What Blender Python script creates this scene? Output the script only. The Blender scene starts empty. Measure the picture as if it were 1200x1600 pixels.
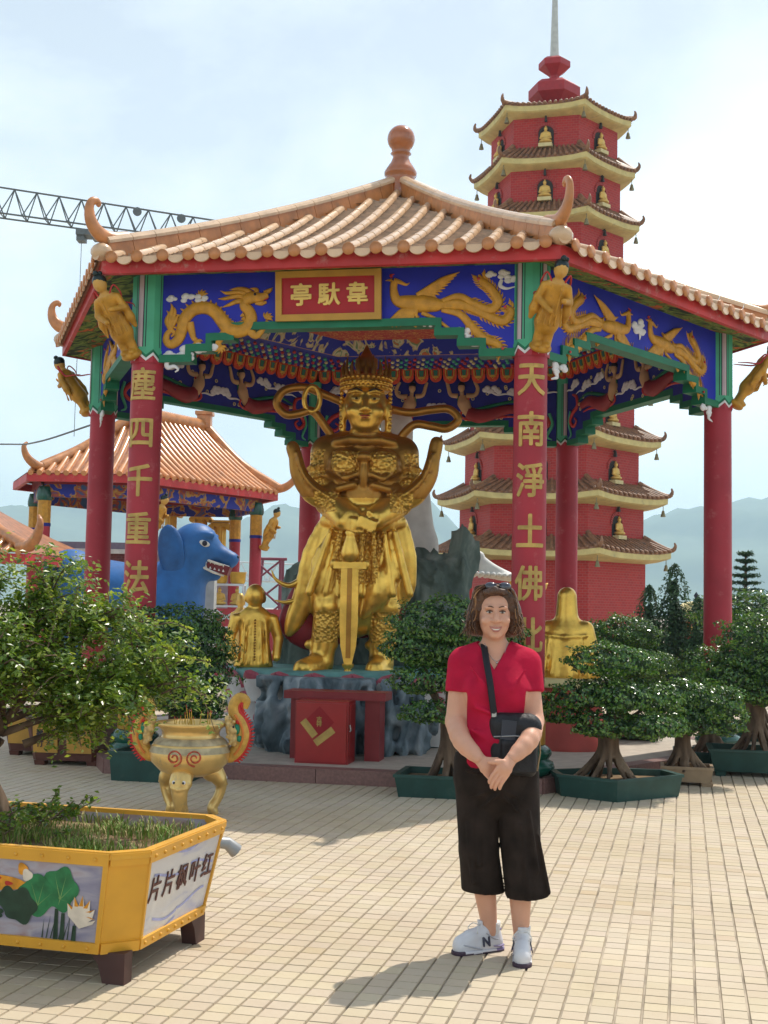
import bpy, bmesh, math, random
import numpy as np
from mathutils import Matrix, Vector
random.seed(7); RNG = np.random.default_rng(7)
SC = bpy.context.scene; COL = SC.collection
R_ = math.radians

# ---------------------------------------------------------------- camera
cam = bpy.data.cameras.new('camera'); cam_o = bpy.data.objects.new('camera', cam); COL.objects.link(cam_o)
cam.sensor_fit = 'VERTICAL'; cam.sensor_height = 36.0; cam.lens = 36.0 * 2000 / 1600
cam.clip_end = 20000; cam.clip_start = 0.05
PITCH, ROLL = 0.075895, 0.019925
cam_o.matrix_world = (Matrix.Translation((0, 0, 1.55)) @ Matrix.Rotation(math.pi / 2 + PITCH, 4, 'X') @ Matrix.Rotation(ROLL, 4, 'Z'))
SC.camera = cam_o
# ---------------------------------------------------------------- sun and sky
SUN_AZ, SUN_EL = R_(49), R_(61)          # azimuth measured from +X towards +Y
w = bpy.data.worlds.new('World'); SC.world = w; w.use_nodes = True
nt = w.node_tree; nt.nodes.clear()
def wn(t, **k):
    n = nt.nodes.new(t)
    for a, b in k.items(): setattr(n, a, b)
    return n
sky = wn('ShaderNodeTexSky', sky_type='NISHITA', sun_disc=False, sun_elevation=SUN_EL, sun_rotation=math.pi / 2 - SUN_AZ,
         air_density=1.0, dust_density=2.2, ozone_density=1.0, altitude=50)
tc = wn('ShaderNodeTexCoord'); mp = wn('ShaderNodeMapping'); mp.inputs['Scale'].default_value = (1.0, 1.0, 1.9)
mp.inputs['Location'].default_value = (-0.55, 0.1, 0.15)
nz = wn('ShaderNodeTexNoise'); nz.inputs['Scale'].default_value = 1.7; nz.inputs['Detail'].default_value = 7; nz.inputs['Roughness'].default_value = 0.55
nz.inputs['Distortion'].default_value = 0.25
cr = wn('ShaderNodeValToRGB'); cr.color_ramp.elements[0].position = 0.42; cr.color_ramp.elements[1].position = 0.66
cr.color_ramp.elements[0].color = (0.46, 0.46, 0.46, 1); cr.color_ramp.elements[1].color = (1, 1, 1, 1)
mx = wn('ShaderNodeMixRGB'); mx.inputs['Color2'].default_value = (11.2, 12.2, 12.6, 1)
bg = wn('ShaderNodeBackground'); bg.inputs['Strength'].default_value = 0.135
ow = wn('ShaderNodeOutputWorld')
L = nt.links.new
L(tc.outputs['Generated'], mp.inputs['Vector']); L(mp.outputs['Vector'], nz.inputs['Vector']); L(nz.outputs['Fac'], cr.inputs['Fac'])
sx_ = wn('ShaderNodeSeparateXYZ'); L(tc.outputs['Generated'], sx_.inputs['Vector'])
hr_ = wn('ShaderNodeMapRange', interpolation_type='SMOOTHSTEP'); hr_.inputs['From Min'].default_value = 0.25; hr_.inputs['From Max'].default_value = 0.85; hr_.inputs['To Min'].default_value = 1.0; hr_.inputs['To Max'].default_value = 0.30   # haze and cloud thin out towards the zenith
L(sx_.outputs['Z'], hr_.inputs['Value']); ml_ = wn('ShaderNodeMath', operation='MULTIPLY'); L(cr.outputs['Color'], ml_.inputs[0]); L(hr_.outputs['Result'], ml_.inputs[1]); L(ml_.outputs['Value'], mx.inputs['Fac']); L(sky.outputs['Color'], mx.inputs['Color1']); L(mx.outputs['Color'], bg.inputs['Color']); L(bg.outputs['Background'], ow.inputs['Surface'])
sl = bpy.data.lights.new('sun', 'SUN'); sl.energy = 5.0; sl.angle = R_(0.53); sl.color = (1.0, 0.94, 0.84)
so = bpy.data.objects.new('sun', sl); COL.objects.link(so)
sd = Vector((math.cos(SUN_AZ) * math.cos(SUN_EL), math.sin(SUN_AZ) * math.cos(SUN_EL), math.sin(SUN_EL)))
so.rotation_euler = sd.to_track_quat('Z', 'Y').to_euler(); so.location = sd * 60
vs = SC.view_settings; vs.view_transform = 'Standard'; vs.look = 'None'; vs.exposure = -0.22; vs.gamma = 1.0; vs.use_curve_mapping = False
SC.cycles.max_bounces = 5; SC.cycles.transparent_max_bounces = 6; SC.cycles.volume_bounces = 1; SC.cycles.use_adaptive_sampling = True; SC.cycles.adaptive_threshold = 0.02

# ---------------------------------------------------------------- materials
MATS = {}
def mat(name, col, rough=0.6, metal=0.0, var=0.12, scale=6.0, bump=0.0, bscale=30.0, spec=0.4, col2=None, coat=0.0, btype='noise', dirt=None, vary=None):
    if name in MATS: return MATS[name]
    m = bpy.data.materials.new(name); m.use_nodes = True; t = m.node_tree; b = t.nodes['Principled BSDF']
    b.inputs['Roughness'].default_value = rough; b.inputs['Metallic'].default_value = metal
    b.inputs['Specular IOR Level'].default_value = spec; b.inputs['Coat Weight'].default_value = coat
    tcn = t.nodes.new('ShaderNodeTexCoord'); n = t.nodes.new('ShaderNodeTexNoise'); n.inputs['Scale'].default_value = scale
    n.inputs['Detail'].default_value = 5; t.links.new(tcn.outputs['Object'], n.inputs['Vector'])
    rp = t.nodes.new('ShaderNodeValToRGB'); rp.color_ramp.elements[0].position = 0.32; rp.color_ramp.elements[1].position = 0.68
    c = np.array(col); lo = np.clip(c * (1 - var), 0, 1); hi = np.clip(c * (1 + var), 0, 1)
    if col2 is not None: lo, hi = c, np.array(col2)
    rp.color_ramp.elements[0].color = (*lo, 1); rp.color_ramp.elements[1].color = (*hi, 1)
    t.links.new(n.outputs['Fac'], rp.inputs['Fac']); out = rp.outputs['Color']
    if dirt is not None:      # fine worn specks: (colour, amount, scale)
        dn = t.nodes.new('ShaderNodeTexNoise'); dn.inputs['Scale'].default_value = dirt[2]; dn.inputs['Detail'].default_value = 8; dn.inputs['Roughness'].default_value = 0.7
        t.links.new(tcn.outputs['Object'], dn.inputs['Vector'])
        dr = t.nodes.new('ShaderNodeValToRGB'); dr.color_ramp.elements[0].position = 1 - dirt[1] - 0.12; dr.color_ramp.elements[1].position = 1 - dirt[1] + 0.05
        dr.color_ramp.elements[0].color = (0, 0, 0, 1); dr.color_ramp.elements[1].color = (1, 1, 1, 1)
        t.links.new(dn.outputs['Fac'], dr.inputs['Fac'])
        mi = t.nodes.new('ShaderNodeMixRGB'); mi.inputs['Color2'].default_value = (*dirt[0], 1)
        t.links.new(dr.outputs['Color'], mi.inputs['Fac']); t.links.new(out, mi.inputs['Color1']); out = mi.outputs['Color']
    if vary:                  # per-object brightness variation
        oi = t.nodes.new('ShaderNodeObjectInfo'); mr = t.nodes.new('ShaderNodeMapRange'); mr.inputs['To Min'].default_value = 1 - vary; mr.inputs['To Max'].default_value = 1 + vary
        t.links.new(oi.outputs['Random'], mr.inputs['Value']); hs = t.nodes.new('ShaderNodeHueSaturation')
        t.links.new(mr.outputs['Result'], hs.inputs['Value']); t.links.new(out, hs.inputs['Color']); out = hs.outputs['Color']
    t.links.new(out, b.inputs['Base Color'])
    if bump:
        if btype == 'noise':
            bn = t.nodes.new('ShaderNodeTexNoise'); bn.inputs['Scale'].default_value = bscale; bn.inputs['Detail'].default_value = 4; bo = bn.outputs['Fac']
        else:
            bn = t.nodes.new('ShaderNodeTexVoronoi'); bn.inputs['Scale'].default_value = bscale; bo = bn.outputs['Distance']
        t.links.new(tcn.outputs['Object'], bn.inputs['Vector'])
        bp = t.nodes.new('ShaderNodeBump'); bp.inputs['Strength'].default_value = bump; bp.inputs['Distance'].default_value = 0.02
        t.links.new(bo, bp.inputs['Height']); t.links.new(bp.outputs['Normal'], b.inputs['Normal'])
    MATS[name] = m; return m
def ramp_mat(name, stops, scale=3.0, rough=0.7, distort=0.0, stretch=(1, 1, 1), detail=5, bump=0.0):
    if name in MATS: return MATS[name]
    m = bpy.data.materials.new(name); m.use_nodes = True; t = m.node_tree; b = t.nodes['Principled BSDF']
    b.inputs['Roughness'].default_value = rough; b.inputs['Specular IOR Level'].default_value = 0.3
    tcn = t.nodes.new('ShaderNodeTexCoord'); mpn = t.nodes.new('ShaderNodeMapping'); mpn.inputs['Scale'].default_value = stretch
    n = t.nodes.new('ShaderNodeTexNoise'); n.inputs['Scale'].default_value = scale; n.inputs['Detail'].default_value = detail; n.inputs['Distortion'].default_value = distort
    t.links.new(tcn.outputs['Object'], mpn.inputs['Vector']); t.links.new(mpn.outputs['Vector'], n.inputs['Vector'])
    rp = t.nodes.new('ShaderNodeValToRGB'); el = rp.color_ramp.elements
    while len(el) < len(stops): el.new(0.5)
    for e, (p, c) in zip(el, stops): e.position = p; e.color = (*c, 1)
    t.links.new(n.outputs['Fac'], rp.inputs['Fac']); t.links.new(rp.outputs['Color'], b.inputs['Base Color'])
    if bump:
        bp = t.nodes.new('ShaderNodeBump'); bp.inputs['Strength'].default_value = bump; bp.inputs['Distance'].default_value = 0.03
        t.links.new(n.outputs['Fac'], bp.inputs['Height']); t.links.new(bp.outputs['Normal'], b.inputs['Normal'])
    MATS[name] = m; return m

# ---------------------------------------------------------------- mesh building
def mk(name, me, mats, parent=None, M=None):
    for m_ in (mats if isinstance(mats, (list, tuple)) else [mats]): me.materials.append(m_)
    return link(name, me, parent, M)
def link(name, me, parent=None, M=None):
    o = bpy.data.objects.new(name, me); COL.objects.link(o)
    if parent is not None: o.parent = parent
    if M is not None: o.matrix_local = M
    return o
def empty(name, loc, rz=0.0, parent=None):
    o = bpy.data.objects.new(name, None); COL.objects.link(o); o.location = loc; o.rotation_euler = (0, 0, rz); o.empty_display_size = 0.1
    if parent is not None: o.parent = parent
    return o
def tag(o, label=None, cat=None, group=None, kind=None):
    if label: o['label'] = label
    if cat: o['category'] = cat
    if group: o['group'] = group
    if kind: o['kind'] = kind
    return o
def copy_tree(o, parent=None):
    c = o.copy(); COL.objects.link(c); c.parent = parent
    for ch in list(o.children): copy_tree(ch, c)
    return c
def npmesh(name, v, f, smooth=True, mi=None):
    v = np.asarray(v, np.float32); f = np.asarray(f, np.int32); k = f.shape[1]
    me = bpy.data.meshes.new(name); me.vertices.add(len(v)); me.vertices.foreach_set('co', v.ravel())
    me.loops.add(f.size); me.loops.foreach_set('vertex_index', f.ravel()); me.polygons.add(len(f))
    me.polygons.foreach_set('loop_start', np.arange(0, f.size, k, dtype=np.int32)); me.polygons.foreach_set('loop_total', np.full(len(f), k, np.int32))
    if mi is not None: me.polygons.foreach_set('material_index', np.asarray(mi, np.int32))
    me.polygons.foreach_set('use_smooth', np.full(len(f), smooth)); me.update(calc_edges=True); return me
def frame_on(d):
    d = np.asarray(d, float); d = d / (np.linalg.norm(d) + 1e-9)
    a = np.array([0, 0, 1.0]) if abs(d[2]) < 0.9 else np.array([1.0, 0, 0])
    x = np.cross(a, d); x /= np.linalg.norm(x); return x, np.cross(d, x)
def spline(pts, n=6):
    """Catmull-Rom through pts, n samples a span"""
    P = np.asarray(pts, float); P = np.vstack([2 * P[0] - P[1], P, 2 * P[-1] - P[-2]]); out = []
    for i in range(1, len(P) - 2):
        for t in np.linspace(0, 1, n, endpoint=False):
            a, b, c, d = P[i - 1:i + 3]
            out.append(0.5 * ((2 * b) + (c - a) * t + (2 * a - 5 * b + 4 * c - d) * t * t + (3 * b - a - 3 * c + d) * t ** 3))
    out.append(P[-2]); return np.array(out)
class MB:
    def __init__(s): s.v = []; s.f = []; s.m = []; s.sm = []; s.n = 0
    def add(s, v, f, m=0, smooth=False):
        v = np.asarray(v, float)
        s.v.append(v); k = s.n
        for q in f: s.f.append([int(i) + k for i in q]); s.m.append(m); s.sm.append(smooth)
        s.n += len(v); return s
    def box(s, c, d, m=0, rot=None, top=(1, 1)):
        x, y, z = np.array(d) / 2.0; tx, ty = top
        v = np.array([[-x, -y, -z], [x, -y, -z], [x, y, -z], [-x, y, -z], [-x * tx, -y * ty, z], [x * tx, -y * ty, z], [x * tx, y * ty, z], [-x * tx, y * ty, z]])
        if rot is not None: v = v @ np.array(Matrix.Rotation(rot[0], 3, rot[1])).T
        return s.add(v + np.array(c), [(0, 3, 2, 1), (4, 5, 6, 7), (0, 1, 5, 4), (1, 2, 6, 5), (2, 3, 7, 6), (3, 0, 4, 7)], m)
    def prism(s, poly, y0, y1, m=0, axis='y', m_side=None):
        """polygon in XZ (axis y) or XY (axis z), counter-clockwise, extruded y0..y1"""
        p = np.asarray(poly, float); n = len(p)
        if axis == 'y': A = np.c_[p[:, 0], np.full(n, y0), p[:, 1]]; B = np.c_[p[:, 0], np.full(n, y1), p[:, 1]]
        else: A = np.c_[p, np.full(n, y0)]; B = np.c_[p, np.full(n, y1)]
        f = [list(range(n)), list(range(2 * n - 1, n - 1, -1))] if axis == 'y' else [list(range(n - 1, -1, -1)), list(range(n, 2 * n))]
        s.add(np.vstack([A, B]), f, m)
        ms = m if m_side is None else m_side
        sd_ = [(i, i + n, (i + 1) % n + n, (i + 1) % n) if axis == 'y' else (i, (i + 1) % n, (i + 1) % n + n, i + n) for i in range(n)]
        return s.add(np.vstack([A, B]), sd_, ms)
    def tube(s, pts, r, n=8, m=0, flat=None, cap=True, up=None, smooth=True):
        P = np.asarray(pts, float); k = len(P); r = np.broadcast_to(np.asarray(r, float), (k,)) if np.ndim(r) == 0 or len(r) == k else np.interp(np.linspace(0, 1, k), np.linspace(0, 1, len(r)), r)
        T = np.gradient(P, axis=0); T /= (np.linalg.norm(T, axis=1)[:, None] + 1e-9)
        if up is None: x, y = frame_on(T[0])
        V = []
        a = np.arange(n) * 2 * math.pi / n
        for i in range(k):
            if up is not None:
                y = np.asarray(up, float); x = np.cross(y, T[i]); x /= np.linalg.norm(x) + 1e-9
            else:
                x = x - T[i] * np.dot(x, T[i]); x /= np.linalg.norm(x) + 1e-9; y = np.cross(T[i], x)
            fl = 1.0 if flat is None else flat
            V.append(P[i] + r[i] * (np.cos(a)[:, None] * x + fl * np.sin(a)[:, None] * y))
        V = np.vstack(V); F = [(i * n + j, i * n + (j + 1) % n, (i + 1) * n + (j + 1) % n, (i + 1) * n + j) for i in range(k - 1) for j in range(n)]
        s.add(V, F, m, smooth)
        if cap:
            s.add(V[:n], [list(range(n - 1, -1, -1))], m); s.add(V[-n:], [list(range(n))], m)
        return s
    def lathe(s, prof, n=24, m=0, c=(0, 0, 0), smooth=True, ph=0.0, ring=None):
        p = np.asarray(prof, float); k = len(p); a = np.arange(n) * 2 * math.pi / n + ph
        V = np.vstack([np.c_[r * np.cos(a), r * np.sin(a), np.full(n, z)] for r, z in p]) + np.array(c)
        F = [(i * n + j, i * n + (j + 1) % n, (i + 1) * n + (j + 1) % n, (i + 1) * n + j) for i in range(k - 1) for j in range(n)]
        s.add(V, F, m, smooth)
        if p[0, 0] > 1e-4: s.add(V[:n], [list(range(n - 1, -1, -1))], m)
        if p[-1, 0] > 1e-4: s.add(V[-n:], [list(range(n))], m)
        return s
    def ball(s, c, r, m=0, n=12, k=8, rot=None):
        r = np.broadcast_to(np.asarray(r, float), (3,)); V = []
        for i in range(k + 1):
            t = math.pi * i / k
            for j in range(n): a = 2 * math.pi * j / n; V.append((math.sin(t) * math.cos(a), math.sin(t) * math.sin(a), -math.cos(t)))
        V = np.array(V) * r
        if rot is not None: V = V @ np.array(rot).T
        return s.add(V + np.array(c), [(i * n + j, i * n + (j + 1) % n, (i + 1) * n + (j + 1) % n, (i + 1) * n + j) for i in range(k) for j in range(n)], m, True)
    def merge(s, o, M=None, m=None):
        for v in [np.vstack(o.v)] if o.v else []:
            if M is not None: v = v @ np.array(M)[:3, :3].T + np.array(M)[:3, 3]
            k = s.n; s.v.append(v); s.n += len(v)
            for q, mm, sm in zip(o.f, o.m, o.sm): s.f.append([i + k for i in q]); s.m.append(mm if m is None else m); s.sm.append(sm)
        return s
    def mesh(s, name):
        me = bpy.data.meshes.new(name); me.from_pydata(np.vstack(s.v).tolist(), [], s.f)
        me.polygons.foreach_set('material_index', s.m); me.polygons.foreach_set('use_smooth', s.sm); me.update(); return me
    def build(s, name, mats, parent=None, M=None): return mk(name, s.mesh(name), mats, parent, M)

# ---------------------------------------------------------------- solids grown from a distance field (bodies, rocks)
class SDF:
    def __init__(s, lo, hi, h):
        s.lo = np.array(lo, float); s.h = h; s.n = np.ceil((np.array(hi, float) - s.lo) / h).astype(int) + 1
        s.D = np.full(s.n, 9.0, np.float32); s.ax = [s.lo[i] + h * np.arange(s.n[i]) for i in range(3)]
    def _sub(s, lo, hi):
        sl = []
        for i in range(3):
            a = max(0, int((lo[i] - s.lo[i]) / s.h)); b = min(s.n[i], int((hi[i] - s.lo[i]) / s.h) + 2); sl.append(slice(a, max(a, b)))
        X, Y, Z = np.meshgrid(*[s.ax[i][sl[i]] for i in range(3)], indexing='ij'); return tuple(sl), X, Y, Z
    def _mix(s, sl, d, k, cut):
        o = s.D[sl]
        if cut:
            hh = np.clip(0.5 - 0.5 * (o + d) / max(k, 1e-6), 0, 1); s.D[sl] = o * (1 - hh) - d * hh + k * hh * (1 - hh); return s
        hh = np.clip(0.5 + 0.5 * (o - d) / max(k, 1e-6), 0, 1); s.D[sl] = o * (1 - hh) + d * hh - k * hh * (1 - hh); return s
    def cap(s, a, b, ra, rb=None, k=0.03, cut=False, sq=None):
        """round cone a->b; sq=(dir, f) flattens it by f along dir"""
        rb = ra if rb is None else rb; a = np.array(a, float); b = np.array(b, float); r = max(ra, rb) * (1.0 if sq is None else max(1, 1 / sq[1])) + k + 3 * s.h
        sl, X, Y, Z = s._sub(np.minimum(a, b) - r, np.maximum(a, b) + r)
        if X.size == 0: return s
        d = b - a; L2 = max(d @ d, 1e-9); t = np.clip(((X - a[0]) * d[0] + (Y - a[1]) * d[1] + (Z - a[2]) * d[2]) / L2, 0, 1)
        px, py, pz = X - a[0] - t * d[0], Y - a[1] - t * d[1], Z - a[2] - t * d[2]
        if sq is not None:
            n = np.array(sq[0], float); n /= np.linalg.norm(n); q = (px * n[0] + py * n[1] + pz * n[2]) * (1 / sq[1] - 1); px, py, pz = px + q * n[0], py + q * n[1], pz + q * n[2]
        return s._mix(sl, np.sqrt(px * px + py * py + pz * pz) - (ra + (rb - ra) * t), k, cut)
    def path(s, P, r, k=0.02, sq=None, cut=False):
        P = np.asarray(P, float); r = np.broadcast_to(np.asarray(r, float), (len(P),)) if np.ndim(r) == 0 or len(r) == len(P) else np.interp(np.linspace(0, 1, len(P)), np.linspace(0, 1, len(r)), r)
        for i in range(len(P) - 1): s.cap(P[i], P[i + 1], r[i], r[i + 1], k, cut, sq)
        return s
    def ell(s, c, r, k=0.03, rot=None, cut=False):
        c = np.array(c, float); r = np.array(r, float) if np.ndim(r) else np.full(3, float(r)); R = r.max() + k + 3 * s.h
        sl, X, Y, Z = s._sub(c - R, c + R)
        if X.size == 0: return s
        P = np.stack([X - c[0], Y - c[1], Z - c[2]], -1)
        if rot is not None: P = P @ np.array(rot)          # world -> local
        k0 = np.sqrt(((P / r) ** 2).sum(-1)); k1 = np.sqrt(((P / r ** 2) ** 2).sum(-1)) + 1e-9
        return s._mix(sl, k0 * (k0 - 1) / k1, k, cut)
    def box(s, c, hd, rnd=0.01, k=0.01, rot=None, cut=False):
        c = np.array(c, float); hd = np.array(hd, float); R = np.linalg.norm(hd) + k + 3 * s.h
        sl, X, Y, Z = s._sub(c - R, c + R)
        if X.size == 0: return s
        P = np.stack([X - c[0], Y - c[1], Z - c[2]], -1)
        if rot is not None: P = P @ np.array(rot)
        q = np.abs(P) - (hd - rnd); d = np.sqrt((np.maximum(q, 0) ** 2).sum(-1)) + np.minimum(q.max(-1), 0) - rnd
        return s._mix(sl, d, k, cut)
    def half(s, p, n, k=0.0):
        """keep only the side of the plane that n points away from"""
        sl, X, Y, Z = s._sub(s.lo - 1, s.lo + s.h * s.n + 1); n = np.array(n, float); n /= np.linalg.norm(n)
        d = (X - p[0]) * n[0] + (Y - p[1]) * n[1] + (Z - p[2]) * n[2]; s.D = np.maximum(s.D, d.astype(np.float32)); return s
    def wobble(s, amp, freq, seed=0, warp=(1, 1, 1), octaves=3):
        r = np.random.default_rng(seed); X, Y, Z = np.meshgrid(*s.ax, indexing='ij', sparse=True)
        for o in range(octaves):
            for j in range(3):
                k = r.normal(size=3) * freq * 2 ** o * np.array(warp); ph = r.uniform(0, 6.28, 3)
                s.D += (amp / 2 ** o * 0.5 * np.sin(k[0] * X + k[1] * Y + ph[0]) * np.sin(k[1] * Y + k[2] * Z + ph[1]) * np.cos(k[2] * Z + k[0] * X * 0.7 + ph[2])).astype(np.float32)
        return s
    def mesh(s, name, matf=None):
        D = s.D.copy(); D[0] = D[-1] = 1; D[:, 0] = D[:, -1] = 1; D[:, :, 0] = D[:, :, -1] = 1
        S = D < 0; C = [(i, j, k) for i in (0, 1) for j in (0, 1) for k in (0, 1)]
        n0, n1, n2 = [a - 1 for a in D.shape]; sub = lambda A, c: A[c[0]:c[0] + n0, c[1]:c[1] + n1, c[2]:c[2] + n2]
        cnt = sum(sub(S, c).astype(np.int8) for c in C); I = np.argwhere((cnt > 0) & (cnt < 8)); ids = np.full((n0, n1, n2), -1, np.int32); ids[tuple(I.T)] = np.arange(len(I))
        acc = np.zeros((len(I), 3)); num = np.zeros(len(I))
        for a in range(8):
            for b in range(a + 1, 8):
                ca, cb = np.array(C[a]), np.array(C[b])
                if np.abs(ca - cb).sum() != 1: continue
                d0 = D[tuple((I + ca).T)]; d1 = D[tuple((I + cb).T)]; x = (d0 < 0) != (d1 < 0); t = np.where(x, d0 / np.where(x, d0 - d1, 1), 0)
                acc += np.where(x[:, None], ca + t[:, None] * (cb - ca), 0); num += x
        V = s.lo + s.h * (I + acc / num[:, None]); F = []
        for ax in range(3):
            A = np.moveaxis(S, ax, 0); e = np.argwhere(A[:-1] != A[1:]); inv = np.empty((len(e), 3), int)
            oth = [i for i in range(3) if i != ax]; inv[:, ax] = e[:, 0]; inv[:, oth[0]] = e[:, 1]; inv[:, oth[1]] = e[:, 2]
            ok = (inv[:, oth[0]] > 0) & (inv[:, oth[1]] > 0) & (inv[:, oth[0]] < s.n[oth[0]] - 1) & (inv[:, oth[1]] < s.n[oth[1]] - 1); inv = inv[ok]; q = []
            for u, v_ in ((1, 1), (0, 1), (0, 0), (1, 0)):
                c = inv.copy(); c[:, oth[0]] -= u; c[:, oth[1]] -= v_; q.append(ids[tuple(c.T)])
            q = np.stack(q, 1); fl = S[tuple(inv.T)]
            if ax == 1: fl = ~fl
            q[~fl] = q[~fl][:, ::-1]; F.append(q)
        F = np.vstack(F); F = F[(F >= 0).all(1)]; mi = None
        if matf is not None: mi = matf(V[F].mean(1))
        return npmesh(name, V, F, True, mi)

# ---------------------------------------------------------------- writing
def glyph(ch, size, depth, bold=0.0, slices=0, latin=False):
    cu = bpy.data.curves.new('glyph', 'FONT'); cu.body = ch; cu.size = size; cu.extrude = depth; cu.align_x = 'CENTER'; cu.align_y = 'CENTER'; cu.resolution_u = 3
    o = bpy.data.objects.new('glyph', cu); COL.objects.link(o); dg = bpy.context.evaluated_depsgraph_get(); dg.update()
    me = bpy.data.meshes.new_from_object(o.evaluated_get(dg)); bpy.data.objects.remove(o); bpy.data.curves.remove(cu)
    if bold:                                  # thicker strokes: the outline struck several times, a hair apart
        bm = bmesh.new()
        for q, (dx, dy) in enumerate(((0, 0), (bold, 0), (-bold, 0), (0, bold * .8), (0, -bold * .8), (bold * .7, bold * .6), (-bold * .7, -bold * .6))):
            m2 = me.copy(); m2.transform(Matrix.Translation((dx, dy, q * 0.0004))); bm.from_mesh(m2); bpy.data.meshes.remove(m2)
        bm.to_mesh(me); bm.free()
    if slices:
        bm = bmesh.new(); bm.from_mesh(me)
        for i in range(1, slices):
            x = -size / 2 + size * i / slices
            bmesh.ops.bisect_plane(bm, geom=bm.verts[:] + bm.edges[:] + bm.faces[:], plane_co=(x, 0, 0), plane_no=(1, 0, 0), dist=1e-5)
        bm.to_mesh(me); bm.free()
    return me
def stand_up(me):
    """text lies in XY facing +Z: turn it to stand in XZ facing -Y"""
    me.transform(Matrix.Rotation(math.pi / 2, 4, 'X')); return me
# ---------------------------------------------------------------- foliage
def leaf_mesh(name, P, N, size, aspect=0.5, mi=None, seed=0, jit=0.6, fold=0.25):
    """one folded four-corner leaf per point P, facing about N"""
    r = np.random.default_rng(seed); n = len(P); N = N + r.normal(0, jit, (n, 3)); N /= np.linalg.norm(N, axis=1)[:, None] + 1e-9
    T = r.normal(size=(n, 3)); T -= N * (T * N).sum(1)[:, None]; T /= np.linalg.norm(T, axis=1)[:, None] + 1e-9; B = np.cross(N, T)
    s = (size * r.uniform(0.65, 1.3, n))[:, None]
    V = np.stack([P - T * s * 0.5, P + B * s * aspect * 0.5 + N * s * fold * 0.3, P + T * s * 0.5, P - B * s * aspect * 0.5 + N * s * fold * 0.3], 1).reshape(-1, 3)
    F = (np.arange(n) * 4)[:, None] + np.array([0, 1, 2, 3]); F2 = np.concatenate([F[:, [0, 1, 2]], F[:, [0, 2, 3]]])
    m2 = None if mi is None else np.concatenate([mi, mi]); return npmesh(name, V, F2, False, m2)
# ================================================================ materials used all over
RED = mat('red_paint', (0.37, 0.024, 0.040), 0.5, var=0.16, scale=2.2, dirt=((0.46, 0.12, 0.12), 0.30, 6), bump=.06, bscale=14)
REDF = mat('fascia_red', (0.50, 0.035, 0.035), 0.5, var=0.22, scale=2.5, dirt=((0.50, 0.24, 0.2), 0.32, 7))
GREEN = mat('trim_green', (0.005, 0.15, 0.07), 0.5, var=0.15)
MINT = mat('mint_green', (0.08, 0.42, 0.24), 0.5, var=0.08)
DKGREEN = mat('glazed_green', (0.006, 0.075, 0.05), 0.25, var=0.2, spec=0.6)
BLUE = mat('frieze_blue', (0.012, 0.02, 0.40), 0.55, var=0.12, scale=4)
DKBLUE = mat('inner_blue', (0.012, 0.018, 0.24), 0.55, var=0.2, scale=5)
OCHRE = mat('relief_gold_paint', (0.56, 0.27, 0.028), 0.45, var=0.18, scale=14, bump=0.35, bscale=70)
WHITE = mat('cloud_white', (0.72, 0.70, 0.70), 0.6, var=0.08, scale=12, bump=0.4, bscale=40)
PINK = mat('strip_pink', (0.52, 0.42, 0.44), 0.6, var=0.06)
BLACK = mat('line_black', (0.015, 0.015, 0.03), 0.5)
TERRA = mat('terracotta_ridge', (0.50, 0.20, 0.065), 0.35, var=0.22, scale=7, spec=0.6, dirt=((0.30, 0.17, 0.10), 0.30, 10))
TILE = mat('roof_tile', (0.64, 0.43, 0.26), 0.24, var=0.16, scale=5, spec=0.7, dirt=((0.36, 0.20, 0.11), 0.28, 14), vary=0.10)
PAN = mat('pan_tile', (0.42, 0.27, 0.165), 0.35, var=0.3, scale=9, spec=0.6)
GOLD = mat('statue_gold', (0.78, 0.47, 0.09), 0.30, metal=0.80, var=0.20, scale=5, bump=0.15, bscale=25, dirt=((0.42, 0.20, 0.05), 0.26, 6))
GOLDP = mat('gold_lettering', (0.50, 0.33, 0.09), 0.5, var=0.25, scale=9, dirt=((.30, .16, .06), .3, 14))
SKINP = mat('painted_flesh', (0.55, 0.33, 0.17), 0.6, var=0.1)
MAROON = mat('ribbon_maroon', (0.26, 0.02, 0.025), 0.5, var=0.15)
ORED = mat('lotus_orange_red', (0.60, 0.06, 0.015), 0.55, var=0.2, scale=25)
CREAM = mat('cream_plaster', (0.66, 0.55, 0.27), 0.65, var=0.1, scale=4)
STONE = mat('platform_stone', (0.46, 0.40, 0.33), 0.75, var=0.12, scale=8, bump=0.1, bscale=60)
KERB = mat('kerb_pink_granite', (0.22, 0.115, 0.10), 0.5, var=0.18, scale=40)
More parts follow.
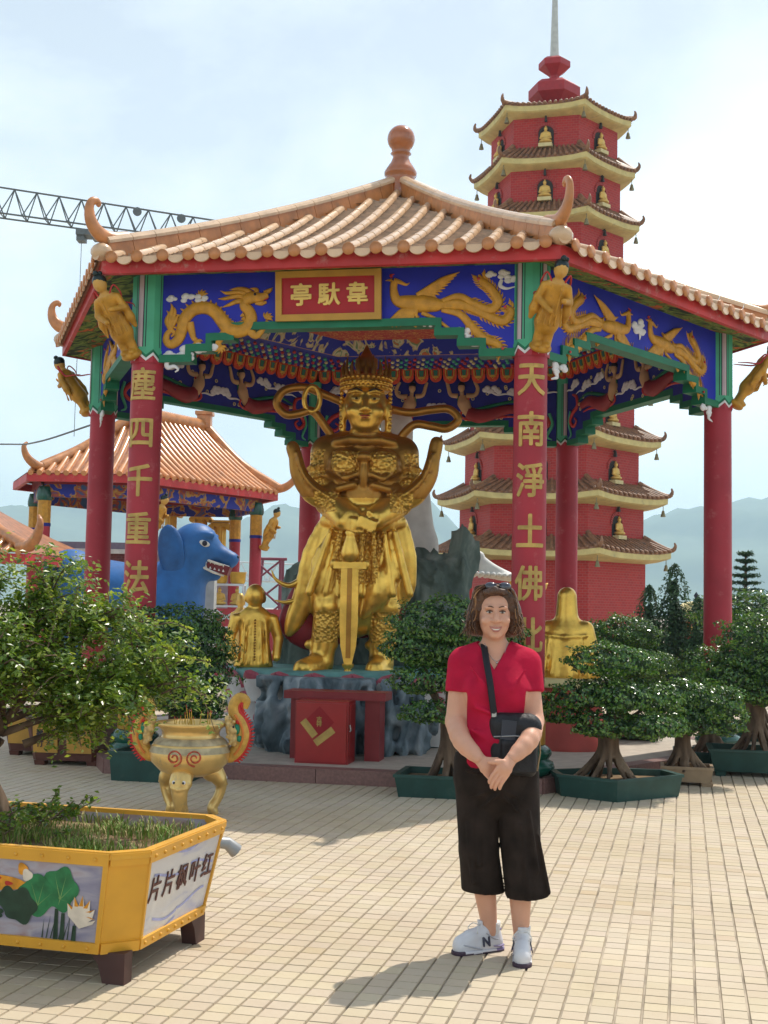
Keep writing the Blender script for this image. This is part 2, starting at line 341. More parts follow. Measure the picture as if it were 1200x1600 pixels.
# ================================================================ ground and tiles
TA = R_(-13.2)                       # the paving runs 13 degrees off the view
GROUT = mat('grout_grey', (0.37, 0.315, 0.245), 0.9, var=0.45, scale=3.5)
def tile_material():
    m = bpy.data.materials.new('paving_tile'); m.use_nodes = True; t = m.node_tree; b = t.nodes['Principled BSDF']; b.inputs['Roughness'].default_value = 0.62; b.inputs['Specular IOR Level'].default_value = 0.25
    g = t.nodes.new('ShaderNodeNewGeometry'); n = t.nodes.new('ShaderNodeTexNoise'); n.inputs['Scale'].default_value = 0.9; n.inputs['Detail'].default_value = 6
    t.links.new(g.outputs['Position'], n.inputs['Vector'])
    rp = t.nodes.new('ShaderNodeValToRGB'); rp.color_ramp.elements[0].position = 0.3; rp.color_ramp.elements[1].position = 0.7
    rp.color_ramp.elements[0].color = (0.50, 0.405, 0.285, 1); rp.color_ramp.elements[1].color = (0.575, 0.485, 0.365, 1)
    a = t.nodes.new('ShaderNodeMixRGB'); a.blend_type = 'MULTIPLY'; a.inputs['Fac'].default_value = 1
    vc = t.nodes.new('ShaderNodeVertexColor'); vc.layer_name = 'tone'
    t.links.new(n.outputs['Fac'], rp.inputs['Fac']); t.links.new(rp.outputs['Color'], a.inputs['Color1']); t.links.new(vc.outputs['Color'], a.inputs['Color2'])
    d = t.nodes.new('ShaderNodeTexNoise'); d.inputs['Scale'].default_value = 2.6; d.inputs['Detail'].default_value = 9; d.inputs['Roughness'].default_value = .72; t.links.new(g.outputs['Position'], d.inputs['Vector'])
    dr = t.nodes.new('ShaderNodeValToRGB'); dr.color_ramp.elements[0].position = .56; dr.color_ramp.elements[1].position = .74; dr.color_ramp.elements[0].color = (0, 0, 0, 1); dr.color_ramp.elements[1].color = (.30, .30, .30, 1); t.links.new(d.outputs['Fac'], dr.inputs['Fac'])
    dm = t.nodes.new('ShaderNodeMixRGB'); dm.inputs['Color2'].default_value = (.36, .27, .17, 1); t.links.new(dr.outputs['Color'], dm.inputs['Fac']); t.links.new(a.outputs['Color'], dm.inputs['Color1']); a = dm
    s = t.nodes.new('ShaderNodeTexNoise'); s.inputs['Scale'].default_value = 55; s.inputs['Detail'].default_value = 3; t.links.new(g.outputs['Position'], s.inputs['Vector'])
    bp = t.nodes.new('ShaderNodeBump'); bp.inputs['Strength'].default_value = 0.12; bp.inputs['Distance'].default_value = 0.01
    t.links.new(s.outputs['Fac'], bp.inputs['Height']); t.links.new(bp.outputs['Normal'], b.inputs['Normal']); t.links.new(a.outputs['Color'], b.inputs['Base Color']); return m
PAVE = tile_material()
def tone_layer(me, cols_per_face):
    ca = me.color_attributes.new('tone', 'FLOAT_COLOR', 'CORNER'); k = np.zeros(len(me.polygons), np.int32); me.polygons.foreach_get('loop_total', k)
    ca.data.foreach_set('color', np.repeat(np.c_[cols_per_face, np.ones(len(cols_per_face))], k, axis=0).astype(np.float32).ravel())
gb = MB(); gb.box((0, 2600, -0.02), (8000, 6400, 0.03), 0)
ground = gb.build('plaza_ground', GROUT); tag(ground, kind='structure')
TW, TL, TJ = 0.1015, 0.1010, 0.0085
def tile_rows():
    c, s = math.cos(TA), math.sin(TA); out = []
    for i in range(-80, 100):
        for j in range(30, 215):
            x, y = i * TW, j * TL + 0.05; X, Y = x * c - y * s, x * s + y * c
            if 4.6 < Y < 21 and abs(X) < 0.30 * Y + 0.45: out.append((X, Y, i, j))
    return out
cells = tile_rows(); cells.sort(key=lambda q: q[1])
def tone_of(i, j):
    r = random.Random(i * 977 + j * 131); v = r.uniform(0.95, 1.04); t = [v, v * r.uniform(0.98, 1.01), v * r.uniform(0.95, 1.03)]
    if r.random() < 0.03: t = [t[0] * 0.94, t[1] * 0.90, t[2] * 0.84]
    pinkish = (i, j) in PINKS
    return (t[0] * 1.02, t[1] * 1.0, t[2] * 1.45) if pinkish else t
# a few lilac-white replacement tiles out to the right
PINKS = {(6 + a, 76 + b) for a in range(0, 6) for b in range(0, 2)} | {(10 + a, 79 + b) for a in range(0, 3) for b in range(0, 7)} | {(6, 78 + b) for b in range(4)}
hw, hl = (TW - TJ) / 2, (TL - .0042) / 2; TT = 0.005
TV = np.array([[-hw, -hl, -0.004], [hw, -hl, -0.004], [hw, hl, -0.004], [-hw, hl, -0.004], [-hw + .002, -hl + .002, TT], [hw - .002, -hl + .002, TT], [hw - .002, hl - .002, TT], [-hw + .002, hl - .002, TT]])
TF = [(4, 5, 6, 7), (0, 1, 5, 4), (1, 2, 6, 5), (2, 3, 7, 6), (3, 0, 4, 7)]
RT = np.array(Matrix.Rotation(TA, 3, 'Z'))
vis = [q for q in cells if abs(q[0]) < 0.30 * q[1] + 0.02 and q[1] > 4.72]
near, far = vis[:300], [q for q in cells if q not in set(vis[:300])]
tone_meshes = []
for k in range(12):
    me = npmesh('tile', TV @ RT.T, TF, False); r = random.Random(k); v = r.uniform(0.95, 1.04)
    tone_layer(me, np.tile([v, v * r.uniform(0.98, 1.01), v * r.uniform(0.95, 1.02)], (5, 1))); me.materials.append(PAVE); tone_meshes.append(me)
for X, Y, i, j in near:
    o = link('tile', tone_meshes[random.randrange(12)], ground, Matrix.Translation((X, Y, random.uniform(-0.0008, 0.0008))))
n = len(far); C = np.array([(q[0], q[1], random.uniform(-0.0008, 0.0008)) for q in far])
V = (TV @ RT.T)[None] + C[:, None]; F = (np.arange(n) * 8)[:, None, None] + np.array(TF)[None]
me = npmesh('paving_tiles', V.reshape(-1, 3), F.reshape(-1, 4), False); tone_layer(me, np.repeat(np.array([tone_of(q[2], q[3]) for q in far]), 5, axis=0))
tag(mk('paving_tiles', me, PAVE, ground), kind='stuff')
# ================================================================ the hexagonal pavilion
A = 3.652; CX, CY = 0.116, 14.85; TH = -11.15; ZF = 0.13
VANG = [-120 + TH, -60 + TH, TH, 60 + TH, 120 + TH, 180 + TH]            # FL FR R BR BL L
def hx(Rr, ang, z=0.0): return np.array([Rr * math.cos(R_(ang)), Rr * math.sin(R_(ang)), z])
plat = empty('pavilion_platform', (CX, CY, 0)); tag(plat, kind='structure')
RP = A + 0.33
b = MB(); b.prism([hx(RP - 0.02, a)[:2] for a in VANG], -0.01, ZF, 0, 'z'); b.build('floor_slab', STONE, plat)
for k in range(6):
    p0, p1 = hx(RP, VANG[k]), hx(RP, VANG[(k + 1) % 6]); d = (p1 - p0); Ln = np.linalg.norm(d); d /= Ln; nrm = np.array([d[1], -d[0], 0])
    nseg = 4
    for q in range(nseg):
        c0 = p0 + d * Ln * q / nseg; c1 = p0 + d * Ln * (q + 1) / nseg - d * 0.006
        poly = [(c0 + nrm * .02)[:2], (c1 + nrm * .02)[:2], (c1 - nrm * .16)[:2], (c0 - nrm * .16)[:2]]
        b = MB(); b.prism(poly, -0.012, ZF + 0.004, 0, 'z'); b.build('kerb_stone', KERB, plat)
pav = empty('pavilion', (CX, CY, 0))
tag(pav, 'large hexagonal red-columned pavilion with terracotta tiled roof sheltering the gold guardian', 'pavilion')
SIDES = []                                                                # matrix of each side: x left to right seen from outside, y inward
for k in range(6):
    p0, p1 = hx(A, VANG[k]), hx(A, VANG[(k + 1) % 6]); d = (p1 - p0) / np.linalg.norm(p1 - p0); inn = np.array([-d[1], d[0], 0]); c = (p0 + p1) / 2
    SIDES.append(Matrix(((d[0], inn[0], 0, c[0]), (d[1], inn[1], 0, c[1]), (0, 0, 1, 0), (0, 0, 0, 1))))
# ---- columns
COLTXT = {0: '塵四千重法弘', 1: '天南淨土佛此'}
ZC = 3.89
for k in range(6):
    c = hx(A, VANG[k]); M = Matrix.Translation(c)
    b = MB(); b.lathe([(.150, .42), (.153, 1.2), (.152, 2.5), (.149, ZC)], 28, 0); col = b.build('column', RED, pav, M)
    b = MB(); b.lathe([(.152, ZF + .26), (.165, ZF + .27), (.165, .66), (.156, .67), (.150, .68)], 28, 0); b.build('dado', mat('dado_yellow', (0.5, 0.26, 0.04), .5, dirt=((0.3, 0.04, 0.03), .3, 8)), col)
    b = MB(); b.lathe([(.20, ZF), (.235, ZF + .03), (.25, ZF + .07), (.235, ZF + .115), (.195, ZF + .135), (.20, ZF + .15), (.222, ZF + .18), (.222, ZF + .21), (.19, ZF + .245), (.16, ZF + .265), (.14, ZF + .27)], 28, 0)
    b.build('column_base', DKGREEN, col)
    # painted post above the round shaft: eight flat faces with pink corner strips and a zigzag foot
    b = MB(); rr = .168; b.lathe([(rr, ZC - .012), (rr, 4.78)], 8, 0, smooth=False)
    post = b.build('capital_post', MINT, pav, Matrix.Translation(c) @ Matrix.Rotation(R_(VANG[k] + 22.5), 4, 'Z'))
    s_ = MB(); z_ = MB()
    for j in range(8):
        a0, a1 = R_(45 * j), R_(45 * (j + 1)); e = np.array([math.cos(a0), math.sin(a0)]) * (rr + .002); e1 = np.array([math.cos(a1), math.sin(a1)]) * (rr + .002)
        if j % 2 == 0:                                                    # pink strip with dark edges wraps every second corner
            for sgn, oth in ((1, e1), (-1, np.array([math.cos(a0 - math.pi / 4), math.sin(a0 - math.pi / 4)]) * (rr + .002))):
                t_ = (oth - e) / np.linalg.norm(oth - e)
                for (u0, u1, mm, off) in ((0, .026, 0, .0), (.026, .036, 1, .0), (.052, .060, 1, .0)):
                    p0, p1 = e + t_ * u0, e + t_ * u1; q = [np.r_[p0, ZC + .09], np.r_[p1, ZC + .09], np.r_[p1, 4.70], np.r_[p0, 4.70]]
                    s_.add(q, [(0, 1, 2, 3) if sgn > 0 else (3, 2, 1, 0)], mm)
        mid = (e + e1) / 2
        # zigzag: down at each face middle, up at corners
        for (dz, hgt, mm) in ((0.0, .028, 0), (.028, .030, 1), (.058, .024, 2)):
            for (pa, pb, za, zb) in ((e, mid, .055, 0.0), (mid, e1, 0.0, .055)):
                f_ = 1.02 + .004 * mm
                z_.add([np.r_[pa * f_, ZC - .045 + dz + za], np.r_[pb * f_, ZC - .045 + dz + zb], np.r_[pb * f_, ZC - .045 + dz + hgt + zb], np.r_[pa * f_, ZC - .045 + dz + hgt + za]], [(0, 1, 2, 3)], mm)
        # red below the zigzag on the octagon
        z_.add([np.r_[e * .99, ZC - .06], np.r_[e1 * .99, ZC - .06], np.r_[e1 * .99, ZC + .01], np.r_[e * .99, ZC + .01]], [(0, 1, 2, 3)], 3)
    s_.build('corner_strip', [PINK, BLACK], post); z_.build('zigzag_band', [WHITE, GREEN, MINT, RED], post)
    # gold characters, bent round the shaft
    if k in COLTXT:
        fa = R_({0: -98, 1: -93}[k]); zc0 = {0: 3.60, 1: 3.60}[k]
        for q, ch in enumerate(COLTXT[k]):
            me = stand_up(glyph(ch, .325, .004, .0075, 12)); vv = np.zeros(len(me.vertices) * 3); me.vertices.foreach_get('co', vv); vv = vv.reshape(-1, 3)
            vv[:, 0] *= 0.86; vv[:, 2] *= 1.0; an = fa + vv[:, 0] / .155; rr2 = .1545 - vv[:, 1]
            me.vertices.foreach_set('co', np.c_[rr2 * np.cos(an), rr2 * np.sin(an), vv[:, 2] + zc0 - .455 * q].ravel()); me.update()
            mk('character', me, GOLDP, col)
# ---- frieze boards between the posts: stepped lower edge with a green border
HS = A / 2 - .15
def stepped(x1, zt, drop=0.0):
    st = [(x1, 3.87), (x1 - .30, 3.87), (x1 - .30, 3.97), (x1 - .50, 3.97), (x1 - .50, 4.07), (x1 - .71, 4.07), (x1 - .71, 4.165)]
    return [(-x, z) for x, z in st] , [(x, z) for x, z in st[::-1]]
def relief(**k): return MB()
def conv(P, ox, oz, s, mir=1): P = np.asarray(P, float); return np.c_[P[:, 0] * s * mir + ox, np.zeros(len(P)), -P[:, 1] * s + oz]
def dragon(ox, oz, s, mir, yo):
    """relief drawn in picture units (x right, y down), scaled by s onto the board at depth yo"""
    b = MB(); c = lambda P, d=0.0: conv(P, ox, oz, s, mir) + np.array([0, yo - d, 0])
    T = lambda P, r, m=0, n=8, fl=.55, d=0.0: b.tube(c(spline(P, 5), d), np.interp(np.linspace(0, 1, (len(P) - 1) * 5 + 1), np.linspace(0, 1, len(r)), r) * s, n, m, flat=fl, up=(0, 1, 0))
    body = [(150, 325), (165, 310), (150, 297), (130, 312), (127, 345), (152, 362), (185, 340), (200, 300), (215, 240), (255, 200), (310, 190), (360, 210), (400, 255), (432, 292), (480, 305), (520, 290), (540, 250), (528, 212), (505, 185), (520, 160)]
    T(body, [5, 9, 12, 15, 18, 21, 25, 28, 30, 31, 31, 31, 32, 34, 35, 34, 32, 29, 26, 25, 22])
    sp = spline(body, 5); nn = np.gradient(sp, axis=0); nn = np.c_[nn[:, 1], -nn[:, 0]]; nn /= np.linalg.norm(nn, axis=1)[:, None]
    for i in range(34, 88, 2):
        p = sp[i] + nn[i] * 28; q = sp[i] + nn[i] * 44 + np.array([-5, 0]); T([p, (p + q) / 2, q], [7, 5, 1], n=5)
    T([(505, 165), (540, 150), (585, 150), (620, 138)], [24, 30, 22, 14], d=.01); T([(560, 172), (590, 178), (612, 172)], [12, 11, 6])      # head and jaw
    T([(575, 160), (600, 160), (622, 156)], [5, 6, 3], 1, d=.012)
    b.ball(c([(560, 138)], .035)[0], (7 * s, 5 * s, 7 * s), 2, 8, 6)
    for P in ([(530, 140), (480, 120), (420, 125), (385, 112)], [(520, 150), (470, 140), (410, 150), (375, 150)], [(515, 165), (470, 165), (430, 180), (395, 192)], [(540, 130), (510, 112), (470, 105), (430, 108)], [(560, 128), (560, 112), (530, 104)], [(600, 130), (625, 118), (640, 104)]): T(P, [13, 13, 9, 1], n=6)
    T([(238, 262), (250, 300), (262, 335), (275, 345)], [22, 18, 13, 12]); T([(425, 300), (395, 335), (382, 365), (395, 378)], [24, 19, 14, 12]); T([(530, 300), (565, 330), (598, 300), (622, 262)], [22, 17, 12, 12]); T([(300, 200), (300, 165), (295, 140)], [18, 13, 10])
    for (x, y, an) in ((275, 348, 60), (392, 380, 60), (615, 250, -60), (295, 135, -100)):
        for k in range(-2, 3):
            t = R_(an + 34 * k); T([(x, y), (x + 20 * math.cos(t), y + 20 * math.sin(t)), (x + 33 * math.cos(t + .25), y + 33 * math.sin(t + .25))], [9, 7, 1], n=5)
    for k, (dx, l) in enumerate(((-14, 90), (0, 125), (14, 105), (26, 70))): T([(145, 290), (140 + dx, 250), (150 + dx, 290 - l * .8), (142 + dx * 1.4, 290 - l)], [13, 14, 9, 1], n=6)
    return b
def phoenix(ox, oz, s, mir, yo):
    b = MB(); c = lambda P, d=0.0: conv(P, ox, oz, s, mir) + np.array([0, yo - d, 0])
    T = lambda P, r, m=0, n=7, fl=.5, d=0.0: b.tube(c(spline(P, 5), d), np.interp(np.linspace(0, 1, (len(P) - 1) * 5 + 1), np.linspace(0, 1, len(r)), r) * s, n, m, flat=fl, up=(0, 1, 0))
    T([(112, 165), (108, 220), (130, 290), (200, 310), (300, 320), (400, 330), (450, 335)], [26, 27, 36, 52, 62, 46, 22]); T([(100, 160), (75, 157), (50, 160)], [15, 8, 1]); T([(110, 160), (150, 172), (190, 190), (215, 178)], [20, 15, 9, 2])
    T([(95, 140), (85, 125), (110, 118)], [9, 9, 3], 1); T([(98, 190), (96, 215)], [10, 4], 1); b.ball(c([(104, 158)], .03)[0], (5 * s,) * 3, 2, 6, 5)
    for k in range(9):
        t = k / 8; e = (545 - 150 * t, 120 + 165 * t); m_ = ((270 + e[0]) / 2 + 20, (262 + e[1]) / 2 - 22 + 10 * t); T([(265 + 20 * t, 265 + 22 * t), m_, e], [17, 19, 3], n=6, d=.012 * (1 - t))
    for k in range(9):
        t = k / 8; e = (45 + 225 * t, 462 + 18 * math.sin(t * 3.1) - 36 * t * t); m_ = ((280 + e[0]) / 2 - 15, (320 + e[1]) / 2 - 10); T([(250 + 40 * t, 310 + 10 * t), m_, e], [18, 21, 4], n=6, d=.014 * t)
    for P, dot in (([(420, 310), (540, 278), (640, 330), (750, 372), (800, 320), (750, 235), (690, 180), (672, 140)], (672, 172)), ([(430, 340), (600, 352), (720, 405), (830, 450), (885, 395), (850, 345)], (848, 362)), ([(430, 365), (550, 395), (630, 480), (715, 565), (800, 600), (838, 675)], (835, 632)), ([(420, 330), (520, 320), (600, 345), (680, 372)], None)):
        T(P, [16, 24, 28, 30, 33, 30, 24, 8]); sp = spline(P, 9); g = np.gradient(sp, axis=0); g /= np.linalg.norm(g, axis=1)[:, None]
        for i in range(16, len(sp), 2):
            for sg in (-1, 1):
                nv = np.array([g[i][1], -g[i][0]]) * sg; p = sp[i] + nv * 20; T([p, p + nv * 16 + g[i] * 12, p + nv * 26 + g[i] * 30], [9, 7, 1], n=5, d=-.004)
        if dot: b.ball(c([dot], .035)[0], (11 * s, 6 * s, 11 * s), 1, 8, 6)
    T([(300, 380), (400, 430), (480, 490), (505, 510)], [16, 12, 11, 14]); T([(270, 400), (265, 450), (255, 475)], [15, 11, 10])
    return b
def cloud(pts, ox, oz, s, mir, yo, r=22, tail=None, seed=1):
    b = MB(); rn = random.Random(seed)
    for (x, y) in pts:
        for q in range(4):
            p = conv([(x + rn.uniform(-r, r), y + rn.uniform(-r * .6, r * .6))], ox, oz, s, mir)[0] + np.array([0, yo, 0]); rad = r * rn.uniform(.5, .85) * s
            b.ball(p, (rad * 1.2, .018, rad * .8), 0, 9, 6)
    if tail: b.tube(conv(spline(tail, 5), ox, oz, s, mir) + np.array([0, yo - .004, 0]), np.interp(np.linspace(0, 1, (len(tail) - 1) * 5 + 1), [0, .3, 1], [.4 * r * s, .5 * r * s, .12 * r * s]), 7, 0, flat=.4, up=(0, 1, 0))
    return b
YF = -.055
S3, S4 = .0062 / 3.077, .0062 / 4.444                                     # drawing units to metres
for k in range(6):
    Ms = SIDES[k]; l, r = stepped(HS, 4.62)
    zt = 4.70
    low = l + r                                                           # left to right along the lower edge
    poly = [(-HS, zt)] + low + [(HS, zt)]
    b = MB(); b.prism(poly, -.05, .05, 0, 'y'); fr = b.build('frieze_board', BLUE, pav, Ms)
    b = MB()                                                              # green border boards along the steps
    for (x0, z0), (x1, z1) in zip(low[:-1], low[1:]):
        t_ = .072
        if abs(z1 - z0) < 1e-6: b.box(((x0 + x1) / 2, 0, z0 - .008 + t_ / 2 - .02), (abs(x1 - x0) + (.03 if x1 - x0 > 0 else 0), .16, t_), 0)
        else:
            xx = x0 + (.026 if x0 < 0 else -.026)
            b.box((x0 + (-.022 if x0 < 0 else .022), 0, (z0 + z1) / 2 + .02), (t_ * .8, .156, abs(z1 - z0) + .044), 0)
    b.build('step_border', GREEN, fr)
    # inner face of the board reaches up to the ceiling
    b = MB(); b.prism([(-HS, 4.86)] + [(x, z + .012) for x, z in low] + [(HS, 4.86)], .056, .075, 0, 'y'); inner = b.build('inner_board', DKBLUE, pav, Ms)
    # reliefs outside
    if k == 0:
        ox, oz = (230 - 531.5) * .0062, 4.62 + (412 - 390) * .006 - .01
        dragon(ox - .01, oz + .005, S3, 1, YF).build('dragon_relief', [OCHRE, REDF, BLACK], fr)
        cloud([(150, 145), (200, 150), (250, 148), (290, 150)], ox, oz + .02, S3, 1, YF, 22).build('cloud_relief', WHITE, fr)
        cloud([(150, 400), (200, 390), (250, 385), (300, 372), (350, 365), (180, 415), (240, 410)], ox, oz - .005, S3, 1, YF, 26, [(150, 420), (128, 445), (135, 468), (165, 462), (185, 478), (170, 490)]).build('cloud_relief', WHITE, fr)
        ox2, oz2 = (600 - 531.5) * .0062 + .02, 4.62 + (412 - 390) * .006 - .015
        phoenix(ox2 - .03, oz2 + .055, S4, 1, YF).build('phoenix_relief', [OCHRE, REDF, BLACK], fr)
        cloud([(740, 130), (790, 140), (840, 140), (860, 165)], ox2, oz2 + .055, S4, 1, YF + .004, 30, [(800, 175), (790, 215), (830, 235), (885, 225)]).build('cloud_relief', WHITE, fr)
        cloud([(540, 490), (570, 510), (595, 545)], ox2, oz2 + .05, S4, 1, YF + .004, 26, [(600, 560), (610, 595), (660, 600), (700, 598)]).build('cloud_relief', WHITE, fr)
        cloud([(310, 452), (335, 456)], ox2, oz2 + .05, S4, 1, YF + .004, 18).build('cloud_relief', WHITE, fr)
        # name board leaning out at the top
        nb = MB(); W_, H_ = 1.00, .46
        for (cx, cz, dx, dz) in ((0, H_ / 2 - .03, W_, .06), (0, -H_ / 2 + .03, W_, .06), (-W_ / 2 + .03, 0, .06, H_ - .12), (W_ / 2 - .03, 0, .06, H_ - .12)): nb.box((cx, -.012, cz), (dx, .05, dz), 0)
        Mn = Ms @ Matrix.Translation((-.035, -.115, 4.43)) @ Matrix.Rotation(R_(6), 4, 'X')
        pb = MB(); pb.box((0, 0, 0), (W_ - .11, .03, H_ - .11), 0); bd = pb.build('name_board', mat('board_crimson', (.38, .008, .014), .45, var=.08), pav, Mn); nb.build('board_frame', mat('frame_gold', (.50, .27, .04), .45, var=.1), bd)
        for q, ch in enumerate('亭馱韋'):
            me = stand_up(glyph(ch, .215, .006, .006)); mk('character', me, mat('board_gold', (.78, .55, .14), .4), bd, Matrix.Translation((-.255 + .265 * q, -.022, -.005)))
    elif k in (1, 5):
        for mir, ox in ((-1, -.02), (1, .02)):
            ph_ = phoenix(ox + .03*mir, 4.76, .00152, mir, YF)
            for vv_ in ph_.v: vv_[:, 2] = 4.70 - (4.72 - vv_[:, 2]) * .80
            ph_.build('phoenix_relief', [OCHRE, REDF, BLACK], fr)
        cloud([(-40, 40), (0, 30), (40, 40), (-20, 60), (30, 62)], 0, 4.52, .0016, 1, YF, 34, [(0, 60), (5, 100), (0, 130)]).build('cloud_relief', WHITE, fr)
        for mir in (-1, 1): cloud([(850, 520), (900, 540), (930, 560)], 0, 4.68, .00165, mir, YF, 34, [(930, 560), (900, 590), (960, 610)]).build('cloud_relief', WHITE, fr)
    # interior: flying figures, ribbons, clouds and rosettes on the far boards
    if k in (2, 3, 4):
        def put(b_, nm, mats): b_.build(nm, mats, inner)
        rn = random.Random(k)
        for sx in (-1, 1):
            b = MB(); y = .085
            def tb(P, r, m=0, fl=.6, n=7): b.tube(np.array([(sx * p[0], y, p[1]) for p in spline(P, 4)]), np.interp(np.linspace(0, 1, (len(P) - 1) * 4 + 1), np.linspace(0, 1, len(r)), r), n, m, flat=fl, up=(0, 1, 0))
            tb([(.36, 4.56), (.38, 4.46), (.43, 4.36), (.50, 4.28)], [.05, .095, .08, .07]); tb([(.42, 4.56), (.54, 4.57), (.58, 4.66), (.53, 4.77)], [.038, .032, .028, .02]); tb([(.30, 4.56), (.20, 4.58), (.16, 4.70), (.14, 4.76)], [.036, .03, .026, .02])
            tb([(.36, 4.55), (.355, 4.62)], [.03, .03]); b.ball((sx * .35, y + .01, 4.675), (.05, .045, .062), 0, 10, 8); b.ball((sx * .35, y + .005, 4.715), (.055, .045, .045), 1, 10, 7); b.ball((sx * .35, y + .01, 4.77), (.025, .025, .03), 1, 8, 6)
            tb([(.44, 4.32), (.60, 4.27), (.80, 4.30), (1.02, 4.36), (1.25, 4.33)], [.09, .11, .09, .07, .05], 2); tb([(1.2, 4.35), (1.33, 4.36)], [.03, .025])
            tb([(.46, 4.55), (.40, 4.40), (.34, 4.28), (.46, 4.22), (.7, 4.23), (1.0, 4.26), (1.2, 4.24)], [.015, .018, .018, .018, .018, .016, .01], 3, .5); tb([(.30, 4.56), (.33, 4.42), (.5, 4.36), (.8, 4.42), (1.1, 4.47), (1.35, 4.40)], [.014, .016, .02, .024, .02, .008], 4, .5)
            put(b, 'flying_figure', [SKINP, BLACK, MAROON, REDF, GREEN])
            b = MB(); tb([(1.52, 4.52), (1.40, 4.47), (1.38, 4.34), (1.5, 4.27), (1.58, 4.16), (1.48, 4.08), (1.40, 4.14), (1.46, 4.19)], [.012, .03, .035, .035, .03, .026, .02, .012], 0, .5); tb([(1.58, 4.30), (1.62, 4.14), (1.55, 3.98), (1.62, 3.93)], [.02, .025, .02, .008], 1, .5); put(b, 'ribbon_scroll', [REDF, MINT])
            for q, (cx_, cz_, L_) in enumerate(((.78, 4.64, .16), (1.12, 4.60, .15), (1.45, 4.66, .12), (.08, 4.40, .10))):
                b = MB()
                for j in range(7): b.ball((sx * (cx_ + (j - 3) * L_ / 5), .082, cz_ + .03 * math.sin(j * 1.9)), (.045, .014, .036), 0, 9, 6)
                b.tube(np.array([(sx * p[0], .084, p[1]) for p in spline([(cx_, cz_ - .03), (cx_ + .08, cz_ - .07), (cx_ + .2, cz_ - .06), (cx_ + .3, cz_ - .09)], 4)]), [.02, .016, .012, .004], 6, 0, flat=.5, up=(0, 1, 0)); put(b, 'cloud_relief', WHITE)
            for q in range(16):
                x_, z_ = sx * rn.uniform(.02, 1.35), rn.uniform(4.21, 4.72); a_ = np.linspace(0, 6.283, 9)
                b = MB(); b.tube(np.c_[x_ + .019 * np.cos(a_), np.full(9, .079), z_ + .019 * np.sin(a_)], .007, 5, 0, cap=False); put(b, 'rosette', CREAM)
# ---- inner cornice: hanging red lotus petals, bead rows, band of birds, ceiling
def ring_side(k, Rr, z, t):                                               # point on ring radius Rr along side k, t in 0..1
    p = hx(Rr, VANG[k]) * (1 - t) + hx(Rr, VANG[(k + 1) % 6]) * t; p[2] = z; return p
PET = MB(); a_ = np.linspace(math.pi, 2 * math.pi, 9)
PET.prism([(-.095, .0), *[(.095 * math.cos(t), -.12 + .095 * math.sin(t)) for t in a_], (.095, .0)], -.022, .012, 0, 'y'); PET.tube([(-.06, -.028, -.02), (-.055, -.028, -.10), (0, -.03, -.165), (.055, -.028, -.10), (.06, -.028, -.02)], .008, 5, 1); PET.box((0, -.026, -.07), (.05, .012, .09), 2, top=(1.4, 1)); PET.box((0, -.030, -.125), (.10, .012, .03), 1, top=(.6, 1)); PETM = PET.mesh('lotus_petal')
for m_ in (ORED, mat('petal_gold', (.6, .36, .05), .5), mat('petal_green', (.03, .16, .10), .5)): PETM.materials.append(m_)
corn = None
b = MB()
for k in range(6):                                                        # soffit with beads, birds band
    for (R0, z0, R1, z1, mm) in ((3.50, 4.94, 3.36, 4.95, 0), (3.36, 4.925, 2.40, 4.955, 1), (2.40, 4.95, 2.26, 5.14, 2), (2.26, 5.14, 0.0, 5.16, 3)):
        q = [ring_side(k, R0, z0, 0), ring_side(k, R0, z0, 1), ring_side(k, R1, z1, 1), ring_side(k, R1, z1, 0)]
        b.add(q, [(3, 2, 1, 0)], mm)
BIRD = ramp_mat('bird_band', [(.0, (.015, .025, .30)), (.54, (.015, .025, .30)), (.57, (.45, .36, .16)), (.63, (.55, .50, .34)), (.66, (.08, .25, .12)), (.70, (.5, .12, .05))], 5, .6, 1.2, (1, 1, .6), 2)
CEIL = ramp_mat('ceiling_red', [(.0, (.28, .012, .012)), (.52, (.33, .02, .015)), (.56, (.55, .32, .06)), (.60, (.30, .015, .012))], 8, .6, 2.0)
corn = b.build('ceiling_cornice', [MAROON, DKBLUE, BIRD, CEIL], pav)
BEADM = MB(); BEADM.ball((0, 0, 0), (.026, .026, .022), 0, 8, 5); beads = MB()
for k in range(6):
    M0 = SIDES[k].to_3x3().to_4x4()
    if k in (2, 3, 4):
        npet = 17
        for q in range(npet):
            p = ring_side(k, 3.40, 4.93, (q + .5) / npet); Mq = Matrix.Translation(p) @ M0 @ Matrix.Rotation(R_(-14), 4, 'X')
            link('lotus_petal', PETM, corn, Mq @ Matrix.Rotation(math.pi, 4, 'Z') @ Matrix.Scale(1.0 if q % 2 else .9, 4))
        for rw, Rr in enumerate((3.22, 3.08, 2.92, 2.76, 2.60)):
            nb_ = int(Rr / .115)
            for q in range(nb_): beads.merge(BEADM, Matrix.Translation(ring_side(k, Rr, 4.905 + rw * .004, (q + .5 + .25 * (rw % 2)) / nb_)), m=(q + rw) % 3)
        for zz, Rr in ((4.96, 2.42), (5.13, 2.29)):
            beads.tube([ring_side(k, Rr, zz, 0), ring_side(k, Rr, zz, 1)], .012, 5, 3)
tag(beads.build('bead_rows', [CREAM, REDF, MINT, OCHRE], corn), kind='stuff')
